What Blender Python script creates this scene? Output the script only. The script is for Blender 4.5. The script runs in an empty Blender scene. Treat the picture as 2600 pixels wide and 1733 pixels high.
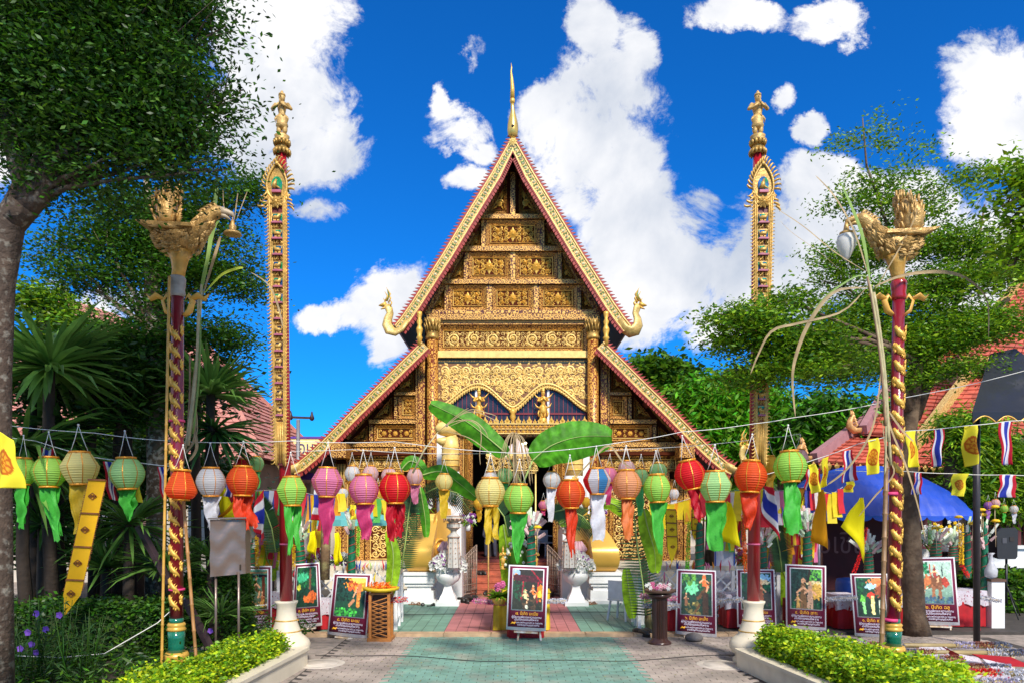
import bpy, math, random
import numpy as np
from mathutils import Vector, Matrix, Euler
R = math.radians
PI = math.pi
rnd = random.Random(7)
sc = bpy.context.scene
col = sc.collection
# --- camera, sky, sun, exposure
F, CX, HY, CZ = 1806.0, 1300.0, 1300.0, 2.36      # photo pixels per unit at 1 m, vanishing point, eye height
cam_d = bpy.data.cameras.new('camera')
cam = bpy.data.objects.new('camera', cam_d)
col.objects.link(cam)
cam.location = (0, 0, CZ)
cam.rotation_euler = (R(90), 0, 0)
cam_d.sensor_width = 36
cam_d.lens = 36 * F / 2600
cam_d.shift_y = (HY - 866.5) / 2600
cam_d.clip_end = 3000
cam_d.clip_start = 0.1
sc.camera = cam
sc.view_settings.view_transform = 'Standard'
sc.view_settings.look = 'None'
sc.view_settings.exposure = 0.86
sc.view_settings.gamma = 1
SUN_EL, SUN_AZ = 41, 162          # azimuth clockwise from +Y: behind the camera and to its right
sun_d = bpy.data.lights.new('sun', 'SUN')
sun_d.energy = 3.1
sun_d.angle = R(9)
sun_d.color = (1.0, 0.94, 0.84)
sun = bpy.data.objects.new('sun', sun_d)
col.objects.link(sun)
sd = Vector((math.sin(R(SUN_AZ)) * math.cos(R(SUN_EL)), math.cos(R(SUN_AZ)) * math.cos(R(SUN_EL)), math.sin(R(SUN_EL))))
sun.rotation_euler = sd.to_track_quat('Z', 'Y').to_euler()
sun.location = sd * 60
def build_world():
 w = bpy.data.worlds.new('World')
 sc.world = w
 w.use_nodes = True
 nt = w.node_tree
 nt.nodes.clear()
 N, L = nt.nodes.new, nt.links.new
 def m(op, a, b=None, c=None):
  n = N('ShaderNodeMath')
  n.operation = op
  for i, v in enumerate((a, b, c)):
   if v is None: continue
   if isinstance(v, (int, float)): n.inputs[i].default_value = v
   else: L(v, n.inputs[i])
  return n.outputs[0]
 tc = N('ShaderNodeTexCoord')
 sep = N('ShaderNodeSeparateXYZ')
 L(tc.outputs['Generated'], sep.inputs[0])
 X, Y, Z = sep.outputs
 den = m('MAXIMUM', m('ABSOLUTE', Y), 0.12)
 u, v = m('DIVIDE', X, den), m('DIVIDE', Z, den)
 cb = N('ShaderNodeCombineXYZ')
 L(u, cb.inputs[0]); L(v, cb.inputs[1])
 def noise(scale, det, rough, dist=0.0):
  n = N('ShaderNodeTexNoise')
  n.inputs['Scale'].default_value = scale
  n.inputs['Detail'].default_value = det
  n.inputs['Roughness'].default_value = rough
  n.inputs['Distortion'].default_value = dist
  L(cb.outputs[0], n.inputs['Vector'])
  return n
 nw = noise(6.0, 8, 0.65)
 off = N('ShaderNodeVectorMath'); off.operation = 'MULTIPLY_ADD'
 L(nw.outputs['Color'], off.inputs[0]); off.inputs[1].default_value = (0.11, 0.11, 0)
 L(cb.outputs[0], off.inputs[2])
 sh = N('ShaderNodeVectorMath'); sh.operation = 'SUBTRACT'
 L(off.outputs[0], sh.inputs[0]); sh.inputs[1].default_value = (0.055, 0.055, 0)
 blobs = [(610,90,205,210,1),(700,335,160,115,1),(560,300,140,110,1),(655,225,180,190,1),
 (890,715,115,125,1),(770,735,95,50,.95),(880,800,60,70,.9),(730,480,80,36,.6),
 (1370,60,75,100,.95),(1390,220,150,115,1),(1290,260,110,85,1),(1400,400,180,170,1),(1330,330,140,120,1),
 (1500,600,230,190,1),(1440,700,150,110,1),(1570,480,110,70,.95),(1640,650,180,150,1),(1800,560,210,140,1),(1900,430,150,90,1),
 (2050,540,260,170,1),(2270,600,240,190,1),(1900,620,260,130,1),(1460,100,60,80,.9),(2330,230,165,160,1),(2260,330,100,80,1),(1690,25,120,45,.9),(1900,40,110,55,.9),
 (1040,280,85,48,.85),(1000,240,28,50,.75),(1100,325,55,32,.75),(1080,395,50,40,.75),(1100,120,30,55,.6),(1780,200,30,40,.6),
 (1850,290,45,40,.8),(200,700,200,60,.7),(2400,700,260,150,1),(-100,200,300,260,1),(-300,700,300,150,.9),(1250,-350,300,120,.9),(2900,100,250,200,1)]
 acc = None
 for (bx, by, rx, ry, a) in blobs:
  k = 1.1054
  cu, cv = (bx * k - CX) / F, (HY - by * k) / F
  s1 = N('ShaderNodeVectorMath'); s1.operation = 'SUBTRACT'
  L(sh.outputs[0], s1.inputs[0]); s1.inputs[1].default_value = (cu, cv, 0)
  s2 = N('ShaderNodeVectorMath'); s2.operation = 'MULTIPLY'
  L(s1.outputs[0], s2.inputs[0]); s2.inputs[1].default_value = (F / (rx * k), F / (ry * k), 0)
  s3 = N('ShaderNodeVectorMath'); s3.operation = 'DOT_PRODUCT'
  L(s2.outputs[0], s3.inputs[0]); L(s2.outputs[0], s3.inputs[1])
  d = m('MULTIPLY', m('SUBTRACT', 1.25, s3.outputs['Value']), a)
  if acc is None: acc = d
  else: acc = m('SMOOTH_MAX', acc, d, 0.25)
 n3d = N('ShaderNodeTexNoise'); n3d.inputs['Scale'].default_value = 2.6; n3d.inputs['Detail'].default_value = 5
 L(tc.outputs['Generated'], n3d.inputs['Vector'])
 outm = N('ShaderNodeMapRange'); outm.inputs['From Min'].default_value = 0.80; outm.inputs['From Max'].default_value = 1.05
 L(m('MAXIMUM', v, m('MAXIMUM', m('ABSOLUTE', u), m('LESS_THAN', Y, 0.0))), outm.inputs['Value'])
 base = m('SUBTRACT', m('MULTIPLY', m('SUBTRACT', n3d.outputs['Fac'], 0.40), 6.0), m('MULTIPLY', m('SUBTRACT', 1.0, outm.outputs[0]), 9.0))  # extra cloud cover outside the view, added for brighter, more neutral fill light
 acc = m('MAXIMUM', acc, base)
 n1 = noise(8.5, 12, 0.68, 0.35)
 n2 = noise(2.2, 4, 0.5)
 dens = m('ADD', m('MINIMUM', acc, 1.0), m('MULTIPLY', m('SUBTRACT', n1.outputs['Fac'], 0.54), 3.6))
 mr = N('ShaderNodeMapRange'); mr.interpolation_type = 'SMOOTHSTEP'
 mr.inputs['From Min'].default_value = 0.05
 mr.inputs['From Max'].default_value = 0.66
 L(dens, mr.inputs['Value'])
 hz = N('ShaderNodeMapRange'); hz.inputs['From Min'].default_value = -0.02; hz.inputs['From Max'].default_value = 0.03
 L(Z, hz.inputs['Value'])
 cfac = m('MULTIPLY', mr.outputs[0], hz.outputs[0])
 sky = N('ShaderNodeTexSky')
 sky.sky_type = 'NISHITA'
 sky.sun_disc = False
 sky.sun_elevation = R(SUN_EL)
 sky.sun_rotation = R(SUN_AZ)
 sky.air_density = 1.0
 sky.dust_density = 0.2
 sky.ozone_density = 3.0
 tint = N('ShaderNodeMix'); tint.data_type = 'RGBA'; tint.blend_type = 'MULTIPLY'
 tint.inputs[0].default_value = 1
 L(sky.outputs[0], tint.inputs[6])
 tint.inputs[7].default_value = (0.035, 0.47, 1.02, 1)
 n3 = noise(3.4, 7, 0.55, 0.3)
 cr = N('ShaderNodeValToRGB')
 cr.color_ramp.elements[0].position = 0.36; cr.color_ramp.elements[0].color = (0.56, 0.62, 0.73, 1)
 cr.color_ramp.elements[1].position = 0.54; cr.color_ramp.elements[1].color = (0.98, 0.98, 1.0, 1)
 L(n3.outputs['Fac'], cr.inputs[0])
 sc_ = N('ShaderNodeVectorMath'); sc_.operation = 'SCALE'
 L(cr.outputs[0], sc_.inputs[0]); sc_.inputs['Scale'].default_value = 5.9
 mix = N('ShaderNodeMix'); mix.data_type = 'RGBA'
 L(cfac, mix.inputs[0]); L(tint.outputs[2], mix.inputs[6]); L(sc_.outputs[0], mix.inputs[7])
 bg = N('ShaderNodeBackground')
 bg.inputs['Strength'].default_value = 0.1
 L(mix.outputs[2], bg.inputs[0])
 out = N('ShaderNodeOutputWorld')
 L(bg.outputs[0], out.inputs[0])
 w.cycles.sampling_method = 'MANUAL'
 w.cycles.sample_map_resolution = 512
build_world()
sc.cycles.max_bounces = 8
sc.cycles.transparent_max_bounces = 12
# --- helpers
def W(px, py, D):
 """a point of the photograph at a distance D in front of the eye"""
 return Vector(((px - CX) / F * D, D, CZ - (py - HY) / F * D))
def G(px, py, z=0.0):
 D = (CZ - z) * F / (py - HY)
 return Vector(((px - CX) / F * D, D, z))
MATS = {}
def mat(name, c, rough=0.6, metal=0.0, var=0.12, vscale=6.0, bump=0.0, bscale=30.0, transl=0.0, island=0.0, spec=0.5,
 c2=None, c2scale=3.0, c2pos=(0.45, 0.6), coat=0.0, alpha=1.0, hue=0.0, sheen=0.0):
 if name in MATS: return MATS[name]
 mt = bpy.data.materials.new(name)
 MATS[name] = mt
 mt.use_nodes = True
 nt = mt.node_tree
 N, L = nt.nodes.new, nt.links.new
 b = nt.nodes['Principled BSDF']
 b.inputs['Roughness'].default_value = rough
 b.inputs['Metallic'].default_value = metal
 b.inputs['Specular IOR Level'].default_value = spec
 b.inputs['Coat Weight'].default_value = coat
 if alpha < 1: b.inputs['Alpha'].default_value = alpha
 tc = N('ShaderNodeTexCoord')
 src = None
 rgb = N('ShaderNodeRGB'); rgb.outputs[0].default_value = (*c, 1)
 src = rgb.outputs[0]
 def nz(scale, det=5):
  n = N('ShaderNodeTexNoise'); n.inputs['Scale'].default_value = scale; n.inputs['Detail'].default_value = det
  L(tc.outputs['Object'], n.inputs['Vector']); return n.outputs['Fac']
 if c2 is not None:
  rp = N('ShaderNodeValToRGB')
  rp.color_ramp.elements[0].position = c2pos[0]; rp.color_ramp.elements[0].color = (*c, 1)
  rp.color_ramp.elements[1].position = c2pos[1]; rp.color_ramp.elements[1].color = (*c2, 1)
  L(nz(c2scale, 8), rp.inputs[0])
  src = rp.outputs[0]
 hs = N('ShaderNodeHueSaturation')
 L(src, hs.inputs['Color'])
 mr = N('ShaderNodeMapRange'); mr.inputs['From Min'].default_value = 0.3; mr.inputs['From Max'].default_value = 0.7
 mr.inputs['To Min'].default_value = 1 - var; mr.inputs['To Max'].default_value = 1 + var
 L(nz(vscale), mr.inputs['Value'])
 val = mr.outputs[0]
 if island:
  g = N('ShaderNodeNewGeometry')
  m2 = N('ShaderNodeMapRange'); m2.inputs['To Min'].default_value = 1 - island; m2.inputs['To Max'].default_value = 1 + island
  L(g.outputs['Random Per Island'], m2.inputs['Value'])
  mm = N('ShaderNodeMath'); mm.operation = 'MULTIPLY'
  L(val, mm.inputs[0]); L(m2.outputs[0], mm.inputs[1])
  val = mm.outputs[0]
  if hue:
   m3 = N('ShaderNodeMapRange'); m3.inputs['To Min'].default_value = 0.5 - hue; m3.inputs['To Max'].default_value = 0.5 + hue
   ml = N('ShaderNodeMath'); ml.operation = 'FRACT'
   mk = N('ShaderNodeMath'); mk.operation = 'MULTIPLY'; mk.inputs[1].default_value = 37.3
   L(g.outputs['Random Per Island'], mk.inputs[0]); L(mk.outputs[0], ml.inputs[0])
   L(ml.outputs[0], m3.inputs['Value']); L(m3.outputs[0], hs.inputs['Hue'])
 L(val, hs.inputs['Value'])
 L(hs.outputs[0], b.inputs['Base Color'])
 if bump:
  bp = N('ShaderNodeBump'); bp.inputs['Strength'].default_value = bump; bp.inputs['Distance'].default_value = 0.02
  L(nz(bscale, 6), bp.inputs['Height']); L(bp.outputs[0], b.inputs['Normal'])
 if transl:
  tr = N('ShaderNodeBsdfTranslucent'); L(hs.outputs[0], tr.inputs[0])
  mx = N('ShaderNodeMixShader'); mx.inputs[0].default_value = transl
  L(b.outputs[0], mx.inputs[1]); L(tr.outputs[0], mx.inputs[2])
  L(mx.outputs[0], nt.nodes['Material Output'].inputs[0])
 return mt
def vcol_mat(name, rough=0.7, transl=0.0, spec=0.3):
 """flat print: colours come from the 'print' attribute of the mesh"""
 if name in MATS: return MATS[name]
 mt = bpy.data.materials.new(name); MATS[name] = mt; mt.use_nodes = True
 nt = mt.node_tree; b = nt.nodes['Principled BSDF']
 b.inputs['Roughness'].default_value = rough
 b.inputs['Specular IOR Level'].default_value = spec
 a = nt.nodes.new('ShaderNodeAttribute'); a.attribute_name = 'print'
 nt.links.new(a.outputs['Color'], b.inputs['Base Color'])
 if transl:
  tr = nt.nodes.new('ShaderNodeBsdfTranslucent'); nt.links.new(a.outputs['Color'], tr.inputs[0])
  mx = nt.nodes.new('ShaderNodeMixShader'); mx.inputs[0].default_value = transl
  nt.links.new(b.outputs[0], mx.inputs[1]); nt.links.new(tr.outputs[0], mx.inputs[2])
  nt.links.new(mx.outputs[0], nt.nodes['Material Output'].inputs[0])
 return mt
def stencil_mat(name, base, gold, scale=13.0, cover=0.5, metal=0.25, rough=0.42, stretch=(1, 1, 1)):
 """gold leaf stencil work on red-brown lacquer"""
 if name in MATS: return MATS[name]
 mt = bpy.data.materials.new(name); MATS[name] = mt; mt.use_nodes = True
 nt = mt.node_tree; N, L = nt.nodes.new, nt.links.new
 b = nt.nodes['Principled BSDF']
 tc = N('ShaderNodeTexCoord'); mp = N('ShaderNodeMapping'); mp.inputs['Scale'].default_value = stretch
 L(tc.outputs['Object'], mp.inputs[0])
 vo = N('ShaderNodeTexVoronoi'); vo.inputs['Scale'].default_value = scale; vo.inputs['Randomness'].default_value = 0.45
 L(mp.outputs[0], vo.inputs['Vector'])
 sn = N('ShaderNodeMath'); sn.operation = 'SINE'
 mk = N('ShaderNodeMath'); mk.operation = 'MULTIPLY'; mk.inputs[1].default_value = 17.0
 L(vo.outputs['Distance'], mk.inputs[0]); L(mk.outputs[0], sn.inputs[0])
 nz = N('ShaderNodeTexNoise'); nz.inputs['Scale'].default_value = scale * 2.2; nz.inputs['Detail'].default_value = 3
 L(mp.outputs[0], nz.inputs['Vector'])
 ad = N('ShaderNodeMath'); ad.operation = 'MULTIPLY_ADD'; ad.inputs[1].default_value = 3.0
 L(nz.outputs['Fac'], ad.inputs[0]); L(sn.outputs[0], ad.inputs[2])
 mr = N('ShaderNodeMapRange'); c0 = 1.5 - (cover - 0.5) * 2.4
 mr.inputs['From Min'].default_value = c0 - 0.22; mr.inputs['From Max'].default_value = c0 + 0.22
 L(ad.outputs[0], mr.inputs['Value'])
 mx = N('ShaderNodeMix'); mx.data_type = 'RGBA'
 mx.inputs[6].default_value = (*base, 1); mx.inputs[7].default_value = (*gold, 1)
 L(mr.outputs[0], mx.inputs[0]); L(mx.outputs[2], b.inputs['Base Color'])
 mm = N('ShaderNodeMath'); mm.operation = 'MULTIPLY'; mm.inputs[1].default_value = metal
 L(mr.outputs[0], mm.inputs[0]); L(mm.outputs[0], b.inputs['Metallic'])
 b.inputs['Roughness'].default_value = rough
 bp = N('ShaderNodeBump'); bp.inputs['Strength'].default_value = 0.4; bp.inputs['Distance'].default_value = 0.012
 L(mr.outputs[0], bp.inputs['Height']); L(bp.outputs[0], b.inputs['Normal'])
 return mt
class MB:
 """collects shapes and builds them as one mesh object"""
 def __init__(s):
  s.v = []; s.f = []; s.mi = []; s.sm = []; s.m = 0; s.smooth = False
 def add(s, vs, fs, smooth=None):
  o = len(s.v)
  s.v.extend(tuple(p) for p in vs)
  for f in fs:
   s.f.append(tuple(i + o for i in f)); s.mi.append(s.m); s.sm.append(s.smooth if smooth is None else smooth)
  return s
 def box(s, x0, x1, y0, y1, z0, z1, M=None):
  vs = [Vector((x, y, z)) for z in (z0, z1) for y in (y0, y1) for x in (x0, x1)]
  if M is not None: vs = [M @ p for p in vs]
  return s.add(vs, [(0, 2, 3, 1), (4, 5, 7, 6), (0, 1, 5, 4), (2, 6, 7, 3), (0, 4, 6, 2), (1, 3, 7, 5)], False)
 def bar(s, a, b, w, h, up=Vector((0, 0, 1))):
  a, b = Vector(a), Vector(b)
  d = (b - a).normalized()
  sx = d.cross(up)
  sx = sx.normalized() if sx.length > 1e-5 else d.orthogonal().normalized()
  sz = sx.cross(d).normalized()
  vs = [p + sx * i * w / 2 + sz * j * h / 2 for p in (a, b) for (i, j) in ((-1, -1), (1, -1), (1, 1), (-1, 1))]
  return s.add(vs, [(0, 1, 2, 3), (7, 6, 5, 4), (0, 4, 5, 1), (1, 5, 6, 2), (2, 6, 7, 3), (3, 7, 4, 0)], False)
 def tube(s, pts, rad, n=6, cap=True, flat=1.0, smooth=True):
  pts = [Vector(p) for p in pts]
  if not isinstance(rad, (list, tuple)): rad = [rad] * len(pts)
  vs, fs = [], []
  ref = None
  for i, p in enumerate(pts):
   t = (pts[min(i + 1, len(pts) - 1)] - pts[max(i - 1, 0)])
   t = t.normalized() if t.length > 1e-9 else Vector((0, 0, 1))
   if ref is None: ref = t.orthogonal().normalized()
   ref = (ref - t * ref.dot(t))
   ref = ref.normalized() if ref.length > 1e-6 else t.orthogonal().normalized()
   q = t.cross(ref)
   for k in range(n):
    a = 2 * PI * k / n
    vs.append(p + (ref * math.cos(a) * flat + q * math.sin(a)) * rad[i])
  for i in range(len(pts) - 1):
   for k in range(n):
    a, b_ = i * n + k, i * n + (k + 1) % n
    fs.append((a, b_, b_ + n, a + n))
  if cap:
   fs.append(tuple(range(n))[::-1]); fs.append(tuple(range((len(pts) - 1) * n, len(pts) * n)))
  return s.add(vs, fs, smooth)
 def lathe(s, prof, n=16, c=(0, 0, 0), smooth=True, sx=1, sy=1, a0=0.0):
  c = Vector(c); vs, fs = [], []
  for (r, z) in prof:
   for k in range(n):
    a = 2 * PI * k / n + a0
    vs.append(c + Vector((r * math.cos(a) * sx, r * math.sin(a) * sy, z)))
  for i in range(len(prof) - 1):
   for k in range(n):
    a, b_ = i * n + k, i * n + (k + 1) % n
    fs.append((a, b_, b_ + n, a + n))
  if prof[0][0] > 1e-4: fs.append(tuple(range(n))[::-1])
  if prof[-1][0] > 1e-4: fs.append(tuple(range((len(prof) - 1) * n, len(prof) * n)))
  return s.add(vs, fs, smooth)
 def prism(s, poly, y0, y1):
  """poly: (x, z) points; extruded along y"""
  n = len(poly)
  vs = [(x, y0, z) for x, z in poly] + [(x, y1, z) for x, z in poly]
  fs = [tuple(range(n)), tuple(range(2 * n - 1, n - 1, -1))]
  fs += [(i, i + n, (i + 1) % n + n, (i + 1) % n) for i in range(n)]
  return s.add(vs, fs, False)
 def slab(s, poly, z0, z1):
  n = len(poly)
  vs = [(x, y, z0) for x, y in poly] + [(x, y, z1) for x, y in poly]
  fs = [tuple(range(n))[::-1], tuple(range(n, 2 * n))]
  fs += [(i, (i + 1) % n, (i + 1) % n + n, i + n) for i in range(n)]
  return s.add(vs, fs, False)
 def ball(s, c, r, nu=8, nv=6, sx=1, sy=1, sz=1):
  prof = [(r * math.sin(PI * j / nv), -r * sz * math.cos(PI * j / nv)) for j in range(nv + 1)]
  return s.lathe(prof, nu, c, True, sx, sy)
 def xf(s, M, start=0):
  for i in range(start, len(s.v)): s.v[i] = tuple(M @ Vector(s.v[i]))
  return s
 def build(s, name, mats, parent=None, loc=None, link=True):
  me = bpy.data.meshes.new(name)
  rt = parent
  while rt is not None and '_o' not in rt: rt = rt.parent
  org = Vector(rt['_o']) if rt is not None and loc is None else Vector((0, 0, 0))
  a = np.array(s.v, dtype=np.float32).reshape(-1, 3) - np.array(org, dtype=np.float32)
  me.from_pydata(a.tolist(), [], s.f)
  if not isinstance(mats, (list, tuple)): mats = [mats]
  for m_ in mats: me.materials.append(m_)
  me.polygons.foreach_set('use_smooth', s.sm)
  if len(mats) > 1: me.polygons.foreach_set('material_index', s.mi)
  me.update()
  o = bpy.data.objects.new(name, me)
  if link: col.objects.link(o)
  if parent is not None: o.parent = parent
  if loc is not None: o.location = loc
  return o
def tag(o, label=None, cat=None, group=None, kind=None):
 if label: o['label'] = label
 if cat: o['category'] = cat
 if group: o['group'] = group
 if kind: o['kind'] = kind
 return o
def thing(name, label, cat, loc=(0, 0, 0), group=None, rz=0.0):
 o = bpy.data.objects.new(name, None)
 col.objects.link(o)
 o.location = loc
 o.rotation_euler = (0, 0, rz)
 o.empty_display_size = 0.2
 o['_o'] = tuple(loc)           # parts given in world coordinates are shifted by this
 return tag(o, label, cat, group)
def local(root):
 """parts of this thing are given in its own coordinates"""
 root['_o'] = (0.0, 0.0, 0.0)
 return root
KIDS = {}
def kids(o):
 return list(o.children)
def copy_tree(o, loc=None, rz=None, label=None, parent=None):
 c = o.copy(); col.objects.link(c)
 if parent is not None: c.parent = parent
 if loc is not None: c.location = loc
 if rz is not None: c.rotation_euler = (0, 0, rz)
 if label: c['label'] = label
 for ch in kids(o): copy_tree(ch, parent=c)
 return c
def set_mat(o, m_, slot=0):
 o.material_slots[slot].link = 'OBJECT'
 o.material_slots[slot].material = m_
def fast_mesh(name, V, quads, mats, parent=None, smooth=False, mi=None, colors=None):
 """V (n,3) float, quads (m,4) or (m,3) int"""
 me = bpy.data.meshes.new(name)
 V = np.asarray(V, dtype=np.float32); Q = np.asarray(quads, dtype=np.int32)
 rt = parent
 while rt is not None and '_o' not in rt: rt = rt.parent
 if rt is not None: V = V - np.array(rt['_o'], dtype=np.float32)
 me.vertices.add(len(V)); me.vertices.foreach_set('co', V.ravel())
 k = Q.shape[1]
 me.loops.add(Q.size); me.loops.foreach_set('vertex_index', Q.ravel())
 me.polygons.add(len(Q))
 me.polygons.foreach_set('loop_start', np.arange(len(Q), dtype=np.int32) * k)
 if not isinstance(mats, (list, tuple)): mats = [mats]
 for m_ in mats: me.materials.append(m_)
 if smooth: me.polygons.foreach_set('use_smooth', np.ones(len(Q), dtype=bool))
 if mi is not None: me.polygons.foreach_set('material_index', np.asarray(mi, dtype=np.int32))
 if colors is not None:
  ca = me.color_attributes.new('print', 'FLOAT_COLOR', 'POINT')
  ca.data.foreach_set('color', np.asarray(colors, dtype=np.float32).ravel())
 me.update(calc_edges=True)
 o = bpy.data.objects.new(name, me); col.objects.link(o)
 if parent is not None: o.parent = parent
 return o
def print_sheet(name, img, P, mat_, parent=None, thick=0.0):
 """img (h,w,3) linear colours, row 0 on top; P(u,v)->world point, v down. One flat vertex grid."""
 h, w = img.shape[:2]
 V = np.array([P((i + 0.0) / (w - 1), (j + 0.0) / (h - 1)) for j in range(h) for i in range(w)], dtype=np.float32)
 idx = np.arange(h * w).reshape(h, w)
 Q = np.stack([idx[:-1, :-1], idx[1:, :-1], idx[1:, 1:], idx[:-1, 1:]], -1).reshape(-1, 4)
 C = np.concatenate([img.reshape(-1, 3), np.ones((h * w, 1))], 1)
 return fast_mesh(name, V, Q, mat_, parent, smooth=True, colors=C)
def srgb(r, g, b):
 f = lambda c: (c / 255) / 12.92 if c / 255 <= 0.04045 else ((c / 255 + 0.055) / 1.055) ** 2.4
 return (f(r), f(g), f(b))
_fonts = {}
def text_mesh(body, size, width=None):
 """flat lettering as (verts, faces) in x/y, centred; scaled to width if given"""
 cu = bpy.data.curves.new('lettering', 'FONT')
 cu.body = body; cu.size = size; cu.align_x = 'CENTER'; cu.align_y = 'CENTER'; cu.resolution_u = 2
 ob = bpy.data.objects.new('lettering', cu); col.objects.link(ob)
 dg = bpy.context.evaluated_depsgraph_get(); dg.update()
 me = bpy.data.meshes.new_from_object(ob.evaluated_get(dg))
 vs = [Vector(v.co) for v in me.vertices]; fs = [tuple(p.vertices) for p in me.polygons]
 bpy.data.objects.remove(ob); bpy.data.curves.remove(cu); bpy.data.meshes.remove(me)
 if width and vs:
  x0, x1 = min(v.x for v in vs), max(v.x for v in vs)
  k = width / max(x1 - x0, 1e-5); c = (x0 + x1) / 2
  vs = [Vector(((v.x - c) * k, v.y, 0)) for v in vs]
 return vs, fs
GOLD = mat('gold_paint', (0.74, 0.43, 0.075), 0.36, 0.3, 0.2, 9, 0.25, 40)
GOLDP = mat('pale_gold_carving', (0.80, 0.55, 0.17), 0.42, 0.15, 0.18, 7, 0.2, 50)
GOLDD = mat('aged_gold', (0.42, 0.25, 0.06), 0.45, 0.4, 0.4, 8, 0.4, 30)
MAROON = mat('maroon_lacquer', (0.075, 0.014, 0.003), 0.8, 0, 0.2, 4, spec=.12)
REDTRIM = mat('red_trim', (0.30, 0.028, 0.018), 0.55, 0, 0.25, 9)
REDPOLE = mat('red_pole_paint', (0.33, 0.008, 0.018), 0.28, 0, 0.08, 3, 0.05, 12, coat=0.4)
CREAM = mat('cream_paint', (0.66, 0.58, 0.44), 0.5, 0, 0.1, 2.5, 0.1, 20, c2=(0.5, 0.43, 0.32), c2scale=2.2, c2pos=(0.55, 0.8))
WHITE = mat('white_paint', (0.74, 0.74, 0.73), 0.55, 0, 0.05, 3, 0.08, 25, c2=(0.6, 0.6, 0.58), c2scale=3, c2pos=(0.55, 0.85))
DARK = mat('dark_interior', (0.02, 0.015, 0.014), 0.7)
STEN = stencil_mat('gold_stencil_lacquer', (0.09, 0.012, 0.003), (0.74, 0.40, 0.085), 8.5, 0.55)
STENF = stencil_mat('fine_gold_stencil', (0.09, 0.012, 0.003), (0.70, 0.37, 0.08), 10, 0.50)
STENC = stencil_mat('column_stencil', (0.15, 0.022, 0.004), (0.70, 0.36, 0.065), 10.5, 0.53, stretch=(1, 1, 0.7))
# --- ground, paving, kerb, terrace, planters
PAVE = mat('grey_pink_paver', (0.36, 0.295, 0.25), 0.8, 0, 0.22, 1.7, 0.5, 40, island=0.16, hue=0.012, c2=(0.27, 0.225, 0.19), c2scale=0.9)
PAVEG = mat('green_paver', (0.16, 0.30, 0.235), 0.8, 0, 0.2, 1.7, 0.5, 40, island=0.14, hue=0.01, c2=(0.27, 0.28, 0.22), c2scale=1.6, c2pos=(0.5, 0.72))
JOINT = mat('paver_joint', (0.05, 0.042, 0.036), 0.9, 0, 0.3, 8)
TILEG = mat('green_tile', (0.135, 0.27, 0.20), 0.55, 0, 0.16, 3, 0.1, 30, island=0.14)
TILEP = mat('pink_tile', (0.42, 0.15, 0.15), 0.55, 0, 0.16, 3, 0.1, 30, island=0.12)
KERB = mat('kerb_stone', (0.46, 0.31, 0.18), 0.75, 0, 0.25, 6, 0.4, 30)
SOIL = mat('soil', (0.05, 0.035, 0.025), 0.95, 0, 0.4, 8, 0.8, 20)
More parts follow.
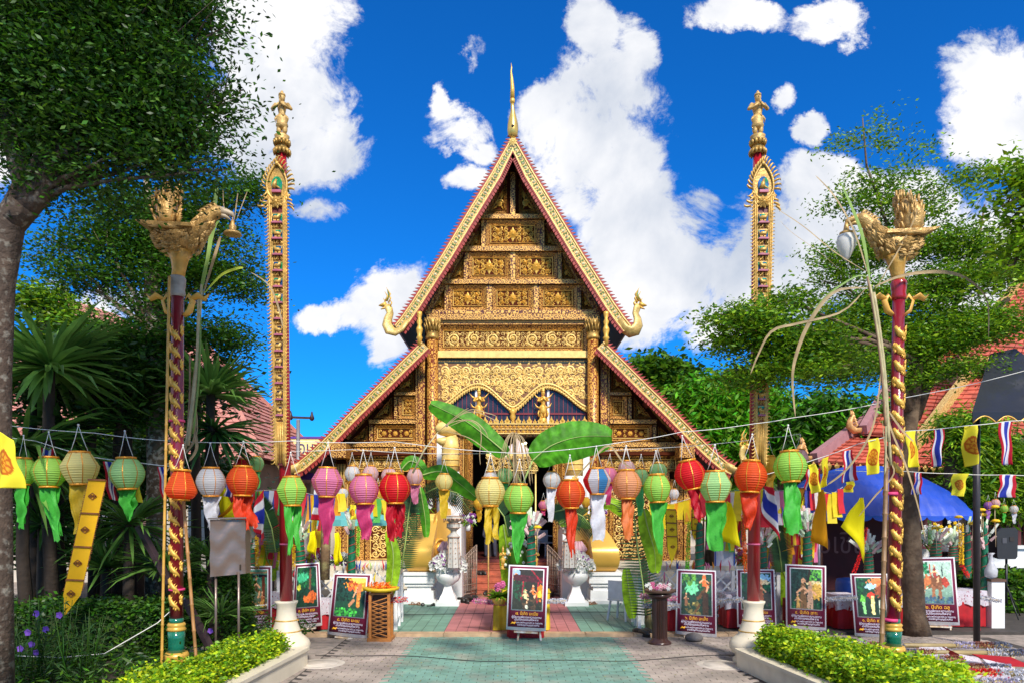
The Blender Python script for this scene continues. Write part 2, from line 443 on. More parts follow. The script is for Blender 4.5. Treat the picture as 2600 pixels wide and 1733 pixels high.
def ground():
 m = MB(); m.add([(-300, -20, 0), (300, -20, 0), (300, 900, 0), (-300, 900, 0)], [(0, 1, 2, 3)])
 gm = mat('courtyard_ground', (0.33, 0.27, 0.23), 0.85, 0, 0.2, 0.8, 0.5, 25, c2=(0.22, 0.19, 0.16), c2scale=6)
 tag(m.build('ground', gm), kind='structure')
 j = MB(); j.add([(-3.1, 7, .004), (9.0, 7, .004), (9.0, 13.44, .004), (-3.1, 13.44, .004)], [(0, 1, 2, 3)])
 bed = tag(j.build('pavement', JOINT), kind='structure')
 w, d = 0.225, 0.115
 def paver(cx, cy, nx=6):
  top, n = [], nx
  wave = lambda x: 0.021 * math.sin(2 * PI * x / w * 1.0)
  lx = [cx - w / 2 + .004 + (w - .008) * i / n for i in range(n + 1)]
  z = 0.012 + rnd.uniform(-.0025, .003); tl = rnd.uniform(-.003, .003)
  fr = [(x, cy - d / 2 + .008 + wave(x), z + tl * (x - cx) / w) for x in lx]
  bk = [(x, cy + d / 2 - .008 + wave(x), z + tl * (x - cx) / w) for x in lx]
  b = [(x, y, .004) for x, y, _ in fr]
  vs = fr + bk + b
  k = n + 1
  fs = [(i, i + 1, i + 1 + k, i + k) for i in range(n)] + [(i + 1, i, i + 2 * k, i + 1 + 2 * k) for i in range(n)]
  return vs, fs
 mg, mp = MB(), MB()
 count = 0
 y = 9.6
 row = 0
 while y < 13.40:
  xl, xr = (1069 - CX) / F * 13.45, (1545 - CX) / F * 13.45
  x = -3.3 + (row % 2) * w / 2
  while x < 8.7:
   if x > -3.05 and not (3.35 < x < 4.9 and y < 10.75):
    green = xl - w * .3 < x < xr + w * .3
    vs, fs = paver(x, y)
    if green and count < 150 or (not green and -2.9 < x < 3.3 and count < 300 and y < 10.6):
     o = MB().add(vs, fs).build('paver', PAVEG if green else PAVE, bed)
     count += 1
    else:
     (mg if green else mp).add(vs, fs)
   x += w
  y += d; row += 1
 tag(mg.build('green_pavers', PAVEG, bed), kind='stuff')
 tag(mp.build('grey_pavers', PAVE, bed), kind='stuff')
 for (px, py) in ((815, 1685), (1830, 1688)):
  c = G(px, py)
  k = MB().lathe([(0, .016), (.36, .016), (.37, .013), (.37, .004)], 24, c)
  k.lathe([(.0, .021), (.26, .021), (.265, .016)], 20, c)
  tag(k.build('drain_cover', mat('cement', (0.5, 0.44, 0.37), 0.8, 0, .2, 5, .3, 30)),
 'round pale cement drain cover in the paving by the %s planter' % ('left' if px < 1300 else 'right'), 'drain cover', 'cement drain covers')
 t = MB(); t.box(-14, 14, 13.73, 40, 0.0, .052)
 ter = tag(t.build('terrace', JOINT), kind='structure')
 k = MB()
 x = -4.0
 while x < 4.9:
  L = 0.9
  k = MB()
  b_ = .012
  k.prism([(x + .004, .0), (x + L - .004, .0), (x + L - .004, .05), (x + L - .01, .066), (x + .01, .066), (x + .004, .05)], 13.46, 13.73)
  k.build('kerb_stone', KERB, ter)
  x += L
 tw = 29.1 / (F / 13.73)
 x00 = (1127 - CX) / F * 13.73
 cnt = 0
 gg, pp = MB(), MB()
 dd = tw * 0.5
 ny = int((19.9 - 13.74) / dd)
 for j_ in range(ny):
  y0 = 13.74 + j_ * dd
  for i in range(-18, 30):
   x0 = x00 + i * tw
   if abs(x0) > 3.8: continue
   pink = 0 <= i < 12
   vs = []
   z = .06 + rnd.uniform(-.0008, .0008)
   b = MB(); b.box(x0 + .005, x0 + tw - .005, y0 + .003, y0 + dd - .003, .05, z)
   if cnt < 300 and abs(x0) < 2.7:
    b.build('tile', TILEP if pink else TILEG, ter); cnt += 1
   else:
    (pp if pink else gg).add(b.v, b.f)
 tag(gg.build('green_tiles', TILEG, ter), kind='stuff')
 tag(pp.build('pink_tiles', TILEP, ter), kind='stuff')
 for (a, py, nm) in (((560, 1668), 0, 'lower'), ((1010, 1558), 1, 'upper')):
  pts = []
  if py == 0:
   for i in range(40):
    px = 800 + i * 32
    pts.append(G(px, 1668 + 9 * math.sin(px / 210 + 1.2) + 3 * math.sin(px / 60), .022))
  else:
   for i in range(24):
    px = 1010 + i * 25
    pts.append(G(px, 1556 - 4 * math.sin(px / 190) , .07))
  tag(MB().tube(pts, .006, 5).build('cable', mat('black_cable', (.02, .02, .02), .6)),
 'thin black cable lying across the %s' % ('green path of wavy pavers' if py == 0 else 'pink and green terrace tiles'), 'cable')
ground()
def planter(side):
 CR = CREAM
 if side < 0:
  pts = [(-3.15, 10.8), (-3.33, 8.6), (-3.45, 6.0)]
 else:
  pts = [(3.42, 10.67), (3.72, 8.6), (4.0, 6.6)]
 t = thing('planter_wall', 'low cream planter wall with flat coping on the %s of the path' % ('left' if side < 0 else 'right'), 'planter', (pts[0][0], pts[0][1], 0), 'cream planter walls beside the path')
 back = [(p[0] + side * .16, p[1]) for p in pts]
 out = [(p[0] - side * .03, p[1]) for p in pts]
 outb = [(p[0] + side * .19, p[1]) for p in pts]
 for a, b, z0, z1, nm in ((pts, back, 0, .25, 'wall'), (out, outb, .25, .30, 'coping')):
  m = MB()
  poly = a + b[::-1]
  m.slab(poly, z0, z1)
  ex = 1.35
  x0, y0 = a[0]
  m.slab([(x0, y0 + .003), (x0 + side * (ex if side > 0 else 2.2), y0 + .003), (x0 + side * (ex if side > 0 else 2.2), y0 + .16), (x0, y0 + .16)], z0, z1 - .002)
  m.build(nm, CR, t)
 s = MB()
 if side < 0:
  s.slab([(-3.33, 10.9), (-3.5, 6.0), (-14, 5.0), (-14, 13.2), (-4.7, 13.2), (-4.7, 10.9)], 0.0, .22)
  tag(s.build('garden_soil', SOIL), kind='structure')
 else:
  s.slab([(3.58, 10.65), (3.88, 8.6), (4.1, 6.6), (5.0, 6.6), (4.75, 10.65)], 0.0, .22)
  tag(s.build('planter_soil', SOIL), kind='structure')
planter(-1); planter(1)
# --- carved ornament
def scroll(m, cx, cz, r, a0, turns, sg, y, w, h=.025):
 n = max(8, int(9 * turns))
 vs, fs = [], []
 for i in range(n + 1):
  t = i / n
  a = a0 + sg * t * turns * 2 * PI
  rr = r * (1 - .86 * t)
  ww = w * (1 - .45 * t)
  ca, sa = math.cos(a), math.sin(a)
  for k, (dr, dy) in enumerate(((ww / 2, 0), (0, -h), (-ww / 2, 0))):
   vs.append((cx + (rr + dr) * ca, y + dy, cz + (rr + dr) * sa))
 for i in range(n):
  for k in range(2):
   a = i * 3 + k
   fs.append((a, a + 1, a + 4, a + 3) if sg < 0 else (a, a + 3, a + 4, a + 1))
 m.add(vs, fs, True)
def leaf_r(m, x, z, ang, L, wd, y, h=.02):
 ca, sa = math.cos(ang), math.sin(ang)
 P = lambda u, v, d: (x + u * ca - v * sa, y - d, z + u * sa + v * ca)
 vs = [P(0, 0, 0), P(L * .45, wd / 2, 0), P(L, 0, 0.004), P(L * .45, -wd / 2, 0), P(L * .42, 0, h)]
 m.add(vs, [(0, 4, 1), (1, 4, 2), (2, 4, 3), (3, 4, 0)], False)
def rosette(m, x, z, r, y, n=8, h=.04):
 for k in range(n):
  leaf_r(m, x, z, 2 * PI * k / n + .2, r, r * .62, y, h * .6)
 for k in range(n):
  leaf_r(m, x, z, 2 * PI * (k + .5) / n + .2, r * .72, r * .45, y - h * .35, h * .6)
 vs = [(x, y - h * 1.6, z)] + [(x + r * .24 * math.cos(2 * PI * k / 6), y - h * .7, z + r * .24 * math.sin(2 * PI * k / 6)) for k in range(6)]
 m.add(vs, [(0, k + 1, (k + 1) % 6 + 1) for k in range(6)], True)
def foliate(m, x0, x1, z0, z1, y, cell, inside=None, rg=None, dens=1.0):
 """fill a field with scrolls, leaves and buds"""
 rg = rg or rnd
 nx, nz = max(1, round((x1 - x0) / cell)), max(1, round((z1 - z0) / cell))
 sx, sz = (x1 - x0) / nx, (z1 - z0) / nz
 for j in range(nz):
  for i in range(nx):
   cx, cz = x0 + (i + .5) * sx, z0 + (j + .5) * sz
   if inside and not inside(cx, cz): continue
   mir = 1 if cx < (x0 + x1) / 2 else -1
   sg = mir * (1 if (i + j) % 2 else -1)
   r = min(sx, sz) * .46
   scroll(m, cx, cz, r, rg.uniform(0, 6.28), 1.5, sg, y, r * .42)
   for k in range(int(4 * dens)):
    a = rg.uniform(0, 6.28)
    lx, lz = cx + r * 1.0 * math.cos(a), cz + r * 1.0 * math.sin(a)
    if inside and not inside(lx, lz): continue
    leaf_r(m, lx, lz, a + sg * rg.uniform(.6, 1.3), r * .85, r * .42, y)
   if (i + j) % 2 == 0:
    rosette(m, cx, cz, r * .36, y, 6, .03)
# --- the temple
DF, DB = 22.0, 21.3           # facade plane, bargeboard plane
MX = 1302                     # its axis in the photograph
def T(px, py, D=DF):
 return ((px - CX) / F * D, CZ - (py - HY) / F * D)
def temple():
 t = thing('temple_hall', 'ornate gilded temple hall with steep double tiered gable roof and carved red and gold front', 'temple', ((MX - CX) / F * DF, DF, 0))
 MAR = MAROON
 mirror = lambda px: 2 * MX - px
# --- facade backing
 bk = MB()
 up = [T(1302, 400), T(1078, 800), T(1078, 880), T(1056, 880), T(850, 1140), T(850, 1440), T(1200, 1440), T(1200, 1100), T(1404, 1100), T(1404, 1440),
 T(1754, 1440), T(1754, 1140), T(1548, 880), T(1526, 880), T(1526, 800)]
 bk.prism(up, DF + .12, DF + .3)
 bk.build('facade_wall', MAR, t)
# --- panels
 def frame_bars(m, x0, x1, z0, z1, w, y, h):
  o = [(x0, z0), (x1, z0), (x1, z1), (x0, z1)]
  i_ = [(x0 + w, z0 + w), (x1 - w, z0 + w), (x1 - w, z1 - w), (x0 + w, z1 - w)]
  for k in range(4):
   a, b = o[k], o[(k + 1) % 4]; c, d = i_[(k + 1) % 4], i_[k]
   vs = [(a[0], y, a[1]), (b[0], y, b[1]), (c[0], y, c[1]), (d[0], y, d[1]),
 (a[0], y - h, a[1]), (b[0], y - h, b[1]), (c[0], y - h * .25, c[1]), (d[0], y - h * .25, d[1])]
   m.add(vs, [(4, 5, 6, 7), (0, 1, 5, 4), (3, 7, 6, 2), (0, 4, 7, 3), (1, 2, 6, 5)], False)
 def panel(px0, px1, py0, py1, kind, D=DF, label=None):
  """outer rectangle in photo pixels"""
  (x0, z1), (x1, z0) = T(px0, py0, D), T(px1, py1, D)
  y = D
  f = MB(); w = min(.13, (z1 - z0) * .17)
  frame_bars(f, x0, x1, z0, z1, w, y + .1, .13)
  fo = f.build('panel_frame', STENF, t)
  l = MB(); frame_bars(l, x0 + w + .004, x1 - w - .004, z0 + w + .004, z1 - w - .004, .032, y + .1, .09)
  l.build('gold_bead', GOLDP, fo)
  fd = MB(); fd.box(x0 + w, x1 - w, y + .06, y + .1, z0 + w, z1 - w); fd.build('field', MAR, fo)
  o = MB(); xa, xb, za, zb = x0 + w + .04, x1 - w - .04, z0 + w + .04, z1 - w - .04
  yy = y + .058
  cx, cz, hh = (xa + xb) / 2, (za + zb) / 2, zb - za
  if kind == 'row':
   n = 3
   for k in range(n):
    rosette(o, xa + (xb - xa) * (k + .5) / n, cz, hh * .36, yy)
   for k in range(n + 1):
    xx = xa + (xb - xa) * k / n
    for s in (-1, 1):
     if xa < xx < xb or True:
      scroll(o, min(max(xx, xa + hh * .2), xb - hh * .2), cz + s * hh * .26, hh * .2, 0, 1.3, s, yy, hh * .1)
      leaf_r(o, min(max(xx, xa + hh * .1), xb - hh * .1), cz, s * PI / 2, hh * .3, hh * .16, yy)
  elif kind == 'flower':
   rosette(o, cx, cz, hh * .34, yy, 10, .07)
   foliate(o, xa, cx - hh * .22, za, zb, yy, hh * .36, dens=1.5)
   foliate(o, cx + hh * .22, xb, za, zb, yy, hh * .36, dens=1.5)
   for s in (-1, 1):
    leaf_r(o, cx, cz, s * PI / 2, hh * .48, hh * .26, yy)
    for s2 in (-1, 1):
     rosette(o, cx + s * (xb - xa) * .36, cz + s2 * hh * .26, hh * .17, yy, 7, .05)
     leaf_r(o, cx + s * hh * .3, cz + s2 * hh * .1, (0 if s > 0 else PI) + s2 * .5 * s, hh * .3, hh * .14, yy - .02)
  elif kind == 'tall':
   foliate(o, xa, xb, za, zb, yy, (xb - xa) * .5)
  elif kind == 'vine':
   n = 7; L = (xb - xa) / n
   foliate(o, xa, xb, za, zb, yy + .01, hh * .36, None, random.Random(int(px0)), 1.5)
   for k in range(n):
    c_ = xa + (k + .5) * L; s = 1 if k % 2 else -1
    scroll(o, c_, cz + s * hh * .04, hh * .44, PI * .5 * s, 1.9, s, yy, hh * .13, .04)
    rosette(o, c_, cz, hh * .2, yy - .01, 8, .05)
    for q in range(7):
     a = q * .9 + k
     leaf_r(o, c_ + hh * .46 * math.cos(a), cz + hh * .42 * math.sin(a), a + 1.1 * s, hh * .24, hh * .14, yy)
  elif kind == 'lattice':
   foliate(o, xa, xb, za, zb, yy, .26, dens=1.6)
  o.build('carved_ornament', GOLD if kind not in ('vine', 'lattice') else GOLDP, fo)
  return fo
 def beam(px0, px1, py0, py1, D=DF, m_=STEN, pr=.1, name='beam'):
  (x0, z1), (x1, z0) = T(px0, py0, D), T(px1, py1, D)
  b = MB(); b.box(x0, x1, D - pr, D + .11, z0, z1)
  o = b.build(name, m_, t)
  return o
 def bead(px0, px1, py, D=DF, th=.02, pr=.12, m_=GOLDP):
  (x0, z), (x1, _) = T(px0, py, D), T(px1, py, D)
  MB().box(x0, x1, D - pr, D + .1, z - th / 2, z + th / 2).build('gold_moulding', m_, t)
 def tri(pts, D=DF):
  """triangular panel, pixel corners"""
  P = [T(a, b, D) for a, b in pts]
  c = (sum(p[0] for p in P) / 3, sum(p[1] for p in P) / 3)
  def ring(k0, k1, y0, h, m):
   A = [(c[0] + (p[0] - c[0]) * k0, c[1] + (p[1] - c[1]) * k0) for p in P]
   B = [(c[0] + (p[0] - c[0]) * k1, c[1] + (p[1] - c[1]) * k1) for p in P]
   for i in range(3):
    a, b, e, d = A[i], A[(i + 1) % 3], B[(i + 1) % 3], B[i]
    vs = [(q[0], y0, q[1]) for q in (a, b, e, d)] + [(q[0], y0 - hh, q[1]) for q, hh in ((a, h), (b, h), (e, h * .3), (d, h * .3))]
    m.add(vs, [(4, 5, 6, 7), (4, 7, 6, 5), (0, 1, 5, 4), (3, 7, 6, 2)], False)
  f = MB(); ring(1.0, .6, D + .1, .13, f)
  fo = f.build('triangular_panel', STENF, t)
  g = MB(); ring(.58, .53, D + .1, .08, g); g.build('gold_bead', GOLDP, fo)
  o = MB()
  s = abs(P[0][0] - P[1][0]) + abs(P[1][1] - P[2][1]) + abs(P[0][1] - P[1][1])
  s = max(s, .5)
  rosette(o, c[0], c[1], s * .085, D + .09, 7)
  for q in range(3):
   a = math.atan2(P[q][1] - c[1], P[q][0] - c[0]); d = math.hypot(P[q][1] - c[1], P[q][0] - c[0])
   leaf_r(o, c[0] + d * .12 * math.cos(a), c[1] + d * .12 * math.sin(a), a, d * .36, d * .12, D + .09, .03)
  scroll(o, c[0], c[1], s * .11, 0, 1.6, 1, D + .09, s * .04)
  o.build('carved_ornament', GOLD, fo)
 beam(1296, 1308, 440, 546, pr=.06, name='king_post')
 for s in (-1, 1):
  q = lambda px: MX + s * (MX - px)
  tri([(q(1287), 448), (q(1287), 546), (q(1232), 546)])
  tri([(q(1219), 578), (q(1219), 627), (q(1188), 627)])
  tri([(q(1177), 652), (q(1177), 711), (q(1142), 711)])
  tri([(q(1126), 730), (q(1126), 787), (q(1092), 787)])
  for (a, b) in (((1290, 425), (1228, 546)), ((1214, 565), (1182, 627)), ((1172, 640), (1134, 711)), ((1128, 722), (1088, 790))):
   A, B = T(q(a[0]), a[1]), T(q(b[0]), b[1])
   MB().bar((A[0], DF + .02, A[1]), (B[0], DF + .02, B[1]), .16, .12, Vector((0, 1, 0))).build('raking_board', STENF, t)
  beam(min(q(1222), q(1233)), max(q(1222), q(1233)), 559, 628, pr=.02, name='post')
  beam(min(q(1178), q(1188)), max(q(1178), q(1188)), 641, 711, pr=.02, name='post')
  beam(min(q(1129), q(1138)), max(q(1129), q(1138)), 724, 789, pr=.02, name='post')
  beam(min(q(1236), q(1249)), max(q(1236), q(1249)), 724, 789, pr=.02, name='post')
 beam(1296, 1308, 641, 711, pr=.02, name='post')
 beam(1215, 1389, 547, 558); panel(1234, 1370, 560, 627, 'flower')
 beam(1167, 1437, 628, 640); panel(1189, 1295, 642, 710, 'flower'); panel(1309, 1415, 642, 710, 'flower')
 beam(1122, 1482, 712, 723)
 for a, b in ((1139, 1235), (1250, 1354), (1369, 1465)): panel(a, b, 725, 788, 'flower')
 beam(1081, 1523, 790, 800, pr=.14); beam(1084, 1520, 802, 816, pr=.2)
 bead(1084, 1520, 818.5)
 beam(1112, 1492, 820, 826, m_=STENF)
 panel(1114, 1490, 827, 891, 'vine')
 beam(1108, 1496, 892, 909, m_=GOLDP, pr=.14)
 beam(1110, 1494, 911, 921, m_=mat('dark_green_dentil', (.012, .05, .045), .5), pr=.02)
 dn = MB()
 for k in range(96):
  x, z = T(1112 + k * 4, 914); dn.box(x, x + .026, DF - .04, DF + .0, z - .05, z)
 dn.build('dentil_row', GOLDD, t)
# --- lambrequin with two arches
 x0, zt = T(1112, 923); x1, zb = T(1492, 1049)
 xc = (x0 + x1) / 2
 def arch(x):
  """lower edge of the carved board"""
  u = abs(x - xc) / (x1 - xc)
  za = T(0, 1046)[1]; zpk = T(0, 987)[1]
  u2 = abs(u - .46) / .46 if u < .46 else (u - .46) / .54
  k = .5 + .5 * math.cos(PI * min(u2, 1))
  return za + (zpk - za) * k ** .75
 n = 64
 xs = [x0 + (x1 - x0) * i / n for i in range(n + 1)]
 b = MB()
 for i in range(n):
  a, c = xs[i], xs[i + 1]
  b.prism([(a, arch(a)), (c, arch(c)), (c, zt), (a, zt)], DF - .05, DF + .02)
 lo = b.build('arched_board', mat('brown_gold_ground', (.20, .085, .03), .5, .2, .2, 8), t)
 o = MB()
 cell = .33
 foliate(o, x0 + .05, x1 - .05, zt - 1.46, zt - .03, DF - .052, cell, lambda x, z: z > arch(x) + .2, random.Random(5), 2.2)
 foliate(o, x0 + .12, x1 - .12, zt - 1.3, zt - .14, DF - .062, .21, lambda x, z: z > arch(x) + .2, random.Random(9), 2.0)
 o.build('carved_ornament', GOLDP, lo)
 e = MB()
 for k in range(2):
  pts = [(x, DF - .07 - .02 * k, arch(x) + .05 + .1 * k) for x in xs]
  e.tube(pts, .035, 4)
 for i in range(0, n + 1):
  x = xs[i]
  if i % 1 == 0: leaf_r(e, x, arch(x) + .10, -PI / 2 + .3, .13, .1, DF - .08, .04)
  if i < n: xm = (x + xs[i + 1]) / 2; leaf_r(e, xm, arch(xm) + .16, -PI / 2, .1, .07, DF - .09, .04)
 e.build('arch_border', GOLDP, lo)
 pd = MB()
 for xx in (xc,):
  pd.lathe([(0, -.32), (.05, -.24), (.1, -.1), (.07, 0), (.12, .06), (.06, .14), (0, .2)], 8, (xx, DF - .1, arch(xc) - .05))
 pd.build('pendant', GOLD, lo)
 (gx0, gz1), (gx1, gz0) = T(1112, 960), T(1492, 1078)
 g = MB(); g.box(gx0, gx1, DF + .05, DF + .08, gz0, gz1)
 go = g.build('glazing', mat('dark_glass', (.03, .028, .035), .18, 0, .5, 3), t)
 for k in range(34):
  x = gx0 + (gx1 - gx0) * (k + .5) / 34
  MB().box(x - .006, x + .006, DF + .035, DF + .048, gz0, gz1).build('red_bar', mat('red_bar', (.3, .02, .03), .5), go)
 for px in (1209, 1299, 1392):
  x, _ = T(px, 0)
  MB().box(x - .035, x + .035, DF + .0, DF + .034, gz0, gz1).build('white_post', WHITE, go)
 z = T(0, 1049)[1]
 MB().box(gx0, gx1, DF + .01, DF + .033, z - .03, z + .03).build('rail', mat('red_rail', (.16, .01, .02), .5), go)
 beam(1112, 1492, 1076, 1100, D=21.7, m_=STENF, pr=.1, name='balcony_band')
 bead(1112, 1492, 1076, 21.7, .03, .14); bead(1112, 1492, 1089, 21.7, .02, .14); bead(1112, 1492, 1100, 21.7, .03, .14)
 for k in range(27):
  x, z = T(1120 + k * 14, 1074, 21.6)
  c = MB(); sc2 = 1.0 if k % 2 == 0 else .65
  c.prism([(x - .07 * sc2, z), (x + .07 * sc2, z), (x + .085 * sc2, z + .08 * sc2), (x + .03 * sc2, z + .13 * sc2), (x, z + .23 * sc2), (x - .03 * sc2, z + .13 * sc2), (x - .085 * sc2, z + .08 * sc2)], 21.56, 21.61)
  leaf_r(c, x, z + .02, PI / 2, .17 * sc2, .1 * sc2, 21.56, .03)
  c.build('crest_leaf', GOLD, t)
 rr = MB()
 for k in range(34):
  x, z = T(1119 + k * 11, 1082.5, 21.6); rosette(rr, x, z, .06, 21.58, 5, .03)
  x, z = T(1119 + k * 11, 1094.5, 21.6); leaf_r(rr, x, z + .05, -PI / 2, .11, .1, 21.58, .04)
 rr.build('rosette_row', GOLD, t)
# --- columns
 for s in (-1, 1):
  q = lambda px: MX + s * (MX - px)
  cx_, _ = T(q(1098), 0, 21.75)
  z0, z1 = .9, T(0, 818)[1]
  shaft_top = T(0, 862, 21.75)[1]
  MB().lathe([(.17, z0), (.17, shaft_top)], 20, (cx_, 21.75, 0)).build('column', STENC, t)
  cp = MB()
  cp.lathe([(.19, 0), (.21, .03), (.21, .08), (.18, .12), (.19, .2), (.20, .22)], 20, (cx_, 21.75, shaft_top))
  cp.lathe([(.17, .2), (.20, .45), (.24, z1 - shaft_top - .02)], 20, (cx_, 21.75, shaft_top))
  for k in range(14):
   a = 2 * PI * k / 14
   for lv in range(2):
    p0 = Vector((cx_ + .19 * math.cos(a + lv * .22), 21.75 + .19 * math.sin(a + lv * .22), shaft_top + .22 + .16 * lv))
    cp.tube([p0, p0 + Vector((.03 * math.cos(a), .03 * math.sin(a), .14)), p0 + Vector((.08 * math.cos(a), .08 * math.sin(a), .26))], [.028, .03, .006], 4)
  cp.build('capital', GOLDD, t)
  beam(min(q(1062), q(1079)), max(q(1062), q(1079)), 870, 1440, m_=STENC, pr=.02, name='pilaster')
  beam(min(q(1055), q(1060)), max(q(1055), q(1060)), 900, 1150, m_=STENF, pr=-.02, name='pilaster')
  tri([(q(1051), 930), (q(1051), 994), (q(1002), 994)])
  beam(min(q(1002), q(1056)), max(q(1002), q(1056)), 996, 1003)
  panel(min(q(1012), q(1056)), max(q(1012), q(1056)), 1006, 1062, 'tall')
  beam(min(q(1001), q(1009)), max(q(1001), q(1009)), 1006, 1062, pr=.02, name='post')
  tri([(q(994), 1008), (q(994), 1061), (q(948), 1061)])
  beam(min(q(938), q(1056)), max(q(938), q(1056)), 1065, 1075)
  panel(min(q(950), q(1056)), max(q(950), q(1056)), 1078, 1119, 'row')
  beam(min(q(938), q(947)), max(q(938), q(947)), 1078, 1119, pr=.02, name='post')
  tri([(q(932), 1080), (q(932), 1119), (q(890), 1119)])
  beam(min(q(876), q(1066)), max(q(876), q(1066)), 1122, 1134)
  beam(min(q(876), q(1066)), max(q(876), q(1066)), 1137, 1145, m_=STENF)
  beam(min(q(850), q(1082)), max(q(850), q(1082)), 1147, 1155, m_=MAROON, pr=.16, name='sill_beam')
  A, B = T(q(1052), 916), T(q(880), 1112)
  MB().bar((A[0], DF - .01, A[1]), (B[0], DF - .01, B[1]), .13, .14, Vector((0, 1, 0))).build('raking_board', STENF, t)
  panel(min(q(880), q(1082)), max(q(880), q(1082)), 1157, 1196, 'vine')
  for (a, b) in ((852, 868), (905, 925), (1060, 1082)):
   beam(min(q(a), q(b)), max(q(a), q(b)), 1197, 1432, m_=STENC, pr=.06, name='pier')
  panel(min(q(928), q(1057)), max(q(928), q(1057)), 1215, 1430, 'lattice')
  panel(min(q(870), q(903)), max(q(870), q(903)), 1215, 1430, 'tall')
  jx0, jx1 = min(q(1164), q(1200)), max(q(1164), q(1200))
  panel(jx0, jx1, 1102, 1432, 'tall', D=21.7)
  beam(min(q(1112), q(1162)), max(q(1112), q(1162)), 1102, 1432, D=21.9, m_=STENC, name='pier')
 beam(1200, 1404, 1101, 1108, D=21.8, m_=STENF, name='door_head')
 ix0, iz1 = T(1196, 1098); ix1, iz0 = T(1408, 1424)
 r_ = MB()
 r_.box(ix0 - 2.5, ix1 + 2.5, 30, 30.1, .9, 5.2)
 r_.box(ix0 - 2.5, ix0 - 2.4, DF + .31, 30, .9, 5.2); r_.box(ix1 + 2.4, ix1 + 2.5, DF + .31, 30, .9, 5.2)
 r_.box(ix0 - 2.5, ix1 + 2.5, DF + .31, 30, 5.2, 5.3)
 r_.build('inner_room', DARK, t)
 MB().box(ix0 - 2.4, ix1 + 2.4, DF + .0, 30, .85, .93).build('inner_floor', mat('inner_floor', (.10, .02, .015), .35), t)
 th = MB(); th.box(ix0 - .05, ix1 + .05, 21.5, DF - .001, .84, .94); th.build('threshold', mat('red_threshold', (.26, .06, .05), .5), t)
# --- base and stairs
 brick = mat('brick_red_tile', (.36, .085, .04), .6, 0, .3, 5, .3, 30)
 for (a, c) in ((835, 1140), (1464, 1770)):
  bo_ = MB().box(T(a, 0)[0], T(c, 0)[0], DF - .5, DF + .1, .05, .88).build('base', CREAM, t)
  MB().box(T(a, 0)[0] - .03, T(c, 0)[0] + .03, DF - .56, DF - .5, .70, .80).build('base_moulding', CREAM, bo_)
 sx0, sx1 = (1196 - CX) / F * 20.3, (1408 - CX) / F * 20.3
 for k in range(5):
  st = MB(); y = 20.0 + .3 * k
  st.box(sx0, sx1, y, 21.5, .06 + .16 * k, .06 + .16 * (k + 1) - .03)
  so = st.build('step', brick, t)
  ntile = 8
  for i in range(ntile):
   a = sx0 + (sx1 - sx0) * i / ntile; c = sx0 + (sx1 - sx0) * (i + 1) / ntile
   MB().box(a + .004, c - .004, y - .02, y + .3, .06 + .16 * (k + 1) - .03, .06 + .16 * (k + 1)).build('tile', brick, so)
# --- roofs
 def bz(dx, py, D=DB): return ((MX - CX + dx) / F * D, CZ - (py - HY) / F * D)
 ROOF = mat('roof_tile', (.20, .055, .03), .7, 0, .3, 10, .5, 20)
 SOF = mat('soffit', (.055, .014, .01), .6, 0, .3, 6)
 BARGE = stencil_mat('gilded_bargeboard', (.38, .20, .04), (.70, .47, .15), 8, .6, .2)
 RAFT = mat('rafter_red', (.12, .02, .015), .6, 0, .2, 4)
 for s in (-1, 1):
  for (tier, outer) in (('upper', [(0, 335), (-60, 436), (-120, 534), (-184, 641), (-224, 703), (-262, 763), (-288, 800), (-306, 822)]),
 ('lower', [(-236, 862), (-290, 915), (-340, 965), (-410, 1033), (-475, 1100), (-520, 1143), (-548, 1166), (-566, 1174)])):
   P = [bz(s * -a if s > 0 else a, b) for a, b in outer]
   if s > 0: P = [bz(-a, b) for a, b in outer]
   P = [Vector((p[0], 0, p[1])) for p in P]
   nrm = []
   for i in range(len(P)):
    d = (P[min(i + 1, len(P) - 1)] - P[max(i - 1, 0)]).normalized()
    nv = Vector((-d.z, 0, d.x))
    if nv.z > 0: nv = -nv
    nrm.append(nv)
   if tier == 'upper': nrm[0] = Vector((0, 0, -1)) * 1.55
   def off(a, k=None): return [P[i] + nrm[i] * a for i in range(len(P))]
   def strip(nm, a0, a1, y0, y1, m_, par=t):
    A, B = off(a0), off(a1)
    mm = MB()
    for i in range(len(P) - 1):
     mm.prism([(A[i].x, A[i].z), (A[i + 1].x, A[i + 1].z), (B[i + 1].x, B[i + 1].z), (B[i].x, B[i].z)], y0, y1)
    return mm.build(nm, m_, par)
   bb = strip('bargeboard', .10, .37, DB - .02, DB + .06, BARGE)
   for (a0, a1) in ((.095, .125), (.345, .375)): strip('gold_edge', a0, a1, DB - .05, DB - .021, GOLDP, bb)
   strip('red_fillet', .06, .094, DB - .04, DB + .05, REDTRIM, bb)
   strip('red_fillet', .376, .41, DB - .04, DB + .05, REDTRIM, bb)
   A, B = off(.235), off(.235)
   seglen = [(P[i + 1] - P[i]).length for i in range(len(P) - 1)]
   tot = sum(seglen); step = .19
   k = 0
   loz = MB(); greens = MB(); crest = MB(); scal = MB()
   dpos = .1
   def at_len(dd, a):
    acc = 0
    for i, sl in enumerate(seglen):
     if dd <= acc + sl or i == len(seglen) - 1:
      f = (dd - acc) / sl
      p = P[i].lerp(P[i + 1], f) + (nrm[i].lerp(nrm[i + 1], f)) * a
      return p, (P[i + 1] - P[i]).normalized(), nrm[i + 1].normalized()
     acc += sl
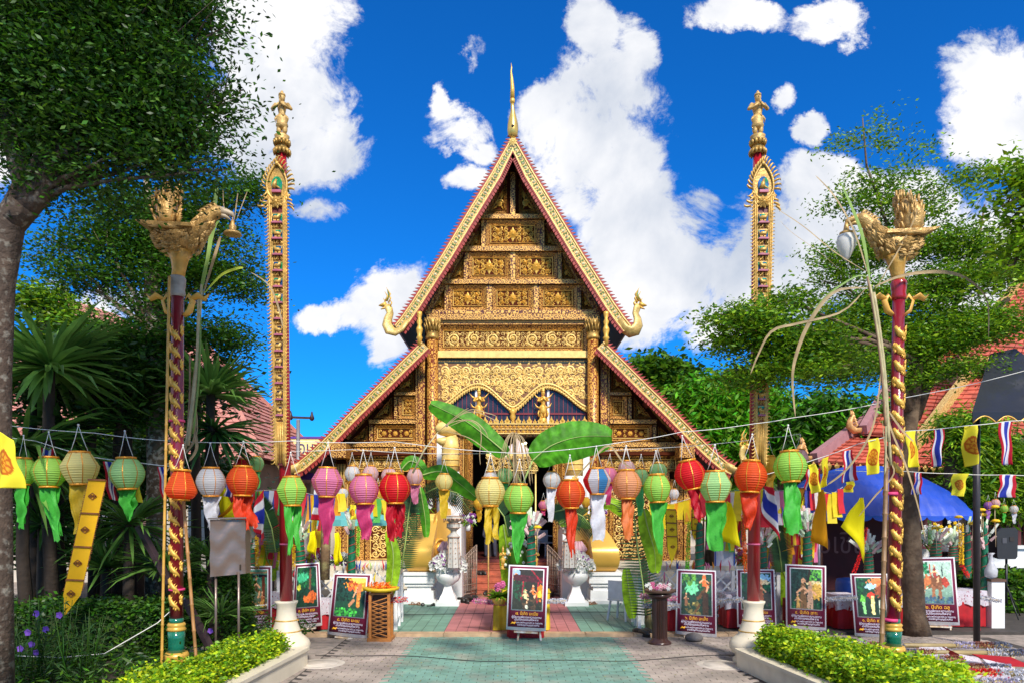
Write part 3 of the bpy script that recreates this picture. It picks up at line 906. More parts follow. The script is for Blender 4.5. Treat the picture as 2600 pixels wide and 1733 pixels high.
   while dpos < tot:
    p, d, nv = at_len(dpos, .235)
    tgt = loz
    y = DB - .03
    e1, e2 = .042, .06
    vs = [(p + d * e1), (p + nv * e2), (p - d * e1), (p - nv * e2)]
    tgt.add([(v.x, y, v.z) for v in vs] + [(p.x, y - .015, p.z)], [(0, 1, 4), (1, 2, 4), (2, 3, 4), (3, 0, 4)], False)
    for sg in (-1, 1):
     q = p + d * step / 2 + nv * .055 * sg
     vs = [q - d * .045, q + d * .045, q - nv * .06 * sg]
     greens.add([(v.x, y - .004, v.z) for v in vs], [(0, 1, 2)], False)
    dpos += step
   loz.build('mirror_lozenges', mat('mirror_glass', (.42, .38, .22), .35, .1, .5, 5), bb)
   greens.build('green_glass_inlay', mat('green_glass', (.12, .22, .05), .2, .1, .5, 4), bb)
   dpos = .05
   while dpos < tot - .02:
    p, d, nv = at_len(dpos, .06)
    up = -nv
    vs = [p - d * .05, p + d * .05, p + up * .13 + d * .07, p + up * .05 + d * .0]
    crest.add([(v.x, DB - .01, v.z) for v in vs] + [(v.x, DB + .03, v.z) for v in vs],
 [(0, 1, 2, 3), (7, 6, 5, 4), (0, 4, 5, 1), (1, 5, 6, 2), (2, 6, 7, 3), (3, 7, 4, 0)], False)
    p, d, nv = at_len(dpos, .41)
    vs = [p - d * .055, p + d * .055, p + nv * .10 + d * .06, p + nv * .09 - d * .02]
    scal.add([(v.x, DB - .02, v.z) for v in vs] + [(v.x, DB + .03, v.z) for v in vs],
 [(0, 1, 2, 3), (7, 6, 5, 4), (0, 4, 5, 1), (1, 5, 6, 2), (2, 6, 7, 3), (3, 7, 4, 0)], False)
    dpos += .115
   tag(crest.build('crest', REDTRIM, bb), kind=None); scal.build('scalloped_edge', REDTRIM, bb)
   strip('roof', .04, .14, DB + .07, DB + 19, ROOF)
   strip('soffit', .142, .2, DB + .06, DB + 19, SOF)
   nP = 4 if tier == 'upper' else 4
   for k in range(1, nP + 1):
    p, d, nv = at_len(tot * k / (nP + .6) - .1, .42)
    blk = MB()
    for sg in (0,):
     a = p - d * .13 - nv * .1;
     pts = [(p - d * .1 - nv * .2), (p + d * .1 - nv * .2), (p + d * .1 + nv * .02), (p - d * .1 + nv * .02)]
     blk.prism([(v.x, v.z) for v in pts], DB + .1, DF + .1)
    blk.build('purlin', RAFT, t)
   end = P[-1] + nrm[-1] * .2
   d = Vector((s, 0, -.05)) if False else Vector((s, 0, 0))
   sg = -1 if s < 0 else 1
   def H(ax, az): return Vector((end.x + sg * ax, DB, end.z + az))
   if tier == 'upper':
    pts = [H(-.3, .25), H(-.1, .03), H(.08, -.07), H(.25, -.03), H(.36, .13), H(.34, .33), H(.25, .5), H(.25, .66), H(.36, .80)]
    pts = [H(-.28, .22), H(-.12, -.02), H(.06, -.12), H(.22, -.06), H(.30, .1), H(.28, .28), H(.22, .44), H(.26, .58), H(.32, .70)]
    rad = [.15, .17, .19, .20, .17, .13, .11, .12, .09]
   else:
    pts = [H(-.25, .12), H(-.1, -.02), H(.1, -.1), H(.28, -.02), H(.36, .14), H(.32, .3), H(.26, .44), H(.3, .58), H(.36, .7)]
    rad = [.15, .17, .19, .19, .17, .13, .11, .12, .09]
   nm_ = MB(); nm_.tube(pts, rad, 10, True, .45)
   fo = nm_.build('serpent_finial', mat('finial_gold', (.62, .42, .13), .4, .25, .25, 9, .5, 30), t)
   hd = MB(); head = pts[-1]
   hd.tube([head, head + Vector((sg * .12, 0, -.02)), head + Vector((sg * .24, 0, -.03))], [.09, .07, .015], 6, True, .5)
   hd.tube([head + Vector((sg * .02, 0, -.08)), head + Vector((sg * .18, 0, -.14))], [.05, .015], 5, True, .5)
   for k, (ax, az, L) in enumerate(((-.05, .05, .28), (0, .1, .42), (.05, .1, .30), (-.1, -.05, .2), (-.08, -.2, .18), (.1, .0, .2))):
    b0 = head + Vector((sg * ax, 0, az))
    hd.tube([b0, b0 + Vector((-sg * L * .25, 0, L * .5)), b0 + Vector((sg * L * .05, 0, L))], [.05, .035, .004], 5, True, .4)
   hd.build('serpent_head', GOLD, fo)
   cm = MB()
   c0 = head + Vector((0, 0, .12))
   cm.tube([c0, c0 + Vector((-sg * .06, 0, .16)), c0 + Vector((-sg * .01, 0, .36))], [.045, .04, .003], 5, True, .5)
   cm.build('green_crest', mat('green_glass', (.12, .22, .05), .2), fo)
  q = lambda px: MX + s * (MX - px)
  (a, z1), (b, z0) = T(q(840), 1124, 21.2), T(q(878), 1160, 21.2)
  MB().box(min(a, b), max(a, b), 21.2, 22, z0, z1).build('eave_bracket', STENF, t)
  (a, z1), (b, z0) = T(q(846), 1176, 21.6), T(q(875), 1240, 21.6)
  for k in range(4):
   xx = min(a, b) + (k + .5) * abs(b - a) / 4
   MB().lathe([(0, -.75), (.04, -.65), (.055, -.4), (.03, -.3), (.05, -.2), (.045, 0)], 6, (xx, 21.7, z1)).build('hanging_pendant', GOLDD, t)
  xx, zt_ = T(q(1065), 792, 21.3)
  MB().lathe([(.07, -1.0), (.07, -.82), (.10, -.78), (.06, -.7), (.10, -.55), (.10, -.5), (.055, -.4), (.09, -.3), (.05, -.2), (.08, -.08), (.08, 0)], 12, (xx, 21.3, zt_)).build('turned_strut', GOLD, t)
 cx_ = (MX - CX) / F * DB
 zz = lambda py: CZ - (py - HY) / F * DB
 ap = MB()
 ap.tube([(cx_, DB, zz(352)), (cx_, DB, zz(343)), (cx_, DB, zz(330)), (cx_, DB, zz(315)), (cx_, DB, zz(300)), (cx_, DB, zz(285)), (cx_ - .01, DB, zz(272)), (cx_ - .01, DB, zz(262))],
 [.07, .15, .165, .155, .115, .07, .055, .05], 14)
 fo = ap.build('apex_finial', mat('bright_gold', (.68, .45, .12), .3, .55, .1, 5), t)
 MB().lathe([(.05, -.02), (.075, .02), (.075, .1), (.05, .14)], 12, (cx_ - .01, DB, zz(262))).build('neck_ring', GOLD, fo)
 MB().tube([(cx_ - .01, DB, zz(250)), (cx_ - .01, DB, zz(225)), (cx_ - .03, DB, zz(200)), (cx_ - .05, DB, zz(182)), (cx_ - .035, DB, zz(172)), (cx_ - .05, DB, zz(160))],
 [.07, .06, .045, .025, .018, .004], 8).build('spire', GOLD, fo)
 MB().ball((cx_, DB - .15, zz(327)), .045).build('glass_boss', DARK, fo)
 st = MB(); rosette(st, cx_, zz(362), .15, DB - .05, 8); st.build('apex_flower', GOLDP, t)
 w = MB()
 w.box(T(860, 0)[0], T(880, 0)[0], DF + .31, 38, .05, T(0, 1130)[1]); w.box(T(1724, 0)[0], T(1744, 0)[0], DF + .31, 38, .05, T(0, 1130)[1])
 w.build('side_wall', CREAM, t)
 return t
temple()
# --- stair pedestals, urns, gates, figures on the balcony
PET = mat('white_petal', (.74, .74, .70), .6, 0, .1, 9, transl=.2); PUR = mat('purple_petal', (.25, .05, .30), .6, 0, .3, 9, transl=.2)
GOLDB = mat('smooth_gold_paint', (0.72, 0.42, 0.075), 0.32, 0.35, 0.08, 2, 0.05, 8)
def small_figure(name, loc, h, label, prongs=True, mat_=None, group=None, hat=True, cat='figure'):
 """gilded praying figure with pointed crown, facing the camera"""
 mat_ = mat_ or GOLD
 t = thing(name, label, cat, loc, group); local(t)
 b = MB(); k = h
 b.lathe([(.10 * k, 0), (.13 * k, .03 * k), (.09 * k, .07 * k), (.115 * k, .11 * k), (.07 * k, .14 * k)], 12)
 b.build('pedestal', mat_, t)
 body = MB()
 for s in (-1, 1):
  body.tube([(s * .03 * k, 0, .14 * k), (s * .045 * k, 0, .22 * k), (s * .04 * k, 0, .34 * k), (s * .045 * k, 0, .47 * k)], [.03 * k, .04 * k, .042 * k, .05 * k], 8)
  body.tube([(s * .085 * k, 0, .70 * k), (s * .14 * k, -.02 * k, .60 * k), (s * .10 * k, -.08 * k, .585 * k), (s * .012 * k, -.10 * k, .66 * k)], [.034 * k, .03 * k, .025 * k, .018 * k], 7)
 body.tube([(0, 0, .44 * k), (0, 0, .52 * k), (0, 0, .62 * k), (0, 0, .70 * k), (0, 0, .745 * k)], [.075 * k, .062 * k, .085 * k, .09 * k, .035 * k], 10, True, .7)
 body.tube([(0, 0, .74 * k), (0, 0, .78 * k), (0, -.005 * k, .83 * k), (0, 0, .88 * k)], [.03 * k, .045 * k, .052 * k, .035 * k], 8)
 body.build('body', mat_, t)
 sk = MB()
 sk.lathe([(.065 * k, .50 * k), (.085 * k, .44 * k), (.08 * k, .36 * k), (.095 * k, .30 * k), (.05 * k, .24 * k)], 12, sy=.8)
 for s in (-1, 1):
  sk.tube([(s * .06 * k, -.02 * k, .47 * k), (s * .10 * k, -.02 * k, .42 * k), (s * .09 * k, -.03 * k, .34 * k)], [.02 * k, .014 * k, .003 * k], 5)
 sk.build('skirt', mat_, t)
 c = MB()
 if hat: c.lathe([(.055 * k, .86 * k), (.05 * k, .89 * k), (.03 * k, .91 * k), (.035 * k, .925 * k), (.012 * k, .96 * k), (.002, 1.02 * k)], 10)
 else: c.lathe([(.055 * k, .85 * k), (.05 * k, .885 * k), (.02 * k, .91 * k), (.022 * k, .93 * k), (.002, .955 * k)], 10)
 c.build('crown', mat_, t)
 hn = MB(); hn.tube([(0, -.105 * k, .645 * k), (0, -.11 * k, .69 * k), (0, -.105 * k, .74 * k)], [.02 * k, .02 * k, .006 * k], 6, True, .6); hn.build('joined_hands', mat_, t)
 f = MB()
 for s in (-1, 1): f.ball((s * .018 * k, -.048 * k, .842 * k), .007 * k, 6, 4)
 f.tube([(0, -.05 * k, .845 * k), (0, -.062 * k, .822 * k)], [.004 * k, .009 * k], 5)
 f.ball((0, -.049 * k, .806 * k), .011 * k, 6, 4, sz=.5)
 f.build('face', mat_, t)
 return t
for px, nm in ((1216, 'left'), (1379, 'right')):
 p = W(px, 1073, 21.7)
 a = small_figure('balcony_figure', p, 1.12, 'gilded angel figure with pointed crown under the %s arch of the balcony' % nm, group='gilded angels on the balcony')
 w = MB()
 for s in (-1, 1):
  w.tube([(s * .09, 0, .74), (s * .2, 0, .80), (s * .3, 0, .92)], [.03, .025, .004], 5)
  w.tube([(s * .08, 0, .45), (s * .2, 0, .5), (s * .26, 0, .62)], [.03, .03, .005], 5, True, .6)
  w.tube([(s * .12, 0, .2), (s * .15, 0, .3), (s * .11, 0, .42)], [.03, .03, .01], 5)
 w.build('raised_sash', GOLD, a)
def pedestal(side):
 """white stepped plinth carrying an S shaped gilded scroll; the balustrade runs back to the door"""
 nm = 'left' if side < 0 else 'right'
 X = lambda px, D: (px - CX) / F * D * (1 if side < 0 else -1)   # pixel of the left one, mirrored about x=0
 t = thing('stair_scroll', 'big gilded S shaped scroll on a white stepped plinth %s of the temple stairs' % nm, 'staircase sculpture',
 (X(1070, 18.3), 18.3, .06), 'gilded scrolls flanking the stairs')
 def put(m): return m
 sgn = 1 if side < 0 else -1
 prof = [(.0, .44), (.10, .44), (.30, .31), (.42, .30), (.43, .35), (.52, .35), (.53, .40), (.66, .40), (.67, .44), (.80, .44)]
 cxp = X(1068, 18.3)
 m = MB()
 segs = [(0, .09, .43), (.09, .33, .37), (.33, .44, .30), (.44, .52, .36), (.52, .62, .41), (.62, .72, .40), (.72, .80, .44)]
 for i, (a, b, r) in enumerate(segs):
  m.box(cxp - r, cxp + r, 18.0 - (r - .3), 21.2, .06 + a, .06 + b)
 m.build('plinth', WHITE, t)
 z = lambda py, D: CZ - (py - HY) / F * D
 path = [(18.05, .86, .31), (17.86, 1.0, .32), (17.78, 1.2, .335), (17.8, 1.42, .335), (17.95, 1.62, .30), (18.15, 1.80, .26), (18.4, 1.97, .22), (18.6, 2.12, .175), (18.66, 2.26, .165), (18.68, 2.33, .165)]
 m = MB(); vs, fs = [], []
 cxs = [1069, 1062, 1060, 1063, 1070, 1078, 1086, 1093, 1094, 1094]
 fine = []
 for i in range(len(path) - 1):
  for k in range(5):
   g = k / 5; q = [list(path[min(max(i + o_, 0), len(path) - 1)]) + [cxs[min(max(i + o_, 0), len(path) - 1)]] for o_ in (-1, 0, 1, 2)]
   fine.append([.5 * (2 * b_ + (c_ - a_) * g + (2 * a_ - 5 * b_ + 4 * c_ - d_) * g * g + (3 * b_ - a_ - 3 * c_ + d_) * g ** 3) for a_, b_, c_, d_ in zip(*q)])
 fine.append(list(path[-1]) + [cxs[-1]])
 path = fine
 for i, (y, zz, hw, cpx) in enumerate(path):
  c = X(cpx, y)
  for (dx, dy) in ((-hw, 0), (hw, 0), (hw, 1.35 - max(0, y - 17.8)), (-hw, 1.35 - max(0, y - 17.8))):
   vs.append((c + dx, y + dy, zz))
 for i in range(len(path) - 1):
  for k in range(4):
   a = i * 4 + k; b = i * 4 + (k + 1) % 4
   fs.append((a, b, b + 4, a + 4))
 fs.append((3, 2, 1, 0)); e = (len(path) - 1) * 4; fs.append((e, e + 1, e + 2, e + 3))
 m.add(vs, fs, True)
 so = m.build('scroll', GOLDB, t)
 mod = so.modifiers.new('edges', 'EDGE_SPLIT'); mod.split_angle = R(40)
 v = MB()
 xs = X(1118, 18.75)
 for r_, th in ((.24, .03), (.11, .035)):
  pts = [(xs + r_ * .55 * math.cos(a), 18.76 + sgn * 0 + r_ * .9 * (math.cos(a) if sgn > 0 else -math.cos(a)), 1.42 + r_ * math.sin(a)) for a in [2 * PI * i / 22 for i in range(23)]]
  v.tube(pts, th, 6)
 v.ball((xs, 18.72, 1.42), .06)
 v.build('volute', GOLDB, t)
 ck = MB()
 q0, q1 = (X(1096, 18.45), 18.45), (X(1152, 19.4), 19.4); poly = [(.0, .82), (.0, 1.5), (.05, 1.9), (.12, 2.3), (.5, 2.5), (1.0, 2.45), (1.0, .82)]
 vs = [(q0[0] + (q1[0] - q0[0]) * f, q0[1] + (q1[1] - q0[1]) * f + dy, zz) for dy in (0, .2) for f, zz in poly]; n = len(poly)
 ck.add(vs, [tuple(range(n)), tuple(range(2 * n - 1, n - 1, -1))] + [(i, (i + 1) % n, (i + 1) % n + n, i + n) for i in range(n)], False)
 ck.build('cheek', GOLDB, t)
 bw = MB()
 xc0, xc1 = X(1096, 18.7), X(1176, 19.2)
 bw.box(min(xc0, xc1), max(xc0, xc1), 18.75, 21.3, .06, .86)
 poly = [(19.3, .87), (19.3, 2.3), (19.45, 2.5), (19.8, 2.5), (20.6, 2.0), (21.3, 1.7), (21.3, .87)]
 xa, xb = X(1150, 19.4), X(1172, 19.4)
 xa, xb = min(xa, xb), max(xa, xb)
 vs = [(xa, y, zz) for y, zz in poly] + [(xb, y, zz) for y, zz in poly]; n = len(poly)
 bw.add(vs, [tuple(range(n)), tuple(range(2 * n - 1, n - 1, -1))] + [(i, (i + 1) % n, (i + 1) % n + n, i + n) for i in range(n)], False)
 bw.build('balustrade', WHITE, t)
 g = thing('guardian_beast', 'gold headed guardian beast with open jaws on the %s stair pillar' % nm if side < 0 else
 'gold necked guardian beast half hidden by lanterns on the right stair pillar', 'guardian statue', (X(1143, 19.6), 19.6, 2.55), 'guardian beasts by the door')
 gx = X(1143, 19.6)
 Z = lambda py: CZ - (py - HY) / F * 19.6
 dz = 0 if side < 0 else -.12
 c = MB(); c.lathe([(.30, Z(1330)), (.34, Z(1290)), (.36, Z(1250)), (.32, Z(1215) + dz), (.2, Z(1185) + dz)], 16, (gx, 19.6, 0)); c.build('chest', WHITE, g)
 fm = MB()
 fm.lathe([(.0, -.05), (.12, -.04), (.16, .02), (.1, .06)], 12, (gx, 19.28, Z(1215) + dz), sy=.4)
 for s in (-1, 1):
  for k in range(3): leaf_r(fm, gx, Z(1222 + k * 9) + dz, -PI / 2 + s * (.5 + .35 * k), .28, .1, 19.25, .05)
 rosette(fm, gx, Z(1205) + dz, .12, 19.24, 8); fm.build('chest_ornament', GOLDP, g)
 nk = MB(); nk.tube([(gx, 19.6, Z(1195) + dz), (gx + .01, 19.58, Z(1165) + dz), (gx + .01, 19.56, Z(1135) + dz), (gx - .0, 19.5, Z(1110) + dz)], [.25, .245, .24, .22], 14); nk.build('neck', GOLDP, g)
 for k in range(4):
  MB().lathe([(.235, -.015), (.265, 0), (.235, .015)], 14, (gx + .01, 19.57, Z(1182 - k * 15) + dz)).build('neck_ring', GOLD, g)
 hd = MB()
 h0 = Vector((gx, 19.5, Z(1100) + dz)); s_ = -sgn
 hd.tube([h0 + Vector((-s_ * .20, .05, .08)), h0 + Vector((-s_ * .05, 0, .12)), h0 + Vector((s_ * .12, -.08, .13)), h0 + Vector((s_ * .26, -.14, .10)), h0 + Vector((s_ * .36, -.18, .07))], [.2, .27, .23, .18, .10], 12, True, .9)
 for k in range(5):
  b0 = h0 + Vector((-s_ * (.1 + .04 * k), .05, .2 - .06 * k)); hd.tube([b0, b0 + Vector((-s_ * .08, 0, .06)), b0 + Vector((-s_ * .1, 0, .14))], [.05, .035, .005], 5)
 hd.build('head', GOLDP, g)
 jw = MB(); jw.tube([h0 + Vector((-s_ * .14, .03, -.12)), h0 + Vector((s_ * .06, -.06, -.22)), h0 + Vector((s_ * .22, -.12, -.24)), h0 + Vector((s_ * .34, -.16, -.20))], [.18, .13, .12, .06], 9, True, .8); jw.build('lower_jaw', GOLDP, g)
 mo = MB(); mo.tube([h0 + Vector((-s_ * .06, -.0, .0)), h0 + Vector((s_ * .10, -.07, .0)), h0 + Vector((s_ * .24, -.11, .0))], [.09, .09, .05], 8); mo.build('mouth', mat('dark_red_mouth', (.09, .01, .015), .5), g)
 te = MB()
 for k in range(4):
  b0 = h0 + Vector((s_ * (.12 + .06 * k), -.16, .07)); te.tube([b0, b0 - Vector((0, 0, .07))], [.014, .002], 4)
 te.build('teeth', WHITE, g)
 ey = MB(); ey.ball(h0 + Vector((s_ * .06, -.26, .19)), .05); ey.build('eye', mat('grey_blue_eye', (.2, .25, .35), .2), g)
 if side < 0:
  pl = MB(); px0, px1 = X(1110, 20.6), X(1136, 20.6)
  pl.box(min(px0, px1), max(px0, px1), 20.5, 20.9, .06, CZ - (1098 - HY) / F * 20.6)
  tag(pl.build('white_pillar', WHITE), 'plain white pillar behind the gold headed guardian beast', 'pillar')
 else:
  pl = MB(); px0, px1 = X(1104, 20.6), X(1136, 20.6)
  pl.box(min(px0, px1), max(px0, px1), 20.5, 20.9, .06, CZ - (1150 - HY) / F * 20.6)
  tag(pl.build('white_pillar', WHITE), 'plain white pillar right of the door behind the white lantern', 'pillar')
 ux = X(1140, 18.0)
 u = thing('flower_urn', 'white pedestal urn %s of the stairs' % nm, 'urn', (ux, 17.75, .06), 'white urns before the stairs'); local(u)
 m = MB()
 m.box(-.29, .29, -.29, .29, 0, .09)
 m.lathe([(.36, .09), (.30, .11), (.27, .2), (.19, .3), (.14, .42), (.13, .48), (.17, .50)], 4, a0=PI / 4, smooth=False)
 m.build('stand', WHITE, u)
 m = MB(); m.lathe([(.12, .50), (.16, .53), (.26, .60), (.31, .70), (.32, .78), (.29, .80), (.34, .93), (.36, .95), (.33, .96), (.28, .9)], 20); m.build('bowl', WHITE, u)
 fl = thing('flower_arrangement', 'mound of white and purple flowers with ferns in the %s white urn' % nm, 'flowers', (ux, 17.75, 1.0), 'flower mounds in the urns'); local(fl)
 rg = random.Random(3 + side)
 gl, wf, pf = MB(), MB(), MB()
 for k in range(300):
  a, r_ = rg.uniform(0, 6.28), .46 * math.sqrt(rg.random())
  c = Vector((r_ * math.cos(a), r_ * math.sin(a) * .8, .40 * (1 - (r_ / .50) ** 2) + rg.uniform(-.14, .02)))
  tg = wf if rg.random() < .78 else pf
  n = 5
  for q in range(n):
   an = 2 * PI * q / n + rg.random()
   d = Vector((math.cos(an), -.5, math.sin(an))).normalized(); e = Vector((-math.sin(an), 0, math.cos(an)))
   R_ = .066 if tg is wf else .045
   tg.add([c, c + d * R_ * .6 + e * R_ * .35, c + d * R_, c + d * R_ * .6 - e * R_ * .35], [(0, 1, 2, 3)], False)
 for k in range(170):
  a, r_ = rg.uniform(0, 6.28), rg.uniform(.2, .46)
  c = Vector((r_ * math.cos(a), r_ * math.sin(a) * .85, rg.uniform(-.15, .2)))
  d = Vector((math.cos(a), math.sin(a) - .4, rg.uniform(-.9, .3))).normalized() * rg.uniform(.07, .13); e = d.cross(Vector((0, 0, 1))).normalized() * .022
  gl.add([c, c + d * .5 + e, c + d, c + d * .5 - e], [(0, 1, 2, 3)], False)
  FER = mat('fern_green', (.05, .12, .025), .5, 0, .4, 9, transl=.3, island=.5)
 wf.build('white_flowers', PET, fl)['kind'] = 'stuff'; pf.build('purple_flowers', PUR, fl)['kind'] = 'stuff'; gl.build('fern_leaves', FER, fl)['kind'] = 'stuff'
 tx_ = X(1152 if side < 0 else 1156, 17.45)
 zt = 2.30 if side < 0 else 2.12
 tl = thing('paper_tower', 'tall white paper tower lantern with gold dots before the %s urn' % nm, 'paper lantern', (tx_, 17.4, 1.02), 'white paper tower lanterns'); local(tl); tl.scale = (1.2, 1.2, 1)
 P_ = mat('white_paper', (.66, .64, .60), .7, 0, .12, 14, transl=.3); GP = mat('pink_gold_band', (.50, .30, .20), .5, .2, .3, 20)
 hh = zt - 1.02
 b = MB(); b.lathe([(.155, 0), (.14, .2), (.125, .4), (.11, hh * .57)], 8, smooth=False); b.build('shaft', P_, tl)
 for q in range(8):
  a = 2 * PI * q / 8
  MB().tube([(.158 * math.cos(a), .158 * math.sin(a), 0), (.113 * math.cos(a), .113 * math.sin(a), hh * .57)], .006, 4).build('edge_strip', GP, tl)
 b = MB(); b.lathe([(.13, hh * .57), (.13, hh * .60), (.09, hh * .63), (.06, hh * .66), (.06, hh * .70), (.14, hh * .76), (.14, hh * .84), (.09, hh * .86), (.2, hh * .93), (.2, hh * .98), (.05, hh)], 8, smooth=False); b.build('capital', P_, tl)
 d_ = MB()
 for zz_, rr in ((hh * .58, .135), (hh * .76, .145), (hh * .84, .145), (hh * .93, .205), (hh * .98, .205)):
  d_.lathe([(rr, -.008), (rr + .006, 0), (rr, .008)], 8, (0, 0, zz_), False)
 d_.build('gold_bands', GP, tl)['kind'] = 'stuff'
 d_ = MB()
 for q in range(8):
  a = 2 * PI * (q + .5) / 8
  for j in range(5): d_.ball(((.150 - .008 * j) * math.cos(a), (.150 - .008 * j) * math.sin(a), .1 + j * hh * .1), .012, 5, 3)
 for q in range(14):
  a = 2 * PI * q / 14
  d_.tube([(.2 * math.cos(a), .2 * math.sin(a), hh * .93), (.2 * math.cos(a), .2 * math.sin(a), hh * .86)], [.012, .004], 4)
 d_.build('gold_dots', GP, tl)['kind'] = 'stuff'
 lo = MB()
 for q in range(9):
  a = 2 * PI * q / 9
  c = Vector((ux + .06 * math.cos(a) + (-.08 if side < 0 else .08), 17.95 + .06 * math.sin(a), 1.28))
  lo.tube([c, c + Vector((.09 * math.cos(a), .09 * math.sin(a), .16)), c + Vector((.02 * math.cos(a), .02 * math.sin(a), .36))], [.06, .085, .01], 6)
 tag(lo.build('lotus_bud', mat('pink_petal', (.72, .42, .47), .5, 0, .15, 5, transl=.2)), 'large pale pink lotus bud ornament behind the flowers of the %s urn' % nm, 'lotus ornament', 'pink lotus ornaments')
 IR = mat('rusty_white_iron', (.30, .22, .17), .6, .3, .4, 20)
 ga = thing('iron_gate', 'open wrought iron gate leaf with spindles on the %s edge of the stairs' % nm, 'gate', (X(1208, 19.7), 19.7, .06), 'iron gate leaves')
 a0, b0 = Vector((X(1176, 19.4), 19.3, .10)), Vector((X(1210, 19.9), 19.9, .10))
 n = 8
 for i in range(n + 1):
  f = i / n; p = a0.lerp(b0, f); top = .98 + .38 * (f ** .8)
  m = MB(); r_ = .012 if 0 < i < n else .02
  m.tube([p, p + Vector((0, 0, top))], r_, 5)
  m.build('stile' if i in (0, n) else 'spindle', IR, ga)
 for zz_ in (.04, .28): MB().tube([a0 + Vector((0, 0, zz_)), b0 + Vector((0, 0, zz_))], .014, 5).build('rail', IR, ga)
 for off_ in (0, -.12): MB().tube([a0.lerp(b0, i / 8) + Vector((0, 0, .98 + .38 * ((i / 8) ** .8) + off_)) for i in range(9)], .014, 5).build('curved_rail', IR, ga)
 sc_ = MB()
 for i in range(n):
  p = a0.lerp(b0, (i + .5) / n)
  for zz_ in (.16, .5, .74):
   pts = [p + Vector((0.03 * math.cos(a) * (1 - a / 12), 0, zz_ + .07 * math.sin(a) * (1 - a / 12))) for a in [j * .7 for j in range(12)]]
   sc_.tube(pts, .006, 3, False)
 sc_.build('scrollwork', IR, ga)['kind'] = 'stuff'
pedestal(-1); pedestal(1)
LEA = mat('black_leather', (.02, .018, .017), .4, 0, .3, 8); TAN = mat('tan_leather', (.28, .14, .07), .5, 0, .3, 8)
def shoe_proto(m_, sandal=False):
 t = thing('shoe', 'x', 'shoe', (0, 0, 0)); local(t)
 so = MB()
 pts = [(-.035, -.12), (-.05, -.04), (-.038, .05), (-.036, .13), (0, .15), (.036, .13), (.038, .05), (.045, -.04), (.03, -.12), (0, -.14)]
 so.slab(pts, 0, .02); so.build('sole', LEA if not sandal else m_, t)
 up = MB()
 if sandal:
  up.tube([(-.045, -.06, .02), (-.02, -.05, .06), (.02, -.05, .06), (.045, -.06, .02)], .014, 5)
  up.tube([(-.04, .02, .02), (0, -.03, .06), (.04, .02, .02)], .01, 5); up.build('strap', m_, t)
 else:
  up.tube([(0, -.13, .03), (0, -.08, .04), (0, 0, .055), (0, .08, .06), (0, .14, .05)], [.02, .045, .045, .04, .03], 8, True, 1.0); up.build('upper', m_, t)
 return t
SP = [shoe_proto(LEA), shoe_proto(TAN, True), shoe_proto(LEA, True)]
spots = [(1051, 1534, .06, 1, 'tan open sandal before the left plinth, leftmost of its row'), (1062, 1534, .06, 1, 'tan open sandal second from the left before the left plinth'),
 (1074, 1536, .06, 2, 'black strap sandal third from the left before the left plinth'), (1097, 1537, .06, 2, 'black strap sandal nearest the left urn foot'),
 (1171, 1528, .06, 0, 'black shoe just right of the left urn foot'), (1180, 1524, .06, 0, 'black shoe below the left gate leaf'), (1190, 1521, .06, 0, 'black shoe in the heap below the left gate, its middle'),
 (1199, 1526, .06, 0, 'black shoe at the front of the heap below the left gate'), (1207, 1521, .06, 0, 'black shoe at the right end of the heap by the left gate'),
 (1218, 1512, .06, 1, 'tan sandal at the foot of the stairs'), (1233, 1510, .06, 0, 'black shoe touching the foot of the brick stairs'), (1186, 1530, .06, 0, 'black shoe lying foremost before the left gate'),
 (1224, 1437, .78, 1, 'pale slipper on an upper stair, left one'), (1233, 1437, .78, 1, 'pale slipper on an upper stair, right one'), (1217, 1456, .60, 0, 'black shoe alone on the left of the third stair'), (1227, 1456, .60, 0, 'black shoe on the third stair beside its mate'),
 (1400, 1513, .06, 0, 'black shoe by the right gate leaf'), (1409, 1512, .06, 1, 'tan sandal by the right gate leaf'), (1495, 1533, .06, 1, 'pale sandal right of the right urn foot'), (1505, 1533, .06, 1, 'pale sandal between right urn and right plinth'),
 (1558, 1531, .06, 2, 'black strap sandal before the right plinth'), (1569, 1531, .06, 2, 'black strap sandal beside the right plinth corner'),
 (1625, 1613, .0, 0, 'shiny black shoe on the kerb left of the brown column'), (1636, 1616, .0, 0, 'shiny black shoe nearest the brown column'), (1648, 1612, .0, 0, 'black shoe tucked by the foot of the brown column')]
for i, (px, py, z, k, lab) in enumerate(spots):
 if z > .5: p = Vector(((px - CX) / F * (20.3 if z < .7 else 20.95), 20.2 if z < .7 else 20.8, {.78: .86, .60: .545}[z])); p.y = {.78: 21.35, .60: 20.75}[z]; p.x = (px - CX) / F * p.y; p.z = {.78: .86, .60: .54}[z] + .003
 else: p = G(px, py, z); p.z = max(z, .012) + .004
 c = copy_tree(SP[k], p, rnd.uniform(-2.2, 2.2) if k != 0 else rnd.uniform(-1, 1), lab)
 c['group'] = 'shoes left before the stairs'; c['_o'] = tuple(p)
 if k == 0: c.scale = (1.15, 1.15, 1.3)
for s in SP:
 for c in kids(s): bpy.data.objects.remove(c)
 bpy.data.objects.remove(s)
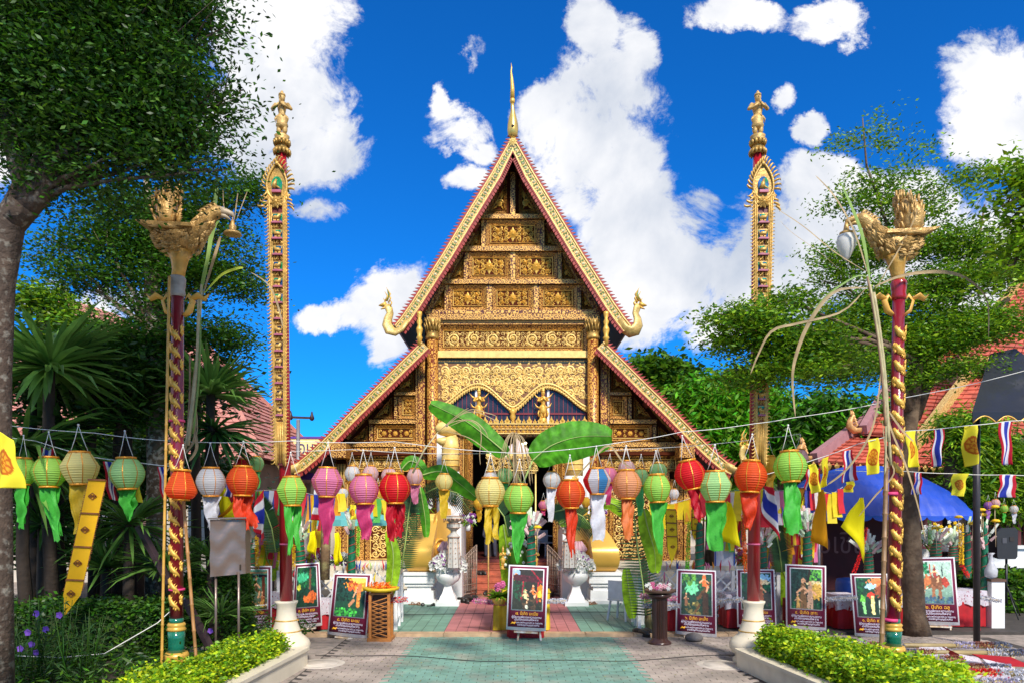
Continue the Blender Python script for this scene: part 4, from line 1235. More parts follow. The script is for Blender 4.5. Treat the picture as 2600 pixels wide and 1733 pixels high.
# --- lanterns
def paper(name, c, tr=.55):
 if name in MATS: return MATS[name]
 mt = bpy.data.materials.new(name); MATS[name] = mt; mt.use_nodes = True
 nt = mt.node_tree; N, L = nt.nodes.new, nt.links.new
 b = nt.nodes['Principled BSDF']; b.inputs['Base Color'].default_value = (*c, 1); b.inputs['Roughness'].default_value = .55
 tc = N('ShaderNodeTexCoord'); sp = N('ShaderNodeSeparateXYZ'); L(tc.outputs['Object'], sp.inputs[0])
 wv = N('ShaderNodeMath'); wv.operation = 'MULTIPLY'; wv.inputs[1].default_value = 2 * PI / .07
 sn = N('ShaderNodeMath'); sn.operation = 'SINE'
 L(sp.outputs[2], wv.inputs[0]); L(wv.outputs[0], sn.inputs[0])
 nz = N('ShaderNodeTexNoise'); nz.inputs['Scale'].default_value = 14; nz.inputs['Detail'].default_value = 4; L(tc.outputs['Object'], nz.inputs['Vector'])
 ad = N('ShaderNodeMath'); ad.operation = 'MULTIPLY_ADD'; ad.inputs[1].default_value = 1.5; L(nz.outputs['Fac'], ad.inputs[0]); L(sn.outputs[0], ad.inputs[2])
 bp = N('ShaderNodeBump'); bp.inputs['Strength'].default_value = .55; bp.inputs['Distance'].default_value = .008
 L(ad.outputs[0], bp.inputs['Height']); L(bp.outputs[0], b.inputs['Normal'])
 ln = N('ShaderNodeMapRange'); ln.inputs['From Min'].default_value = -1; ln.inputs['From Max'].default_value = -.6; ln.inputs['To Min'].default_value = .84
 L(sn.outputs[0], ln.inputs['Value'])
 cm = N('ShaderNodeVectorMath'); cm.operation = 'SCALE'; cm.inputs[0].default_value = c; L(ln.outputs[0], cm.inputs['Scale']); L(cm.outputs[0], b.inputs['Base Color'])
 t = N('ShaderNodeBsdfTranslucent'); L(cm.outputs[0], t.inputs[0])
 mx = N('ShaderNodeMixShader'); mx.inputs[0].default_value = tr
 L(b.outputs[0], mx.inputs[1]); L(t.outputs[0], mx.inputs[2]); L(mx.outputs[0], nt.nodes['Material Output'].inputs[0])
 return mt
LC = {'green': (.50, .86, .16), 'palegreen': (.55, .88, .38), 'yellow': (.96, .86, .36), 'gold': (.90, .60, .05), 'red': (.90, .02, .03), 'orange': (.92, .13, .02), 'white': (.88, .88, .88),
 'pink': (.90, .30, .50), 'peach': (.92, .45, .22), 'palepink': (.90, .62, .62), 'blue': (.05, .28, .60), 'purple': (.45, .2, .6)}
TC = {'green': (.10, .62, .07), 'palegreen': (.12, .6, .15), 'yellow': (.82, .58, .03), 'gold': (.8, .5, .03), 'red': (.62, .01, .03), 'orange': (.85, .07, .015), 'white': (.80, .80, .84),
 'pink': (.72, .06, .22), 'peach': (.85, .25, .06), 'palepink': (.8, .25, .4), 'blue': (.8, .8, .84), 'purple': (.5, .2, .6)}
LP = {k: paper('lantern_paper_' + k, v) for k, v in LC.items()}
LT = {k: mat('tissue_tail_' + k, v, .45, 0, .12, 9, .3, 40, transl=.5) for k, v in TC.items()}
FOIL = mat('gold_foil_trim', (.70, .27, .02), .3, .35, .3, 14, .3, 40)
CORD = mat('white_cord', (.70, .68, .63), .8, 0, .1, 10)
def lantern_proto(shape):
 """unit lantern: width 1, hangs from its own origin at the line; shell centre at z = -1.25"""
 t = thing('paper_lantern', 'x', 'lantern', (0, 0, 0)); local(t)
 P = {'round': [(.27, .42), (.36, .33), (.45, .18), (.5, .02), (.49, -.08), (.43, -.25), (.34, -.38), (.27, -.46)],
 'facet': [(.30, .42), (.5, .06), (.49, -.02), (.43, -.2), (.34, -.36), (.27, -.46)],
 'wide': [(.24, .42), (.30, .30), (.40, .08), (.5, -.16), (.5, -.24), (.42, -.38), (.34, -.44)]}[shape]
 zc = -1.25
 MB().lathe([(r, z) for r, z in P][::-1], 8 if shape != 'round' else 8, (0, 0, zc), shape == 'round', a0=PI / 8).build('shell', LP['green'], t)
 m = MB(); m.lathe([(.26, .41), (.285, .41), (.285, .48), (.26, .48), (.26, .41)], 16, (0, 0, zc)); m.build('top_ring', FOIL, t)
 m = MB(); m.lathe([(.255, -.455), (.28, -.455), (.28, -.51), (.255, -.51), (.255, -.455)], 16, (0, 0, zc)); m.build('bottom_ring', FOIL, t)
 for k in range(8):
  a = PI / 8 + 2 * PI * k / 8
  ca, sa = math.cos(a), math.sin(a); w = .012
  vs, fs = [], []
  for r, z in P:
   r += .006
   vs += [(r * ca - w * sa, r * sa + w * ca, z + zc), (r * ca + w * sa, r * sa - w * ca, z + zc)]
  for i in range(len(P) - 1): fs.append((2 * i, 2 * i + 1, 2 * i + 3, 2 * i + 2))
  MB().add(vs, fs, True).build('rib', FOIL, t)
 for s in (-1, 1):
  MB().tube([(s * .22, 0, zc + .48), (s * .1, 0, zc + .85), (0, 0, 0)], .010, 4).build('cord', CORD, t)
 k = MB(); k.ball((0, 0, 0), .035, 6, 4); k.build('knot', CORD, t)
 return t
LPR = {s: lantern_proto(s) for s in ('round', 'facet', 'wide')}
def tail_mesh(L, w0, w1, strands, seed, drift, ragged, parent, m_):
 rg = random.Random(seed)
 mb = MB(); z0 = -1.25 - .5
 for s in range(strands):
  cx = (s - (strands - 1) / 2) * (w0 * .9 / max(strands, 1)) if strands > 1 else 0
  ww = w0 / strands * 1.15
  sweep_y = .12 * (1 if s % 2 else -1) if strands > 1 else 0
  for layer in range(2 if strands <= 2 else 1):
   n = 16; vs, fs = [], []
   ph = rg.uniform(0, 6)
   LL = L * (1 - .18 * s / max(strands, 1) - .12 * layer)
   cols = 6
   for i in range(n + 1):
    f = i / n
    wid = ww * (1 - f) + (w1 / strands) * f
    wid *= 1 + .12 * math.sin(f * 9 + ph)
    for c in range(cols + 1):
     g = c / cols - .5
     fold = .05 * math.sin(g * 19 + ph + f * 2.4) * (1 - .3 * f) + .03 * math.sin(f * 14 + g * 5 + ph)
     zz = z0 - f * LL - (rg.uniform(0, ragged) * (f > .85))
     vs.append((cx + g * wid + drift * f * f + .035 * math.sin(f * 7 + ph), sweep_y + .1 * (layer - .5) + fold * 1.3 + .04 * math.sin(f * 5 + ph), zz))
   for i in range(n):
    for c in range(cols):
     a = i * (cols + 1) + c
     fs.append((a, a + cols + 1, a + cols + 2, a + 1))
   mb.add(vs, fs, True)
 return mb.build('tail', m_, parent)
def lantern(px, ytop, ybot, w, D, color, tail=None, label='', tcol=None, shape=None, strands=1, drift=0.0, line_y=None, tilt=0.0, w1=.28, group='paper lanterns on the line', rz=None):
 """ytop / ybot: top and bottom ring in photo pixels; w: width in photo pixels; tail: pixel row of the tail's end"""
 S = w / F * D
 zc = CZ - ((ytop + ybot) / 2 - HY) / F * D
 hk = (ybot - ytop) / w / .96           # height relative to unit shape
 o = copy_tree(LPR[shape or 'round'])
 z_line = zc + 1.25 * S
 o.location = ((px - CX) / F * D, D, z_line)
 o.scale = (S * rnd.uniform(.95, 1.04), S * rnd.uniform(.95, 1.04), S)
 o.rotation_euler = (rnd.uniform(-.05, .05), tilt + rnd.uniform(-.05, .05), rnd.uniform(-.4, .4) if rz is None else rz)
 o['label'] = label; o['group'] = group
 for c in o.children:
  if c.name.startswith('shell'): set_mat(c, LP[color]); c.scale.z = 1
 if tail:
  L = (tail - ybot) / F * D / S
  tail_mesh(max(L, .3), .5, w1, strands, int(px) + int(D * 10), drift, .12, o, LT[tcol or color])
 return o
def stripes_lantern(o, cols):
 """panels of different paper on one lantern"""
 sh = [c for c in o.children if c.name.startswith('shell')][0]
 sh.data = sh.data.copy(); me = sh.data
 for k in cols[1:]: me.materials.append(LP[k])
 for i, p in enumerate(me.polygons):
  p.material_index = (i % 8) % len(cols)
 for i, k in enumerate(cols):
  sh.material_slots[i].link = 'DATA'
  me.materials[i] = LP[k]
D1 = 10.1
lantern(60, 1163, 1226, 72, D1, 'green', 1330, 'green lantern half hidden behind the big yellow flag at the left edge')
lantern(124, 1158, 1236, 81, D1, 'green', 1366, 'green lantern second from the left edge with a long thin green tail', drift=.3, w1=.16)
lantern(199, 1151, 1224, 88, D1, 'yellow', 1340, 'pale yellow lantern above the long orange banner', shape='facet', w1=.42)
lantern(317, 1161, 1238, 85, D1, 'palegreen', 1314, 'mint green lantern between two Thai flags on the left', tcol='green', w1=.12)
lantern(465, 1187, 1271, 80, D1 - 1.0, 'orange', None, 'orange lantern without tail before the left bird column', shape='wide')
lantern(534, 1182, 1259, 77, D1, 'white', 1345, 'white lantern above the metal notice box', w1=.2)
lantern(618, 1183, 1255, 79, D1, 'orange', 1336, 'orange lantern with a bushy orange tail left of the left red mast', w1=.6, strands=2, drift=.2)
lantern(738, 1207, 1284, 78, D1, 'green', 1400, 'green lantern hanging before the left red mast', shape='facet', strands=2, w1=.22)
lantern(833, 1183, 1261, 79, D1, 'pink', 1374, 'pink lantern first right of the left red mast', shape='facet', w1=.2)
lantern(922, 1203, 1278, 79, D1, 'pink', 1362, 'pink lantern beside the red lantern left of the door', w1=.3)
lantern(1002, 1201, 1273, 81, D1, 'red', 1362, 'deep red lantern with split red tail left of the door', strands=2, w1=.4)
lantern(1245, 1211, 1283, 77, D1, 'yellow', 1371, 'pale yellow lantern with ragged yellow tail before the doorway', strands=3, w1=.55)
lantern(1319, 1226, 1300, 78, D1 - .3, 'green', 1420, 'green lantern hanging lowest, above the central poster', w1=.10)
lantern(1447, 1213, 1289, 77, D1, 'orange', 1410, 'orange red lantern with two thin red tails right of the doorway', strands=2, w1=.10)
o = lantern(1514, 1182, 1257, 70, D1, 'white', 1370, 'blue, white and red panelled lantern right of the doorway', tcol='white', shape='facet', w1=.5, rz=.39)
stripes_lantern(o, ['white', 'blue', 'white', 'red'])
lantern(1590, 1193, 1264, 78, D1, 'peach', 1361, 'peach lantern with two orange tails right of the doorway', strands=2, w1=.5)
lantern(1665, 1201, 1274, 75, D1, 'green', 1400, 'green lantern beside the hanging banana leaf right of the doorway', w1=.14)
lantern(1732, 1163, 1245, 79, D1, 'red', 1322, 'red lantern tilted on its cords, highest right of the doorway', tilt=-.18, strands=2, w1=.3)
lantern(1815, 1195, 1270, 83, D1, 'palegreen', 1389, 'mint green lantern first left of the right red mast', shape='facet', tcol='green', w1=.38)
lantern(1910, 1169, 1247, 85, D1, 'orange', 1334, 'orange lantern hanging before the right red mast', w1=.18)
lantern(2001, 1144, 1221, 83, D1, 'green', 1346, 'green lantern first right of the right red mast with wide tail', strands=2, w1=.85)
D2 = 13.2
for (px, a, b, w, c, tl, lab) in (
 (616, 1163, 1205, 44, 'red', None, 'small red lantern peeping over the left orange lantern'), (650, 1158, 1193, 40, 'palegreen', 1234, 'small mint lantern right of the left orange lantern'),
 (894, 1183, 1219, 42, 'white', None, 'small white lantern between the two pink lanterns'), (942, 1183, 1219, 42, 'palepink', None, 'small pinkish white lantern above the second pink lantern'),
 (986, 1189, 1224, 42, 'palepink', None, 'small pale lantern peeping over the deep red lantern'), (1053, 1186, 1230, 44, 'palepink', 1276, 'small pale pink lantern right of the deep red lantern'),
 (1128, 1200, 1243, 44, 'yellow', 1312, 'small yellow lantern before the left guardian beast'), (1244, 1196, 1236, 42, 'white', None, 'small white lantern peeping over the pale yellow lantern'),
 (1285, 1184, 1226, 41, 'palegreen', 1250, 'small mint lantern in the middle of the doorway'), (1403, 1197, 1237, 45, 'white', 1318, 'small white lantern with white tail at the right door jamb'),
 (1549, 1186, 1222, 42, 'pink', 1275, 'small pink lantern behind the panelled lantern'), (1588, 1172, 1208, 46, 'palepink', None, 'small pinkish lantern peeping over the peach lantern'),
 (1628, 1190, 1230, 46, 'palegreen', 1302, 'small pale green lantern left of the right green lantern'), (1670, 1178, 1212, 45, 'palegreen', None, 'small mint lantern above the green lantern by the banana leaf'),
 (1953, 1155, 1198, 46, 'gold', 1248, 'small golden lantern between orange and green lanterns right of the mast'), (2032, 1142, 1180, 46, 'palepink', None, 'small white and pink lantern behind the rightmost green lantern')):
 lantern(px, a, b, w, D2, c, tl, lab, group='smaller lanterns of the back row')
D3 = 16.5
for (px, a, b, w, c, tl, lab) in (
 (1037, 1256, 1278, 26, 'palegreen', 1304, 'tiny green lantern left of the left gilded scroll'), (1064, 1254, 1276, 27, 'palegreen', 1300, 'tiny green lantern above the left gilded scroll'),
 (1127, 1262, 1282, 26, 'white', None, 'tiny white lantern behind the small yellow tail'), (1154, 1258, 1280, 27, 'white', None, 'tiny white lantern above the left tower lantern'),
 (1214, 1264, 1290, 29, 'gold', 1320, 'tiny golden lantern left of the yellow tail in the doorway'), (1393, 1265, 1288, 26, 'white', None, 'tiny white lantern at the right of the doorway'),
 (1380, 1270, 1292, 24, 'pink', 1304, 'tiny pink lantern in the right of the doorway'), (1488, 1262, 1284, 26, 'gold', 1310, 'tiny yellow lantern behind the panelled lantern'),
 (1713, 1242, 1264, 28, 'white', 1390, 'tiny white lantern with a long white tail behind the red lantern'), (870, 1240, 1262, 28, 'white', None, 'tiny white lantern between the pink lanterns, low'),
 (974, 1276, 1298, 26, 'gold', 1340, 'tiny golden lantern below the two pink and red lanterns'), (960, 1240, 1266, 32, 'gold', 1300, 'tiny gold lantern between pink and red lanterns'),
 (1555, 1262, 1290, 28, 'palegreen', None, 'tiny mint lantern right of the panelled lantern'), (1850, 1250, 1275, 28, 'peach', 1310, 'tiny peach lantern behind the mint lantern by the right mast'),
 (1780, 1290, 1312, 26, 'orange', None, 'tiny orange lantern above the right green cone'), (1865, 1296, 1316, 24, 'palegreen', None, 'tiny mint lantern just left of the right mast'),
 (2509, 1272, 1292, 21, 'purple', 1316, 'tiny lilac lantern left of the loudspeaker row'), (2527, 1266, 1286, 22, 'palepink', None, 'tiny pinkish lantern above the yellow paper flowers'),
 (2550, 1280, 1300, 20, 'green', 1324, 'tiny green lantern above the loudspeaker'), (2574, 1281, 1301, 20, 'white', 1326, 'tiny red white and blue lantern above the loudspeaker')):
 o = lantern(px, a, b, w, D3, c, tl, lab, group='tiniest lanterns far back')
for s in LPR.values():
 for c in kids(s): bpy.data.objects.remove(c)
 bpy.data.objects.remove(s)
def line(pts, D, lab, r=.006):
 P = []
 for i in range(len(pts) - 1):
  a, b = W(*pts[i], D if not isinstance(D, (list, tuple)) else D[i]), W(*pts[i + 1], D if not isinstance(D, (list, tuple)) else D[i + 1])
  for k in range(8):
   f = k / 8; p = a.lerp(b, f); p.z -= .04 * math.sin(PI * f) * (b - a).length / 3
   P.append(p)
 P.append(b)
 tag(MB().tube(P, r, 5).build('line', CORD), lab, 'line', 'lines for lanterns and flags')
line([(-60, 1068), (240, 1098), (463, 1120), (738, 1118), (1002, 1120), (1319, 1150), (1590, 1120), (1732, 1095), (1912, 1075), (2010, 1060), (2290, 1010), (2640, 930)], D1, 'thin white line from which the large lanterns hang', .005)
line([(-60, 1095), (90, 1118), (240, 1160), (330, 1170), (470, 1185)], 10.2, 'white line carrying flags at the far left')
line([(560, 1140), (894, 1140), (1244, 1150), (1588, 1140), (1953, 1110), (2032, 1100)], D2, 'thin white line of the smaller lanterns', .005)
line([(1900, 1215), (2070, 1165), (2180, 1125), (2300, 1093), (2450, 1080), (2560, 1068), (2660, 1060)], 10.6, 'white line with Thai and yellow flags on the right')
line([(2120, 1192), (2300, 1195), (2420, 1201), (2560, 1204), (2660, 1206)], 11.5, 'lower white line with flags before the blue tent')
# --- flags
PRT = vcol_mat('printed_cloth', .75, .35);
def thai(h=24, w=36, vert=True):
 r, wt, b = (.60, .015, .04), (.80, .80, .82), (.03, .05, .42)
 c = [r] * 6 + [wt] * 6 + [b] * 12 + [wt] * 6 + [r] * 6
 im = np.zeros((h, 36, 3)); im[:] = np.array(c)[None]
 return im if vert else np.transpose(im, (1, 0, 2))
def wheel(h=44, w=30, cy=.52, rad=.36, base=(.93, .84, .05), ink=(.62, .16, .01)):
 im = np.zeros((h, w, 3)); im[:] = base
 for j in range(h):
  for i in range(w):
   x, y = (i / (w - 1) - .5), (j / (h - 1) - cy) * h / w
   d = math.hypot(x, y) / rad; a = math.atan2(y, x)
   on = .78 < d < 1.0 or (.36 < d < .46) or d < .16 or (.16 < d < .8 and abs(math.sin(a * 4)) > .82)
   if on: im[j, i] = ink
   elif d < 1: im[j, i] = (.82, .45, .03)
 return im
TH, WH = thai(), wheel()
def flag(kind, corners, D, lab, group=None, curl=.05, name=None, seed=0, dD=0.0):
 """corners: tl, tr, br, bl in photo pixels"""
 tl, tr, br, bl = corners
 rg = random.Random(seed + int(tl[0])); ph = rg.uniform(0, 6)
 def P(u, v):
  a = (tl[0] * (1 - u) + tr[0] * u, tl[1] * (1 - u) + tr[1] * u)
  b = (bl[0] * (1 - u) + br[0] * u, bl[1] * (1 - u) + br[1] * u)
  px, py = a[0] * (1 - v) + b[0] * v, a[1] * (1 - v) + b[1] * v
  d = D + curl * math.sin(u * 5 + ph + v * 2.2) * (.3 + v) + dD * v
  p = W(px, py, D); p.y = d
  p.x += .012 * math.sin(v * 9 + ph)
  return p
 im = {'thai': TH, 'wheel': WH}[kind] if isinstance(kind, str) else kind
 o = print_sheet(name or ('thai_flag' if isinstance(kind, str) and kind == 'thai' else 'wheel_flag'), im, P, PRT)
 mod = o.modifiers.new('thickness', 'SOLIDIFY'); mod.thickness = .003
 return tag(o, lab, 'flag', group)
GT, GW = 'Thai flags on the lines', 'yellow wheel flags on the lines'
flag('wheel', ((-14, 1090), (34, 1116), (55, 1238), (-14, 1238)), 6.6, 'big yellow flag with a red wheel emblem at the left edge', GW)
flag('thai', ((100, 1131), (136, 1137), (128, 1246), (94, 1243)), 10.5, 'Thai flag behind the second green lantern from the left edge', GT)
flag('thai', ((265, 1170), (292, 1172), (302, 1270), (272, 1266)), 10.4, 'Thai flag left of the mint green lantern', GT)
flag('wheel', ((334, 1176), (358, 1178), (360, 1275), (339, 1272)), 10.4, 'yellow wheel flag behind the mint green lantern', GW)
flag('thai', ((402, 1184), (422, 1184), (425, 1270), (410, 1272)), 10.3, 'narrow Thai flag left of the left bird column', GT)
flag('thai', ((574, 1210), (588, 1212), (588, 1262), (572, 1258)), 10.6, 'Thai flag between white and orange lanterns on the left', GT)
flag('thai', ((2140, 1145), (2166, 1140), (2175, 1218), (2135, 1226)), 10.6, 'Thai flag waving right of the rightmost green lantern', GT)
flag('wheel', ((2204, 1116), (2230, 1110), (2232, 1200), (2204, 1205)), 10.6, 'yellow wheel flag just left of the right bird column', GW)
flag('wheel', ((2300, 1094), (2326, 1092), (2333, 1184), (2302, 1186)), 10.4, 'yellow wheel flag hanging before the right tree trunk', GW)
flag('thai', ((2371, 1089), (2396, 1087), (2388, 1182), (2369, 1184)), 10.6, 'Thai flag first right of the tree trunk', GT)
flag('wheel', ((2449, 1081), (2478, 1078), (2484, 1170), (2456, 1184)), 10.6, 'curled yellow wheel flag before the dark tent pole', GW, .12)
flag('thai', ((2536, 1071), (2572, 1068), (2571, 1178), (2538, 1180)), 10.6, 'upper Thai flag at the right edge', GT)
flag('wheel', ((2420, 1201), (2460, 1201), (2451, 1259), (2411, 1256)), 11.4, 'yellow wheel flag before the blue tent roof', GW)
flag('thai', ((2538, 1204), (2583, 1205), (2572, 1262), (2530, 1261)), 11.4, 'lower Thai flag at the right edge', GT)
flag('thai', ((2322, 1198), (2342, 1198), (2334, 1254), (2312, 1254)), 11.6, 'Thai flag half hidden by the right tree trunk', GT)
flag('wheel', ((2148, 1222), (2168, 1220), (2164, 1249), (2144, 1248)), 11.6, 'small yellow flag below the waving Thai flag', GW)
flag('wheel', ((2088, 1163), (2106, 1158), (2096, 1232), (2080, 1246)), 10.9, 'yellow wheel flag left of the waving Thai flag', GW)
flag('wheel', ((2052, 1180), (2070, 1176), (2084, 1245), (2062, 1252)), 10.7, 'slanting yellow wheel flag by the rightmost green lantern', GW)
flag('thai', ((2046, 1190), (2086, 1188), (2076, 1246), (2040, 1242)), 11.2, 'Thai flag behind the slanting yellow flag', GT)
YP = np.zeros((8, 8, 3)); YP[:] = (.95, .85, .005)
OR = np.zeros((8, 8, 3)); OR[:] = (.92, .46, .01)
TH2 = thai(20, 36, False)
flag(YP, ((2184, 1262), (2190, 1262), (2202, 1430), (2140, 1336)), 12.0, 'yellow pennant on a slanting stick left of the right bird column', None, .1, 'pennant')
flag(YP, ((1846, 1270), (1858, 1276), (1874, 1388), (1818, 1364)), 13.2, 'large yellow temple flag left of the right red mast', None, .15, 'temple_flag')
flag(OR, ((2078, 1246), (2090, 1240), (2104, 1395), (2062, 1372)), 12.6, 'orange banner behind the slanting yellow wheel flag', None, .08, 'orange_banner')
flag(YP, ((552, 1250), (566, 1220), (602, 1312), (556, 1330)), 12.8, 'yellow pennant above the metal notice box', None, .1, 'pennant')
flag(OR, ((602, 1262), (615, 1260), (560, 1318), (556, 1312)), 12.6, 'folded orange cloth above the metal notice box', None, .05, 'orange_banner')
flag(TH2, ((1940, 1232), (1966, 1236), (1972, 1372), (1932, 1290)), 13.0, 'large Thai flag drooping from a pole right of the right red mast', 'large Thai flags on poles', .14, 'thai_flag')
flag(TH2, ((646, 1280), (668, 1240), (672, 1375), (652, 1350)), 13.0, 'large Thai flag drooping left of the left red mast', 'large Thai flags on poles', .14, 'thai_flag')
flag(TH2, ((798, 1222), (812, 1222), (812, 1322), (796, 1318)), 13.6, 'Thai flag right of the first pink lantern stem', 'large Thai flags on poles', .1, 'thai_flag')
flag(YP, ((790, 1350), (800, 1345), (808, 1420), (782, 1400)), 13.4, 'yellow cloth hanging right of the left red mast', None, .1, 'yellow_cloth')
flag(YP, ((852, 1352), (862, 1350), (872, 1420), (846, 1436)), 13.4, 'yellow cloth wound on the wooden post', None, .1, 'yellow_cloth')
flag('wheel', ((888, 1280), (904, 1281), (903, 1318), (886, 1317)), 13.3, 'little yellow wheel flag between the pink lanterns', GW)
def tung(top, w, segs, bottom, D, lab, slant=0.0, base=(.95, .56, .005), group='segmented yellow prayer banners'):
 """top: left-top corner pixel; segs: rows of the bars"""
 t = thing('prayer_banner', lab, 'banner', W(top[0] + w / 2, top[1], D), group)
 C = mat('banner_cloth_%d' % int(base[1] * 100), base, .7, 0, .06, 6, .15, 20, transl=.35)
 BR = mat('banner_bar', (.22, .07, .01), .6, 0, .3, 10); INK = mat('banner_ink', (.30, .10, .01), .7)
 x = lambda py: top[0] + slant * (py - top[1])
 rows = [top[1]] + segs
 for i in range(len(rows)):
  y0 = rows[i]; last = i == len(rows) - 1
  y1 = rows[i + 1] if not last else bottom
  vs = []
  a, b = W(x(y0), y0, D), W(x(y0) + w, y0 + w * .04, D)
  if last:
   ym = y0 + (y1 - y0) * .42
   pts = [(x(y0), y0), (x(y0) + w, y0 + w * .04), (x(ym) + w, ym), (x(y1) + w * .35, y1), (x(ym), ym)]
  else:
   pts = [(x(y0), y0), (x(y0) + w, y0 + w * .04), (x(y1) + w, y1 + w * .04), (x(y1), y1)]
  n = 6
  m = MB(); Pf = [W(p[0], p[1], D) for p in pts]
  k = len(Pf); c = sum(Pf, Vector()) / k; c.y -= .025
  V = Pf + [c] + [p + Vector((0, .004, 0)) for p in Pf]
  m.add(V, [(j, (j + 1) % k, k) for j in range(k)] + [tuple(range(2 * k, k, -1))], True)
  m.build('cloth', C, t)
  m = MB(); m.bar(a + Vector((0, -.012, 0)), b + Vector((0, -.012, 0)), .02, .022); m.build('bar', BR, t)
  cy = (y0 + y1) / 2 if not last else y0 + (y1 - y0) * .38
  e = MB(); cc = W(x(cy) + w / 2, cy, D) + Vector((0, -.03, 0)); r = w / F * D * .24
  for q in range(-2, 3):
   for sg in (-1, 1):
    hh = r * (1 - abs(q) / 2.6)
    a_ = cc + Vector((q * r / 2.6, 0, 0)) + Vector((-hh * .5, 0, -sg * hh * .45)); b_ = cc + Vector((q * r / 2.6, 0, 0)) + Vector((hh * .5, 0, sg * hh * .45))
    e.bar(a_, b_, .012 * w / 50, .004, Vector((0, 1, 0)))
  for (u, v) in (((-1, 0), (0, .8)), ((0, .8), (1, 0)), ((1, 0), (0, -.8)), ((0, -.8), (-1, 0))):
   e.bar(cc + Vector((u[0] * r, 0, u[1] * r)), cc + Vector((v[0] * r, 0, v[1] * r)), .014 * w / 50, .004, Vector((0, 1, 0)))
  e.build('woven_emblem', INK, t)
 fr = MB(); rg = random.Random(4)
 for i in range(60):
  f = i / 59; py = top[1] + (bottom - top[1]) * .8 * f
  for sgx in (0, w):
   p = W(x(py) + sgx, py, D); sg = -1 if sgx == 0 else 1
   fr.add([p, p + Vector((sg * rg.uniform(.01, .03), 0, -.02)), p + Vector((0, 0, -.03))], [(0, 1, 2)], False)
 fr.build('fringe', BR, t)['kind'] = 'stuff'
tung((225, 1216), 44, [1301, 1386, 1470], 1563, 9.8, 'long orange yellow banner with dark diamonds hanging under the pale yellow lantern', slant=-.22)
tung((1691, 1292), 25, [1326, 1360], 1430, 13.4, 'yellow banner with small diamonds left of the dark green cone', slant=.04, base=(.88, .66, .01))
tung((2024, 1238), 20, [1275, 1300], 1345, 12.9, 'orange banner slanting behind the rightmost green lantern', slant=-.3, base=(.86, .36, .01))
tung((1758, 1290), 14, [1312, 1345], 1370, 13.9, 'narrow yellow banner behind the dark green cone', slant=0, base=(.88, .62, .01))
